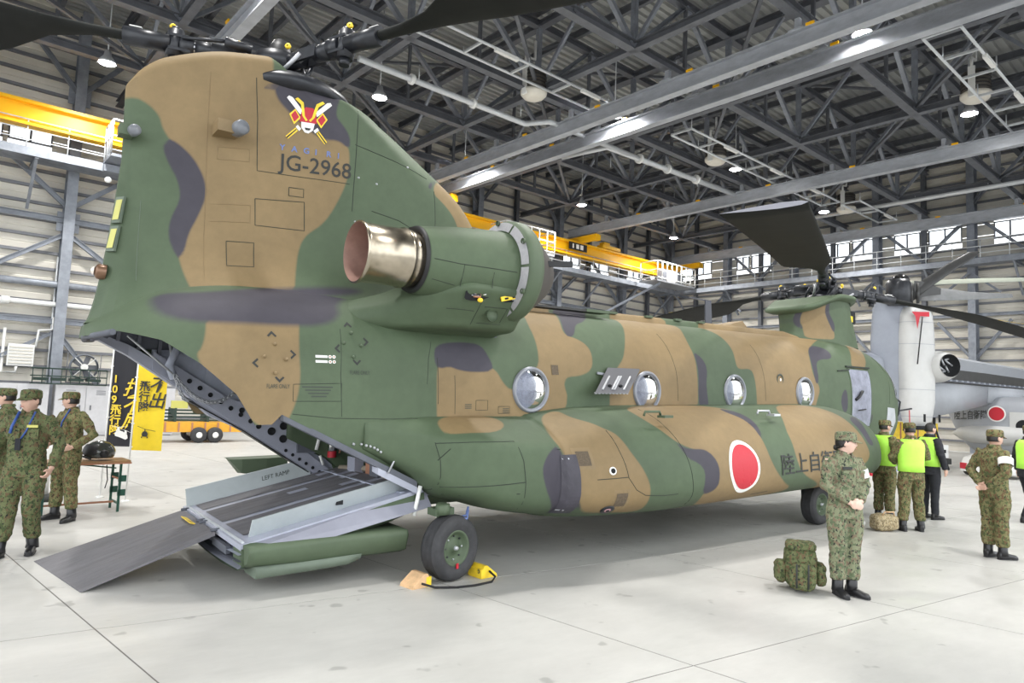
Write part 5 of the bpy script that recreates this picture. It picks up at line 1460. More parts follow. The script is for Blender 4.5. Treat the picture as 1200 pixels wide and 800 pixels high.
for x, z in ((-.64,3.75),(-.5,3.72),(-.3,3.72),(-.1,3.70),(.05,3.68),(-.62,4.25),(-.4,4.22),(.0,4.5)):
    p, n = hit(x, z)
    mb = MB(); mb.ball(p, (.016,.01,.012), 8, 5); mb.build('stud', M_alu, pyl)
# aerials on the roof
mb = MB(); mb.add([(6.30,-.015,3.08),(6.48,-.015,3.08),(6.46,-.012,3.52),(6.30,-.012,3.54),(6.30,.015,3.08),(6.48,.015,3.08),(6.46,.012,3.52),(6.30,.012,3.54)], [(0,1,2,3),(7,6,5,4),(0,4,5,1),(1,5,6,2),(2,6,7,3),(3,7,4,0)]); an = mb.build('blade_aerial', mat('aerial_grey', (.055,.058,.075), .5), heli)
mb = MB(); mb.beam((6.0,.12,3.57),(6.46,0,3.53), .05,.02); mb.build('aerial_arm', MATS['aerial_grey'], an)
mb = MB(); mb.loft([[(6.7,-.25,3.05),(6.7,.25,3.05),(6.75,.2,3.12),(6.75,-.2,3.12)],[(7.3,-.22,3.05),(7.3,.22,3.05),(7.2,.15,3.22),(7.2,-.15,3.22)]], True, True, False); mb.build('roof_fairing', M_tan, heli)
for x in (3.6,4.4,5.1,5.7):
    mb = MB(); mb.box((x,-.36,3.075), (.16,.05,.035)); mb.build('tunnel_latch', M_green, tun)
# stencil on the ramp curb
me = text_mesh('LEFT RAMP', .07)
R3 = Matrix.Rotation(0,3,'X')
cb = [o for o in bpy.data.objects if o.name.startswith('side_curb')][0]
for v in me.vertices:
    x = -1.05+v.co.x*1.0; h = .07+v.co.y
    v.co = Vector((x, 1.02+.10*h/.19-.004, rz(x)+h))
me.materials.clear(); link('stencil', me, M_markg, cb)
# yellow warning lines painted on the rotor blades
for b in [o for o in bpy.data.objects if o.name.startswith('rotor_blade')]:
    for k, (dx, dy, L) in enumerate(((2.75,-.06,.9),(2.95,-.12,.4))):
        for q in range(int(L/.09)):
            mb = MB(); r_ = 1.12+dx-1.12+q*.09
            mb.box((r_+1.0, dy, -.075-.02*k), (.06,.018,.003))
            mb.build('warning_dash', M_yellow_p, b)
# ================================================================ PEOPLE
def camo_cloth(name, cols, scale, seed):
    m = bpy.data.materials.new(name); m.use_nodes = True
    nt = m.node_tree; L = nt.links; b = nt.nodes['Principled BSDF']
    tc = nt.nodes.new('ShaderNodeTexCoord')
    cur = (*cols[0], 1)
    for i, (c, sc, th) in enumerate(zip(cols[1:], (scale, scale*1.3, scale*1.9), (.53, .555, .60))):
        mp = nt.nodes.new('ShaderNodeMapping'); mp.inputs['Location'].default_value = (seed+3.1*i, 1.7*i, .9*i); mp.inputs['Scale'].default_value = (1.25,1.25,1)
        n = nt.nodes.new('ShaderNodeTexNoise'); n.inputs['Scale'].default_value = sc; n.inputs['Detail'].default_value = 3; n.inputs['Roughness'].default_value = .62
        L.new(tc.outputs['Object'], mp.inputs[0]); L.new(mp.outputs[0], n.inputs['Vector'])
        r = nt.nodes.new('ShaderNodeMapRange'); r.inputs[1].default_value = th-.012; r.inputs[2].default_value = th+.012
        L.new(n.outputs['Fac'], r.inputs[0])
        mx = nt.nodes.new('ShaderNodeMix'); mx.data_type = 'RGBA'; L.new(r.outputs[0], mx.inputs[0])
        if isinstance(cur, tuple): mx.inputs[6].default_value = cur
        else: L.new(cur, mx.inputs[6])
        mx.inputs[7].default_value = (*c, 1); cur = mx.outputs[2]
    L.new(cur, b.inputs['Base Color']); b.inputs['Roughness'].default_value = .85; b.inputs['Specular IOR Level'].default_value = .2
    n2 = nt.nodes.new('ShaderNodeTexNoise'); n2.inputs['Scale'].default_value = 14; n2.inputs['Detail'].default_value = 4
    L.new(tc.outputs['Object'], n2.inputs['Vector'])
    bp = nt.nodes.new('ShaderNodeBump'); bp.inputs['Strength'].default_value = .45; bp.inputs['Distance'].default_value = .02
    L.new(n2.outputs['Fac'], bp.inputs['Height']); L.new(bp.outputs[0], b.inputs['Normal'])
    return m
M_uni = camo_cloth('green_camouflage_cloth', [(.125,.14,.066),(.06,.08,.034),(.13,.09,.05),(.022,.026,.02)], 17, 0)
M_uni2 = camo_cloth('pale_camouflage_cloth', [(.21,.225,.14),(.11,.14,.08),(.19,.145,.10),(.025,.028,.028)], 17, 5)
M_uni3 = camo_cloth('brown_camouflage_cloth', [(.185,.175,.082),(.085,.105,.045),(.15,.09,.05),(.028,.03,.02)], 18, 9)
M_skin = mat('skin', (.60,.375,.285), .55, 0, .06, 20)
M_skin_p = mat('pale_skin', (.70,.47,.38), .5, 0, .05, 20)
M_hair = mat('black_hair', (.012,.010,.009), .45, 0, .2, 50)
M_boot = mat('black_boot_leather', (.014,.014,.016), .32, 0, .2, 20)
M_vest = mat('fluorescent_vest', (.50,.95,.10), .6, 0, .05, 10, .25, 10)
M_suit = mat('black_suit_cloth', (.012,.013,.018), .8, 0, .1, 20)
M_shirt = mat('white_shirt', (.75,.76,.78), .7)
M_eye = mat('dark_iris', (.02,.014,.012), .3)
M_lip = mat('lips', (.45,.19,.16), .5)
M_lany = mat('blue_lanyard', (.03,.08,.30), .5)

def rot_z(a): return Matrix.Rotation(a, 3, 'Z')
def remesh(mb, name, mtl, parent, voxel, smooth=3, wrinkle=0.0, freq=9.0, seed=0.0):
    o = mb.build(name, mtl, parent)
    md = o.modifiers.new('r', 'REMESH'); md.mode = 'VOXEL'; md.voxel_size = voxel; md.use_smooth_shade = True
    sm = o.modifiers.new('s', 'SMOOTH'); sm.factor = .5; sm.iterations = smooth
    apply_mods(o)
    if wrinkle:
        me = o.data
        nv = [v.normal.copy() for v in me.vertices]
        for v, n in zip(me.vertices, nv):
            p = v.co
            h = noise.noise(Vector((p.x*freq+seed, p.y*freq, p.z*freq*1.7)))+.5*noise.noise(Vector((p.x*freq*2.2, p.y*freq*2.2+seed, p.z*freq*3.2)))
            v.co = p+n*h*wrinkle
        me.update()
    o.data.polygons.foreach_set('use_smooth', [True]*len(o.data.polygons))
    return o
def ell(c, rx, ry, n=20, tilt=None):
    pts = [Vector((rx*math.cos(2*PI*k/n), ry*math.sin(2*PI*k/n), 0)) for k in range(n)]
    if tilt is not None: pts = [tilt @ p for p in pts]
    return [Vector(c)+p for p in pts]
def head_mesh(c, R, female=False, sc=1.0):
    """face looks along +x in head space; returns a builder with skull, nose, ears, chin and neck stub"""
    mb = MB(); n, m = 28, 22; rings = []
    for i in range(m+1):
        a = -PI/2+PI*i/m; z = math.sin(a); rr = max(.02, math.cos(a)); ring = []
        for k in range(n):
            t = 2*PI*k/n; x, y = math.cos(t)*rr, math.sin(t)*rr
            X, Y, Z = x*.098, y*.076, z*.118
            if Z < 0:                       # narrow jaw, chin forward
                q = -z; Y *= 1-.30*q**1.5; X = X*(1-.22*q)+.012*q
                if X > 0: X -= .004*q
            fw = max(0, math.cos(t))
            X += .006*math.exp(-((z+.72)/.16)**2)*fw**6          # chin
            X += .004*math.exp(-((z+.42)/.10)**2)*fw**8          # lips
            X -= .008*math.exp(-((z-.06)/.10)**2)*math.exp(-((abs(t if t < PI else t-2*PI)-.42)/.2)**2)  # eye sockets
            X += .006*math.exp(-((z-.22)/.10)**2)*fw**3          # brow
            ring.append(Vector(c)+R @ Vector((X, Y, Z))*sc)
        rings.append(ring)
    mb.loft(rings, True, True, True)
    H = lambda x, y, z: Vector(c)+R @ Vector((x, y, z))*sc
    mb.loft([ [H(.088,.007,.022),H(.088,-.007,.022),H(.096,0,.024)], [H(.092,.010,.0),H(.092,-.010,.0),H(.107,0,.0)], [H(.086,.017,-.022),H(.086,-.017,-.022),H(.117,0,-.020)], [H(.088,.012,-.031),H(.088,-.012,-.031),H(.100,0,-.032)] ], True, True, True)
    for sg in (-1, 1):
        mb.ball(H(-.005, sg*.078, .0), (.021*sc, .009*sc, .032*sc), 10, 8, R)
    mb.tube([H(-.012,0,-.055), H(-.03,0,-.125), H(-.035,0,-.19)], [.052*sc,.052*sc,.062*sc], 14)
    return mb, H
def hand(mb, w, d, nrm, thumb_side, sc=1.0, curl=.5):
    """palm and five fingers: w wrist, d along the hand, nrm out of the palm"""
    d = Vector(d).normalized(); nrm = Vector(nrm); nrm = (nrm-d*nrm.dot(d)).normalized(); sd = d.cross(nrm).normalized()*thumb_side
    w = Vector(w)
    rot = Matrix((d, sd, nrm)).transposed()
    mb.tube([w-d*.03*sc, w+d*.01*sc], .026*sc, 10)
    mb.ball(w+d*.045*sc, (.05*sc, .04*sc, .017*sc), 14, 10, rot)
    for i, (off, L) in enumerate(((.028,.070),(.010,.078),(-.008,.073),(-.025,.058))):
        b = w+d*.082*sc+sd*off*sc; pts = [b-d*.02*sc, b]; ang = 0
        dirv = d.copy()
        for q in range(3):
            ang += curl*(.5+.25*q)
            dirv = d*math.cos(ang)+nrm*math.sin(ang)
            pts.append(pts[-1]+dirv*L*sc*(.42,.32,.26)[q])
        mb.tube(pts, [.0095*sc,.0092*sc,.0088*sc,.0082*sc,.007*sc], 8)
    b = w+d*.025*sc+sd*.030*sc
    t1 = (sd*.75+d*.65+nrm*.25).normalized(); t2 = (d*.85+sd*.3+nrm*.45).normalized()
    mb.tube([b-sd*.01*sc, b+t1*.035*sc, b+t1*.035*sc+t2*.032*sc], [.012*sc,.011*sc,.008*sc], 8)
def person(label, x, y, yaw, H=1.72, top=None, look=None, headyaw=0.0, headtilt=0.0, arms=None, legs=None, female=False, skin=None, lower=None, cap=True, boots=True, lean=0.0, z0=0.0, capm=None):
    """built upright facing +x, then turned; arms/legs: joint positions for a 1.72 m figure"""
    t = thing('person', label, 'person', (x, y, z0), rad(yaw))
    s = H/1.72
    top = top or M_uni; lower = lower or top; skin = skin or M_skin
    V = lambda p: Vector((p[0]*s, p[1]*s, p[2]*s))
    arms = arms or {}; legs = legs or {}
    A = {}
    for sd, sg in (('L', 1), ('R', -1)):
        a = arms.get(sd) or ((.0, sg*.27, 1.12), (.05, sg*.28, .88), (.1,0,-1), (0,-sg,0), .5)
        A[sd] = a
    G = {}
    for sd, sg in (('L', 1), ('R', -1)):
        G[sd] = legs.get(sd) or ((.01, sg*.10, .49), (.0, sg*.11, .085), 0.0)
    sh = {'L': (-.01+lean*.3, .175, 1.40), 'R': (-.01+lean*.3, -.175, 1.40)}
    hip = {'L': (0, .09, .90), 'R': (0, -.09, .90)}
    hc = V((.03+lean*.5, 0, 1.575)); HR = rot_z(rad(headyaw)) @ Matrix.Rotation(rad(headtilt), 3, 'Y')
    # ---- body: one continuous skin surface
    mb, Hf = head_mesh(hc, HR, female, s)
    mb.tube([Hf(-.02,0,-.09), V((-.005+lean*.35,0,1.44)), V((-.01+lean*.3,0,1.36))], [.05*s,.055*s,.10*s], 14)
    mb.loft([[V(p) for p in ell((lean*q,0,z), rx, ry, 16)] for z, rx, ry, q in ((.86,.09,.135,0),(.95,.10,.15,0),(1.08,.085,.125,.1),(1.25,.10,.15,.2),(1.38,.085,.16,.3),(1.43,.05,.08,.3))], True, True, True)
    for sd, sg in (('L', 1), ('R', -1)):
        e, w, d, nrm, curl = A[sd]
        mb.tube([V(sh[sd]), V(e), V(w)], [.052*s,.040*s,.027*s], 12)
        hand(mb, V(w), d, nrm, -sg if True else sg, s*.98, curl)
        k, an, toe = G[sd]
        mb.tube([V(hip[sd]), V(k), V(an)], [.080*s,.055*s,.026*s], 12)
        mb.ball(V((an[0]+.05, an[1], .035)), (.09*s,.026*s,.02*s), 10, 6, rot_z(toe))
    remesh(mb, 'body', skin, t, .0085*s, 2)
    # ---- face
    for sg in (-1, 1):
        e = MB(); e.ball(Hf(.087, sg*.031, .012), (.006*s,.014*s,.006*s), 10, 6, HR); e.build('eye', M_eye, t)
        e = MB(); e.tube([Hf(.095, sg*.014, .033), Hf(.093, sg*.030, .038), Hf(.084, sg*.047, .032)], .0035*s, 6); e.build('eyebrow', M_hair, t)
    e = MB(); e.ball(Hf(.097,0,-.054), (.006*s,.021*s,.006*s), 10, 6, HR); e.build('mouth', M_lip, t)
    # ---- hair
    hb = MB(); rings = []
    for i in range(13):
        a = -.35+(PI/2+.35)*i/12; z = math.sin(a); rr = math.cos(a); ring = []
        for k in range(24):
            q = 2*PI*k/24
            fr = max(0, math.cos(q))
            zz = max(z, .30*fr+.05*(1-fr)) if fr > .2 else z
            ring.append(Hf(.103*rr*math.cos(q)-(.004 if fr < .2 else .010*fr), .081*rr*math.sin(q), .121*zz+.004))
        rings.append(ring)
    hb.loft(rings, True, True, True)
    if female:
        hb.ball(Hf(-.098,0,-.05), (.026*s,.036*s,.032*s), 12, 8, HR)
        for sg in (-1, 1): hb.tube([Hf(-.01, sg*.079, .03), Hf(-.04, sg*.076, -.03), Hf(-.085, sg*.03, -.05)], .016*s, 8)
    hb.build('hair', M_hair, t)
    # ---- trousers
    mb = MB(); ins = .0 
    mb.loft([[V(p) for p in ell((0,0,z), rx, ry, 20)] for z, rx, ry in ((.80,.105,.165),(.88,.125,.185),(.96,.12,.175),(1.04,.105,.155))], True, True, True)
    for sd, sg in (('L', 1), ('R', -1)):
        k, an, toe = G[sd]; k = Vector(k); an = Vector(an); hp_ = Vector(hip[sd])
        hem = k.lerp(an, .80 if boots else .98)
        pts = [hp_, hp_.lerp(k,.5)+Vector((.008,sg*.01,0)), k, k.lerp(hem,.5)+Vector((-.008,0,0)), hem+Vector((0,0,.03)), hem]
        mb.tube([V(p) for p in pts], [r*s for r in ((.112,.104,.084,.082,.080,.070) if boots else (.105,.092,.074,.066,.062,.062))], 18)
    remesh(mb, 'trousers', lower, t, .012*s, 3, .010*s if boots else .005*s, 10, x)
    # ---- boots
    for sd, sg in (('L', 1), ('R', -1)):
        k, an, toe = G[sd]; T = rot_z(toe)
        f = lambda px, py, pz: V((an[0], an[1], an[2]-.085))+T @ (Vector((px,py,pz))*s)
        mb = MB()
        secs = ((-.075,.026,.012,.075),(-.06,.036,.0,.11),(-.01,.038,0,.105),(.05,.042,0,.085),(.11,.046,0,.068),(.165,.040,0,.058),(.195,.018,.006,.04))
        rings = []
        for px, w, zl, zh in secs:
            rings.append([f(px, w*math.cos(q), (zl+zh)/2+(zh-zl)/2*(math.copysign(abs(math.sin(q))**.7, math.sin(q)))) for q in [2*PI*j/14 for j in range(14)]])
        mb.loft(rings, True, True, True)
        hgt = Vector(an).lerp(Vector(k), .42 if boots else .12)
        mb.tube([V(an)+Vector((-.005*s,0,-.03*s)), V(an)+Vector((-.008*s,0,.02*s)), V(hgt)], [.062*s,.056*s,.058*s], 14)
        bo = mb.build('boot' if boots else 'shoe', M_boot, t)
        so = MB(); rings = [[f(px, w*1.06*math.cos(q), .008+.009*math.sin(q)) for q in [2*PI*j/12 for j in range(12)]] for px, w, zl, zh in secs]
        so.loft(rings, True, True, True); so.build('sole', M_rubber, bo)
    # ---- jacket
    mb = MB()
    fem = .94 if female else 1.0
    hemz = .80 if boots else .78
    tors = ((hemz,.138,.195,0),(.90,.132,.19,.02),(1.02,.125,.176*fem,.08),(1.14,.13,.182*fem,.14),(1.26,.136,.196*fem,.2),(1.34,.125,.20*fem,.26),(1.40,.105,.185*fem,.3),(1.445,.075,.12,.32),(1.475,.062,.075,.34))
    mb.loft([[V(p) for p in ell((lean*q,0,z), rx, ry, 24)] for z, rx, ry, q in tors], True, True, True)
    for sd, sg in (('L', 1), ('R', -1)):
        e, w, d, nrm, curl = A[sd]; S = Vector(sh[sd]); e = Vector(e); w = Vector(w)
        mb.tube([V(p) for p in (S+Vector((0,-sg*.03,.0)), S.lerp(e,.45), e, e.lerp(w,.5), w.lerp(e,.04))], [q*s for q in (.078,.070,.062,.056,.046)], 16)
    jk = remesh(mb, 'jacket', top, t, .012*s, 3, .010*s, 11, y)
    # collar and placket
    mb = MB(); rings = []
    for z, r, o_ in ((1.455,.072,.0),(1.49,.066,.004),(1.50,.074,.006),(1.468,.086,.002)):
        rings.append([V((lean*.33+r*1.0*math.cos(q)+.006, r*.98*math.sin(q), z-.025*max(0,math.cos(q))**3)) for q in [.32+(2*PI-.64)*j/20 for j in range(21)]])
    mb.loft(rings, False, False, True); mb.build('collar', top, jk)
    if boots:
        for sg in (-1, 1):
            mb = MB(); mb.box(V((.125+lean*.2, sg*.085, 1.24)), (.03*s,.10*s,.11*s)); mb.box(V((.135+lean*.2, sg*.085, 1.285)), (.02*s,.105*s,.03*s)); mb.build('chest_pocket', top, jk)
    # ---- cap
    if cap:
        cb = MB(); rings = []
        for z, rx, ry in ((.030,.106,.084),(.048,.109,.087),(.085,.108,.087),(.112,.100,.082),(.122,.080,.066),(.126,.03,.025)):
            rings.append([Hf(rx*math.cos(2*PI*k/24)-.002, ry*math.sin(2*PI*k/24), z) for k in range(24)])
        cb.loft(rings, True, True, True); co = cb.build('cap', capm or top, t)
        br = MB(); r0, r1, r2 = [], [], []
        for k in range(13):
            q = -1.05+2.1*k/12
            r0.append(Hf(.104*math.cos(q), .084*math.sin(q), .036)); ex = .055*max(0,math.cos(q*1.35))
            r1.append(Hf(.104*math.cos(q)+ex, .084*math.sin(q)*1.02, .026-.25*ex)); r2.append(Hf(.104*math.cos(q)+ex, .084*math.sin(q)*1.02, .020-.25*ex))
        br.loft([r0, r1, r2, [p-Vector((0,0,.006)) for p in r0]], False, False, True); br.build('brim', capm or top, co)
    t['_H'] = H
    return t, jk, V, Hf, A
def vest_on(jk, s, lean=0.0):
    mb = MB(); V = lambda p: Vector(p)*s
    rings = []
    for z, rx, ry in ((.93,.150,.206),(1.05,.146,.198),(1.18,.150,.204),(1.30,.154,.212),(1.38,.135,.205),(1.44,.098,.15)):
        rings.append([V(p) for p in ell((0,0,z), rx, ry, 28)])
    mb.loft(rings, True, False, True)
    v = mb.build('safety_vest', M_vest, jk)
    sdf = v.modifiers.new('s','SOLIDIFY'); sdf.thickness = .006; apply_mods(v)
    return v
def clean(t):
    if '_H' in t: del t['_H']
def armband(jk, a, b, s, r=.088):
    a, b = Vector(a)*s, Vector(b)*s
    mb = MB(); mb.tube([a.lerp(b,.30), a.lerp(b,.62)], [r*s, (r-.004)*s], 18, False); return mb.build('white_armband', M_whitep, jk)

# --- woman at the front right, hands clasped
t, jk, V, Hf, A = person('woman soldier in pale green camouflage with white armband, hands clasped, beside a camouflage backpack', 3.20, -4.02, -112, 1.66, M_uni2, female=True, skin=M_skin_p, headyaw=48,
  arms={'L': ((.02,.245,1.13),(.175,.055,.985),(.35,-.75,-.35),(-.9,-.2,.1),.55), 'R': ((.02,-.245,1.13),(.165,-.07,.975),(.45,.75,-.35),(-.9,.2,.1),.55)},
  legs={'L': ((.02,.085,.49),(.03,.075,.085),.25), 'R': ((.01,-.085,.49),(.0,-.075,.085),-.2)})
ab = armband(jk, (-.01,.175,1.40), (.02,.245,1.13), 1.63/1.72)
mb = MB(); mb.box(V((.02,.325,1.25)), (.035,.012,.03)); mb.build('red_mark', M_red, ab)
mb = MB(); mb.box(V((.148,-.085,1.325)), (.012,.11,.028)); mb.build('name_tape', M_mark, jk)
clean(t)
# --- man in the left foreground, walking
t, jk, V, Hf, A = person('man soldier in dark green camouflage striding at the left, with blue lanyard and phone pouch', -3.46, 1.36, -112, 1.76, M_uni, headyaw=-26,
  arms={'L': ((.02,.30,1.13),(.10,.27,.90),(.4,-.3,-.9),(-.1,-1,0),.9), 'R': ((-.06,-.285,1.14),(-.02,-.30,.90),(.3,.0,-1),(0,1,0),.6)},
  legs={'L': ((.06,.10,.50),(-.10,.09,.085),.2), 'R': ((.06,-.10,.50),(.14,-.12,.085),-.15)})
mb = MB(); mb.tube([V((.08,.07,1.47)),V((.150,.03,1.28)),V((.155,-.02,1.18))], .009, 6); mb.tube([V((.08,-.07,1.47)),V((.155,-.10,1.32)),V((.16,-.11,1.25))], .014, 6); mb.build('lanyard', M_lany, jk)
mb = MB(); mb.box(V((.165,-.03,1.14)), (.014,.05,.12)); mb.build('phone_pouch', M_suit, jk)
mb = MB(); mb.box(V((.162,.085,1.325)), (.012,.10,.028)); mb.build('name_tape', MATS['formation_light_strip'], jk); clean(t)
# --- man half out of the picture behind him
t, jk, V, Hf, A = person('man soldier at the left picture edge, mostly hidden behind the striding soldier', -3.62, 3.42, 168, 1.74, M_uni, headyaw=-10); clean(t)
mb = MB(); mb.tube([V((.08,.07,1.47)),V((.15,.0,1.25))], .010, 6); mb.build('lanyard', M_lany, jk)
# --- man with hands on hips by the table
t, jk, V, Hf, A = person('man soldier with hand on hip looking left, beside the folding table', -2.93, 3.33, -150, 1.72, M_uni3, headyaw=-58,
  arms={'L': ((-.07,.36,1.14),(.10,.215,.98),(.8,-.5,-.3),(0,-1,.2),.8), 'R': ((.0,-.27,1.13),(.16,-.17,1.0),(.7,.5,-.3),(0,1,0),.8)},
  legs={'L': ((.02,.12,.49),(.0,.16,.085),.4), 'R': ((.02,-.12,.49),(.02,-.15,.085),-.2)})
mb = MB(); mb.tube([V((.07,.06,1.47)),V((.15,.04,1.30)),V((.15,.02,1.2))], .010, 6); mb.build('lanyard', M_lany, jk); clean(t)
# --- group in vests on the right
t, jk, V, Hf, A = person('soldier seen from behind in a bright yellow-green vest over camouflage, standing by the tan bag', 7.92, -2.70, 56, 1.72, M_uni3, headyaw=-8, headtilt=8,
  arms={'L': ((.10,.25,1.14),(.24,.12,1.05),(.6,-.7,0),(0,0,-1),.5), 'R': ((.05,-.30,1.15),(.22,-.20,1.10),(.8,.5,0),(0,0,-1),.5)},
  legs={'L': ((.0,.11,.49),(.0,.15,.085),.2), 'R': ((.0,-.11,.49),(.0,-.15,.085),-.3)}); vest_on(jk, 1.0); clean(t)
t, jk, V, Hf, A = person('soldier in vest facing right, half hidden behind the soldier seen from behind', 8.55, -2.0, -14, 1.74, M_uni3, headyaw=-6,
  arms={'L': ((.0,.27,1.13),(.16,.2,.98),(.8,-.4,0),(0,0,-1),.6), 'R': ((-.08,-.28,1.13),(.10,-.27,.98),(.9,.2,0),(0,0,-1),.6)}); vest_on(jk, 1.74/1.72); clean(t)
t, jk, V, Hf, A = person('bareheaded man in black suit and yellow-green vest, standing beside the vested soldiers', 9.62, -2.30, -22, 1.72, M_suit, cap=False, boots=False, headyaw=-4,
  arms={'L': ((.0,.27,1.13),(.06,.26,.90),(.2,0,-1),(0,-1,0),.5), 'R': ((-.03,-.27,1.13),(.06,-.27,.89),(.3,.1,-1),(0,1,0),.6)}); vest_on(jk, 1.0)
mb = MB(); mb.loft([[V(p) for p in ell((.012,0,1.445),.066,.066,16)],[V(p) for p in ell((.016,0,1.505),.060,.060,16)]], True, False, True); mb.build('shirt_collar', M_shirt, jk); clean(t)
t, jk, V, Hf, A = person('man soldier at the right with hands clasped behind his back and black shoes', 6.86, -4.17, -24, 1.70, M_uni3, headyaw=-8,
  arms={'L': ((-.10,.265,1.14),(-.17,.05,.96),(-.15,-.9,-.3),(-1,0,0),.6), 'R': ((-.11,-.275,1.14),(-.18,-.06,.94),(-.1,.9,-.25),(-1,0,0),.7)},
  legs={'L': ((.0,.09,.49),(-.02,.08,.085),.2), 'R': ((.01,-.09,.49),(.03,-.09,.085),-.15)})
armband(jk, (-.01,-.175,1.40), (-.11,-.275,1.14), 1.70/1.72); clean(t)
t, jk, V, Hf, A = person('person in black with yellow-green vest walking at the right edge, behind the soldier', 11.1, -3.35, -30, 1.74, M_suit, boots=False, cap=True, capm=M_uni3, headyaw=0,
  legs={'L': ((.08,.09,.50),(.16,.09,.085),.0), 'R': ((.0,-.09,.49),(-.18,-.09,.085),0)}); vest_on(jk, 1.74/1.72); clean(t)
# ================================================================ SECOND AIRCRAFT (grey tilt-rotor in the far corner)
M_grey = mat('pale_aircraft_grey', (.34,.355,.385), .45, 0, .06, 2)
M_greyd = mat('blue_grey_aircraft_paint', (.27,.29,.34), .45, 0, .08, 2)
M_greyw = mat('off_white_and_lit_face', (.55,.55,.54), .5, 0, .06, 2)  # own off-white of some parts; on the nacelle it paints the lit face
M_prop = mat('dark_propeller_blade', (.035,.035,.035), .4, 0, .2, 5)
M_propg = mat('grey_propeller_blade', (.20,.205,.21), .4, 0, .15, 5)
OF = Vector((25.4, 1.4, 0))
v22 = thing('tiltrotor_aircraft', 'pale grey tilt-rotor aircraft with upright engine nacelle, parked behind the helicopter nose', 'aircraft', OF)
def vb(mb, name, m, parent=None):
    par = parent or v22
    mb.v = [tuple(Vector(p)-OF) for p in mb.v]
    return mb.build(name, m, par)
# fuselage
mb = MB(); rings = []
for y, hw, z0, z1 in ((3.30,.12,2.15,2.32),(3.1,.40,1.75,2.38),(2.8,.75,1.25,2.44),(2.45,1.0,.75,2.48),(2.05,1.15,.42,2.52),(1.5,1.2,.40,2.56),(.5,1.22,.40,2.6),(-1.5,1.22,.40,2.6),(-4,1.2,.45,2.6),(-7,.7,1.2,2.5)):
    zc, h = (z0+z1)/2, (z1-z0)/2
    rings.append([(25.5+hw*sgnpow(math.cos(a),.62), y, zc+h*sgnpow(math.sin(a),.62)) for a in [2*PI*k/36 for k in range(36)]])
mb.loft(rings, True, True, True); vf = vb(mb, 'fuselage', M_grey)
mb = MB(); rings = []
for y, q in ((2.75,.1),(2.5,.6),(2.1,.9),(1.5,1),(-2,1),(-3,.5)):
    rings.append([(24.55-.55*q*math.cos(a), y, 1.20+.36*q*math.sin(a)) for a in [-PI/2+PI*k/12 for k in range(13)]])
mb.loft(rings, False, False, True); vb(mb, 'side_sponson', M_greyw)
# nose glazing and probe
mb = MB(); mb.add([(24.63,2.62,2.20),(24.42,1.75,2.28),(24.50,1.80,2.46),(24.72,2.45,2.44)], [(0,1,2,3)]); vb(mb, 'windscreen', M_cock, vf)
mb = MB(); mb.tube([(24.4,3.6,1.95),(24.3,3.1,2.0),(24.25,2.55,2.36),(24.22,1.75,2.42)], .028, 6); mb.tube([(24.28,2.55,2.36),(24.2,2.2,2.1)], .02, 6); vb(mb, 'refuelling_probe', M_prop, vf)
for y in (2.0, 1.75):
    mb = MB(); mb.tube([(24.22,y,2.40),(24.30,y-.05,2.2)], .02, 6); vb(mb, 'wiper_arm', M_prop, vf)
# marking and service name on the side
def side_circle(y, z, r, x): 
    mb = MB(); mb.lathe([(.001,0),(r,0)], origin=(x,y,z), axis=(-1,0,0), n=28); return mb
a = vb(side_circle(1.28,1.95,.28,24.26), 'roundel', M_whitep, vf); vb(side_circle(1.28,1.95,.235,24.25), 'red_disc', M_red, a)
me = text_mesh('陸上自衛隊', .34, width=1.02, bold=.006)
for v in me.vertices: v.co = Vector((24.262, 2.60-v.co.x, 1.72+v.co.y+.06*v.co.x))-OF
me.materials.clear(); link('service_name', me, M_mark, vf)
mb = MB(); mb.box((24.27,.52,1.5), (.04,.75,1.05)); d = vb(mb, 'side_door', M_greyw, vf)
a = vb(side_circle(.50,1.55,.22,24.24), 'door_window', M_dark, d)
# wing with drooped flap
mb = MB(); mb.loft([[(20.0,1.62,3.52),(20.0,1.5,3.7),(20.0,1.9,3.84),(20.0,4.0,3.75),(20.0,4.0,3.3),(20.0,1.75,3.3)],[(30.5,1.1,3.42),(30.5,1.0,3.56),(30.5,1.4,3.7),(30.5,3.6,3.65),(30.5,3.6,3.15),(30.5,1.25,3.15)]], True, True, False); vb(mb, 'wing', M_grey)
mb = MB(); mb.box((25.2,1.50,3.12), (10.2,.12,.46), Matrix.Rotation(-.05,3,'Z')); vb(mb, 'wing_shroud', M_prop)
for k in range(24):
    mb = MB(); mb.box((20.6+k*.42,1.58-k*.021,2.97), (.2,.1,.06)); vb(mb, 'flap_hinge', M_greyd)
mb = MB(); mb.loft([[(20.25,1.75,2.92),(20.25,1.95,2.95),(20.25,1.9,1.8),(20.25,1.75,1.75)],[(24.3,1.5,2.92),(24.3,1.7,2.95),(24.3,1.7,2.3),(24.3,1.55,2.25)]], True, True, True); vb(mb, 'drooped_flap', M_grey)
mb = MB(); mb.loft([[(24.2,1.5,2.9),(24.2,2.0,2.95),(24.2,2.0,2.35),(24.2,1.5,2.3)],[(30,1.1,2.9),(30,1.6,2.95),(30,1.6,2.6),(30,1.1,2.55)]], True, True, True); vb(mb, 'drooped_flap', M_grey)
mb = MB(); mb.box((20.9,2.1,2.42), (1.5,.2,.05)); vb(mb, 'amber_reflector', M_yellow_p)
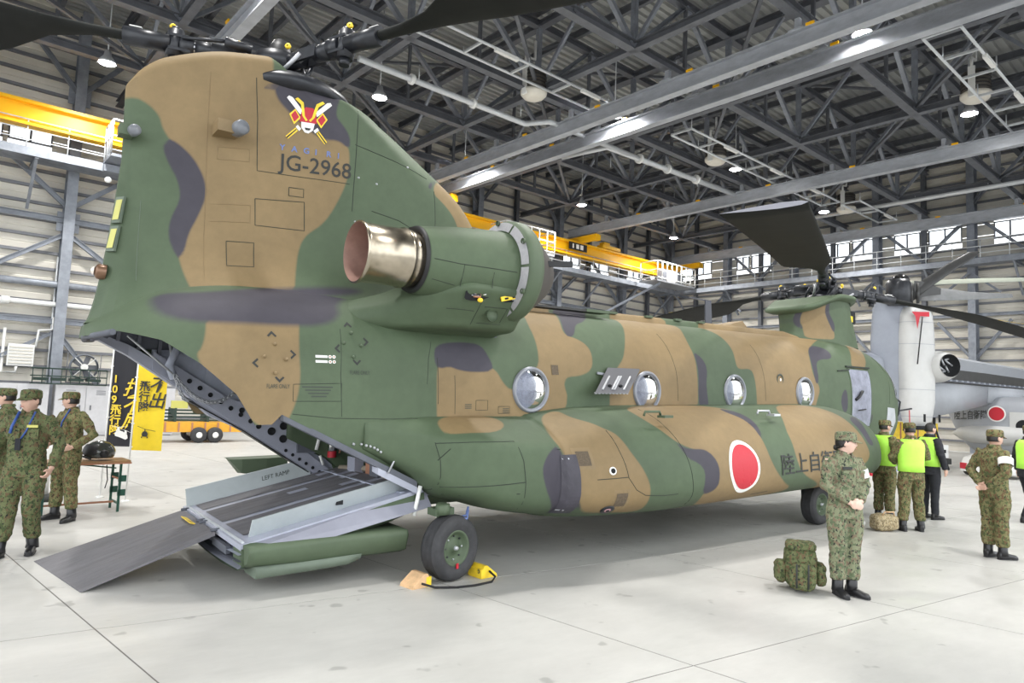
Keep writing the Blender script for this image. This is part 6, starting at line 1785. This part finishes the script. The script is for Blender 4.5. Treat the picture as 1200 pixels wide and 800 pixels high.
# upright nacelle: front cowl painted off-white as its lit face, gearbox body blue-grey
mb = MB(); rings = []
for z, a, b in ((1.42,.34,.34),(1.7,.46,.42),(2.2,.54,.5),(3.2,.56,.52),(4.4,.55,.5),(5.0,.50,.46),(5.25,.40,.38)):
    rings.append([(19.76+a*sgnpow(math.cos(t),.75)*.86-b*sgnpow(math.sin(t),.75)*.3, 2.05-a*sgnpow(math.cos(t),.75)*.5-b*sgnpow(math.sin(t),.75)*.6, z) for t in [2*PI*k/36 for k in range(36)]])
mb.loft(rings, True, True, True); nc = vb(mb, 'engine_cowl', M_greyw)
mb = MB(); rings = []
for z, a, b in ((1.6,.26,.34),(2.1,.36,.45),(3.0,.42,.55),(4.2,.44,.56),(5.0,.42,.5),(5.45,.38,.42),(5.55,.3,.34)):
    rings.append([(19.36+a*math.cos(t)*.8-b*math.sin(t)*.3, 2.62-a*math.cos(t)*.6+b*math.sin(t)*.8, z) for t in [2*PI*k/32 for k in range(32)]])
mb.loft(rings, True, True, True); ng = vb(mb, 'gearbox_nacelle', M_greyd)
mb = MB(); rings = []
for z, a in ((2.4,.55),(3.0,.7),(3.55,.62),(3.75,.3)): rings.append([(18.75+a*.5*math.cos(t), 3.25+a*math.sin(t), z) for t in [2*PI*k/20 for k in range(20)]])
mb.loft(rings, True, True, True); vb(mb, 'nacelle_fairing', M_greyd)
for z in (1.75,2.6,4.05,4.75):
    mb = MB(); rings = []
    for dz in (0,.012):
        rings.append([(19.76+.567*sgnpow(math.cos(t),.75)*.86-.52*sgnpow(math.sin(t),.75)*.3, 2.05-.567*sgnpow(math.cos(t),.75)*.5-.52*sgnpow(math.sin(t),.75)*.6, z+dz) for t in [2*PI*k/36 for k in range(36)]])
    mb.loft(rings, True, False, True); vb(mb, 'cowl_joint', M_greyd, nc)
for dx, dy in ((-.22,.02),(.20,-.24)):
    mb = MB(); mb.box((19.55+dx,1.62+dy,1.72), (.05,.05,.24)); vb(mb, 'exhaust_slot', M_dark, nc)
mb = MB(); mb.lathe([(.22,-.06),(.26,.0),(.22,.06)], origin=(19.6,1.95,1.40), n=20, caps=True); vb(mb, 'exhaust_rim', M_dark, nc)
mb = MB(); mb.add([(19.12,1.9,5.05),(19.7,1.62,5.08),(19.65,1.60,4.92),(19.35,1.75,4.92),(19.27,1.8,4.5),(19.2,1.83,4.92)], [(0,5,4,3,2,1)]); vb(mb, 'red_cover', M_red, nc)
mb = MB(); mb.tube([(19.45,1.72,4.9),(19.36,1.76,4.2),(19.30,1.82,3.4)], .02, 5); vb(mb, 'cover_strap', M_black, nc)
mb = MB(); mb.lathe([(.38,0),(.52,.12),(.50,.5),(.40,.85),(.36,.9)], origin=(20.55,2.0,3.35), axis=(-.45,-.85,.05), n=28); ei = vb(mb, 'intake_cowl', M_greyw, nc)
mb = MB(); mb.lathe([(.001,.62),(.34,.7),(.37,.9)], origin=(20.55,2.0,3.35), axis=(-.45,-.85,.05), n=24); vb(mb, 'intake_bore', M_dark, ei)
for k in range(6):
    a_ = k*1.05; mb = MB(); c0 = Vector((20.2,1.38,3.40)); mb.tube([c0+Vector((.25*math.cos(a_),-.12*math.cos(a_),.25*math.sin(a_))), c0+Vector((.05*math.cos(a_+1),0,.2*math.sin(a_+1)))], .03, 5); vb(mb, 'engine_pipe', M_alu, ei)
# hub and proprotor
mb = MB(); mb.lathe([(.30,-.75),(.36,-.7),(.38,-.05),(.34,0),(.30,.08)], origin=(19.25,2.35,6.05), n=28, caps=True); hb = vb(mb, 'rotor_hub', M_hubm)
mb = MB(); mb.ball((19.3,2.3,6.12), (.26,.26,.20), 18, 10); vb(mb, 'spinner', mat('glossy_black', (.02,.02,.02), .15), hb)
for dx in (-.3,-.1,.1,.3):
    mb = MB(); mb.tube([(19.25+dx*.8,2.35-dx*.6-.3,5.35),(19.25+dx*.8,2.35-dx*.6-.3,6.0)], .05, 8); vb(mb, 'actuator', M_prop, hb)
def prop_blade(pts, widths, m, cuff=None):
    rings = []
    for i, (p, w) in enumerate(zip(pts, widths)):
        p = Vector(p); d = (Vector(pts[min(i+1,len(pts)-1)])-Vector(pts[max(i-1,0)])).normalized()
        sd = d.cross(Vector((-.5,-.75,.42))).normalized(); u = sd.cross(d).normalized()
        rings.append([p+sd*w*math.cos(t)+u*w*.16*math.sin(t) for t in [2*PI*k/14 for k in range(14)]])
    mb = MB(); mb.loft(rings, True, True, True); b = vb(mb, 'proprotor_blade', m, hb)
    return b
prop_blade([(19.35,2.2,5.5),(19.9,1.75,6.05),(20.45,1.25,6.6),(20.95,.85,7.0),(21.15,.7,7.12)], [.20,.17,.15,.13,.03], M_prop)
prop_blade([(19.7,2.05,5.75),(20.3,1.55,5.72),(21.1,.9,5.70),(22.1,.1,5.75)], [.34,.26,.15,.07], M_propg)
prop_blade([(19.3,2.7,6.0),(20.6,2.0,6.18),(22.2,.9,6.35),(24.0,-.4,6.5)], [.10,.10,.09,.07], mat('pale_green_cover', (.34,.36,.30), .7))
mb = MB(); mb.loft([[(19.55,2.0,5.5),(19.75,1.85,5.5),(19.75,1.85,6.1),(19.55,2.0,6.1)],[(20.1,1.65,5.55),(20.25,1.5,5.55),(20.3,1.5,5.9),(20.1,1.65,5.95)]], True, True, False); vb(mb, 'blade_cuff', M_prop, hb)
# undercarriage
mb = MB(); mb.tube([(24.6,1.7,.9),(24.3,1.7,.3)], .07, 8); lg = vb(mb, 'gear_leg', M_prop)
mb = MB(); mb.lathe([(.1,-.1),(.26,-.1),(.28,0),(.26,.1),(.1,.1)], origin=(24.3,1.7,.28), axis=(1,0,0), n=24, caps=True); vb(mb, 'wheel', M_rubber, lg)
for y in (-2.6,):
    mb = MB(); mb.lathe([(.1,-.12),(.32,-.12),(.34,0),(.32,.12),(.1,.12)], origin=(24.2,y,.34), axis=(1,0,0), n=24, caps=True); vb(mb, 'wheel', M_rubber, lg)

# ---- ground equipment behind it
t = thing('work_stand', 'yellow work stand with white base under the far aircraft nose', 'stand', (22.7,3.7,0), -.7)
MB().box((0,0,1.15), (2.0,.8,.75)).build('yellow_body', M_yellow_p, t)
for x in (-.8,-.3,.3,.8): MB().box((x,-.41,1.15), (.04,.02,.7)).build('rib', M_strap, t)
MB().box((0,0,.55), (2.6,1.0,.45)).build('white_base', M_whitep, t)
MB().box((0,-.52,.55), (2.4,.02,.12)).build('dark_band', M_dark, t)
MB().box((0,0,.20), (2.8,1.0,.2)).build('chassis', M_mark, t)
for x in (-1.0,1.0):
    for y in (-.4,.4): MB().lathe([(.05,-.06),(.14,-.06),(.14,.06),(.05,.06)], origin=(x,y,.14), axis=(0,1,0), n=16, caps=True).build('caster', M_rubber, t)
t = thing('tripod_jack', 'black tripod jack standing before the yellow work stand', 'jack', (21.6,2.25,0))
for k in range(3):
    a = k*2.1+.4; MB().tube([(0,0,1.5),(.45*math.cos(a),.45*math.sin(a),.03)], .035, 6).build('leg', M_black, t)
MB().tube([(0,0,.3),(0,0,1.85)], .05, 8).build('ram', M_black, t)
t = thing('service_car', 'white low service car with red tail light behind the soldier at the right', 'car', (20.9,.15,0), -.6)
mb = MB(); rings = []
for x, w, h in ((-.9,.5,.35),(-.8,.62,.55),(-.3,.65,.72),(.4,.65,.70),(.8,.6,.5),(.9,.5,.3)): rings.append([(x,-w,.14),(x,-w,h*.6),(x,-w*.8,h),(x,w*.8,h),(x,w,h*.6),(x,w,.14)])
mb.loft(rings, True, True, True); mb.build('body', M_whitep, t)
mb = MB(); mb.box((-.88,.35,.3), (.1,.25,.18)); mb.build('tail_light', M_red, t)
for x in (-.55,.55):
    for y in (-.6,.6): MB().lathe([(.06,-.06),(.15,-.06),(.15,.06),(.06,.06)], origin=(x,y,.15), axis=(0,1,0), n=18, caps=True).build('wheel', M_rubber, t)
mb = MB(); mb.box((19.2,2.62,.002), (2.2,.28,.004), Matrix.Rotation(-.15,3,'Z')); q = mb.build('blue_floor_line', mat('blue_floor_paint', (.20,.27,.62), .6, 0, .15, 5)); tag(q, 'faded blue line painted on the floor by the helicopter nose', 'floor marking')

# ================================================================ SMALL THINGS ON THE FLOOR
# folding table with flight helmet
t = thing('folding_table', 'folding table with brown top and dark green legs, carrying a flight helmet', 'table', (-2.72,3.88,0), .12)
M_tgreen = mat('table_leg_green', (.012,.075,.05), .4)
MB().box((0,0,.715), (1.15,.48,.03)).build('table_top', M_wood, t)
MB().box((0,0,.692), (1.17,.50,.02)).build('top_edge', M_strap, t)
for x in (-.46,.46):
    for y in (-.2,.2):
        l = MB().beam((x,y,0),(x,y,.69), .03,.03).build('leg', M_tgreen, t)
        for z in (.25,.45):
            if x > 0: MB().box((x+.03,y,z+.02), (.10,.03,.09)).build('leg_bracket', M_tgreen, l)
    MB().beam((x,-.2,.12),(x,.2,.12), .025,.025).build('cross_bar', M_tgreen, t)
    MB().beam((x,-.2,.46),(x,.2,.46), .02,.02).build('cross_bar', M_strap, t)
MB().beam((-.46,0,.12),(.46,0,.12), .025,.025).build('stretcher', M_strap, t)
mb = MB(); mb.tube([(-.45,0,.60),(0,-.05,.67),(.45,0,.60)], .012, 6); mb.build('under_frame', M_tgreen, t)
mb = MB(); mb.tube([(.3,-.1,.66),(.32,-.12,.45),(.3,-.1,.33)], .008, 5); mb.build('cord', M_mark, t)
h = thing('flight_helmet', 'glossy dark green flight helmet with visor resting on the folding table', 'helmet', (-2.52,3.82,.73), .1)
M_helm = mat('glossy_helmet_green', (.045,.05,.045), .18, 0, .1, 8, coat=.6)
mb = MB(); rings = []
for i in range(13):
    a = -.5+(PI/2+.5)*i/12
    rings.append([(.20*math.cos(a)*math.cos(q)*(1.0+.05*math.cos(q)), .145*math.cos(a)*math.sin(q), .115+.165*math.sin(a)) for q in [2*PI*k/28 for k in range(28)]])
mb.loft(rings, True, True, True); mb.build('shell', M_helm, h)
mb = MB(); rings = []
for i in range(7):
    a = -.2+.9*i/6; rings.append([(-.208*math.cos(a)*math.cos(q), .152*math.cos(a)*math.sin(q), .118+.170*math.sin(a)) for q in [-1.3+2.6*k/16 for k in range(17)]])
mb.loft(rings, False, False, True); mb.build('visor', M_black, h)
for sg in (-1, 1):
    mb = MB(); mb.lathe([(.001,.03),(.05,.025),(.06,.0)], origin=(.04,sg*.14,.10), axis=(0,sg,0), n=18); mb.build('ear_cup', M_black, h)
mb = MB(); mb.tube([(-.12,-.12,.03),(-.2,-.05,.06),(-.2,.05,.06),(-.12,.12,.03)], .014, 6); mb.build('chin_strap', M_mark, h)

# banners
def banner(lab, x, y, yaw, cloth_m, W, H_, z0):
    t = thing('banner_flag', lab, 'banner', (x,y,0), yaw)
    MB().tube([(0,0,.02),(.03,0,z0+H_+.04)], .014, 8).build('pole', M_whitep, t)
    MB().tube([(.03,0,z0+H_+.02),(W+.04,0,z0+H_+.02)], .010, 6).build('cross_rod', M_whitep, t)
    MB().lathe([(.001,.03),(.05,.025),(.06,.01),(.06,0)], n=16, caps=True).build('base_foot', M_whitep, t)
    for k in range(5): MB().box((.02,0,z0+.05+k*(H_-.1)/4), (.05,.012,.02)).build('loop', M_whitep, t)
    mb = MB(); rows = []
    for i in range(25):
        z = z0+H_*i/24
        rows.append([(.03+W*k/10, .012*math.sin(k*.9+z*2.2)*k/10+.006*math.sin(z*5), z) for k in range(11)])
    mb.loft(rows, False, False, True); c = mb.build('cloth', cloth_m, t)
    return t, c
def banner_text(c, s, size, x, ztop, m, step, shear=0.0, W=1):
    for i, ch in enumerate(s):
        me = text_mesh(ch, size, bold=.004, shear=shear)
        for v in me.vertices:
            xx, zz = x+v.co.x, ztop-step*i+v.co.y-size*.8
            k = (xx-.03)/W*10
            v.co = Vector((xx, -.022, zz))
        me.materials.clear(); link('lettering', me, m, c)
def heli_icon(c, x, z, s, m, front):
    mb = MB(); f = lambda pts: [(x+a*s, -.024, z+b*s) for a, b in pts]
    if front:
        polys = [[(-.22,-.2),(.22,-.2),(.28,.05),(.15,.28),(-.15,.28),(-.28,.05)],[(-.05,.28),(.05,.28),(.05,.5),(-.05,.5)],[(-.7,.72),(0,.46),(0,.5),(-.68,.76)],[(0,.46),(.95,.30),(.96,.34),(0,.50)],[(-.3,-.2),(-.2,-.2),(-.2,-.34),(-.3,-.34)],[(.2,-.2),(.3,-.2),(.3,-.34),(.2,-.34)]]
    else:
        polys = [[(-.5,.05),(-.3,.3),(.1,.2),(.45,-.05),(.5,-.3),(.35,-.42),(-.1,-.25),(-.45,-.15)],[(-.42,.2),(-.3,.5),(-.15,.5),(-.12,.25)],[(.2,.1),(.25,.28),(.38,.28),(.42,.0)],[(-.9,.62),(-.25,.48),(.55,.62),(-.25,.53)],[(-.2,.42),(.3,.27),(.9,.05),(.3,.31)]]
    for p in polys: mb.add(f(p), [tuple(range(len(p)))])
    mb.build('helicopter_print', m, c)
M_cloth_k = mat('black_banner_cloth', (.014,.014,.020), .7); M_cloth_y = mat('yellow_banner_cloth', (.86,.62,.02), .7, 0, .08, 4)
t, c = banner('tall black banner with yellow lettering, behind the folding table', -2.30, 5.20, -.58, M_cloth_k, .46, 1.75, .82)
banner_text(c, '109飛行隊', .17, .06, 1.98, MATS['yellow_paint'], .165); banner_text(c, '技不屈', .30, .23, 1.90, MATS['yellow_paint'], .27, .3)
heli_icon(c, .26, 1.02, .21, M_whitep, False)
t, c = banner('tall yellow banner with black lettering, right of the black one behind the table', -2.02, 4.62, -.58, M_cloth_y, .46, 1.55, .80)
banner_text(c, '飛行隊', .17, .08, 1.88, M_mark, .165); banner_text(c, '不出', .27, .22, 1.95, M_mark, .25, .25)
heli_icon(c, .22, 1.05, .17, M_mark, True)
t = thing('sign_stand', 'white sign post on a round black foot behind the soldiers', 'stand', (-3.05,5.2,0))
MB().tube([(0,0,.05),(0,0,1.15)], .06, 10).build('post', M_whitep, t)
MB().lathe([(.001,.10),(.17,.09),(.22,.04),(.22,0)], n=20, caps=True).build('foot', M_mark, t)

# yellow trailer and tables in the distance
t = thing('flat_trailer', 'yellow flat trailer with black tyres far behind the lowered ramp', 'trailer', (1.75,16.8,0), .05)
MB().box((0,0,.50), (2.6,1.0,.32)).build('frame', mat('trailer_yellow', (.72,.36,.03), .5, 0, .1), t)
for k in range(6): MB().box((-1.15+.4*k,-.51,.50), (.05,.03,.30)).build('rib', M_strap, t)
for x in (-.15,.35):
    for y in (-.5,.5):
        w_ = MB().lathe([(.10,-.09),(.22,-.09),(.25,-.05),(.25,.05),(.22,.09),(.10,.09)], origin=(x,y-.06*(1 if y<0 else -1),.25), axis=(0,1,0), n=22).build('tyre', M_rubber, t)
        MB().lathe([(.001,-.095),(.05,-.1),(.11,-.08),(.11,.08),(.001,.095)], origin=(x,y-.06*(1 if y<0 else -1),.25), axis=(0,1,0), n=16).build('rim', M_whitep, w_)
MB().beam((1.3,0,.35),(2.6,0,.22), .08,.08).build('drawbar', M_mark, t)
t = thing('stacked_frames', 'dark green folded frames stacked above the yellow trailer', 'frame', (2.1,16.8,.66), .05)
for k in range(4): MB().box((.0,-.3+.2*k,.05+.10*k), (3.2,.06,.05)).build('bar', M_dkgreen, t)
for x in (-1.2,-.2,.9): MB().box((x,0,.22), (.06,.8,.44)).build('upright', M_dkgreen, t)
for x in (-1.1,.0):
    MB().box((x,-.36,.55), (.5,.05,.24)).build('yellow_sheet', MATS['formation_light_strip'], t)

# wheel chocks and rope
M_chock = mat('worn_chock_wood', (.62,.40,.22), .7, 0, .2, 14)
def chock(lab, x, y, yaw, m_end):
    t = thing('wheel_chock', lab, 'chock', (x,y,0), yaw, None)
    mb = MB(); mb.prof((0,-.10,0),(0,.10,0), [(-.11,0),(.11,0),(.10,.03),(-.03,.125),(-.07,.125),(-.11,.06)]); mb.build('wedge', m_end, t)
    MB().box((-.085,0,.05), (.06,.205,.09)).build('painted_end', M_yellow_p, t)
    mb = MB(); mb.lathe([(.012,-.01),(.03,0),(.012,.01)], origin=(-.11,-.06,.07), axis=(1,0,0), n=10); mb.build('rope_eye', M_hubm, t)
    return t
chock('wooden wheel chock with yellow end, behind the rear wheel on the ramp side', -.40, -1.66, PI+.15, M_chock)
chock('yellow wheel chock in front of the rear wheel', .40, -1.66, .1, M_yellow_p)
mb = MB(); mb.tube([(-.40,-1.78,.05),(-.30,-1.86,.02),(-.1,-1.93,.012),(.1,-1.96,.012),(.32,-1.93,.012),(.42,-1.85,.03),(.40,-1.77,.07)], .011, 6); o = mb.build('chock_rope', M_rope); tag(o, 'black rope joining the two wheel chocks at the rear wheel', 'rope')

# backpack beside the woman
t = thing('backpack', 'green camouflage backpack standing on the floor beside the woman soldier', 'backpack', (3.0,-3.66,0), -.9)
def softbox(c, d, name, m, par, vox=.014, wr=.012):
    mb = MB(); rings = []
    for i in range(9):
        z = -1+2*i/8; k = (1-abs(z)**5)**.3 if abs(z) < 1 else .55
        rings.append([(c[0]+d[0]/2*k*sgnpow(math.cos(a),.5), c[1]+d[1]/2*k*sgnpow(math.sin(a),.5), c[2]+d[2]/2*z) for a in [2*PI*q/24 for q in range(24)]])
    mb.loft(rings, True, True, True)
    return remesh(mb, name, m, par, vox, 2, wr, 13, c[0])
softbox((0,0,.245), (.34,.30,.46), 'main_bag', M_uni, t); softbox((0,-.19,.17), (.28,.12,.28), 'pocket', M_uni, t)
softbox((-.21,0,.18), (.12,.22,.24), 'pocket', M_uni, t); softbox((.21,0,.18), (.12,.22,.24), 'pocket', M_uni, t); softbox((0,-.02,.47), (.32,.28,.09), 'lid', M_uni, t)
t.scale = (.92,.92,.95)
for x in (-.08,.08):
    mb = MB(); mb.tube([(x,.15,.42),(x*1.2,.22,.33),(x*1.3,.21,.15),(x*1.2,.15,.06)], .020, 8); mb.build('shoulder_strap', M_tgreen, t)
mb = MB(); mb.tube([(.05,-.255,.31),(.05,-.26,.20),(.05,-.255,.06)], .010, 6); mb.tube([(-.07,-.255,.31),(-.07,-.26,.2),(-.07,-.255,.06)], .010, 6); mb.build('buckle_strap', M_mark, t)
t = thing('kit_bag', 'small tan camouflage bag on the floor beside the vested soldiers', 'bag', (7.50,-2.47,0), -.5)
softbox((0,0,.135), (.40,.26,.26), 'bag_body', camo_cloth('tan_camouflage_cloth', [(.36,.29,.17),(.22,.17,.10),(.42,.36,.24),(.12,.10,.06)], 22, 3), t)
mb = MB(); mb.tube([(-.1,-.1,.25),(-.08,-.12,.31),(.08,-.12,.31),(.1,-.1,.25)], .010, 6); mb.build('handle', M_chock, t)
t = thing('plastic_bag', 'crumpled white plastic bag lying left of the tan bag', 'bag', (7.42,-2.08,0))
softbox((0,0,.05), (.26,.2,.10), 'film', M_whitep, t, .012, .02)
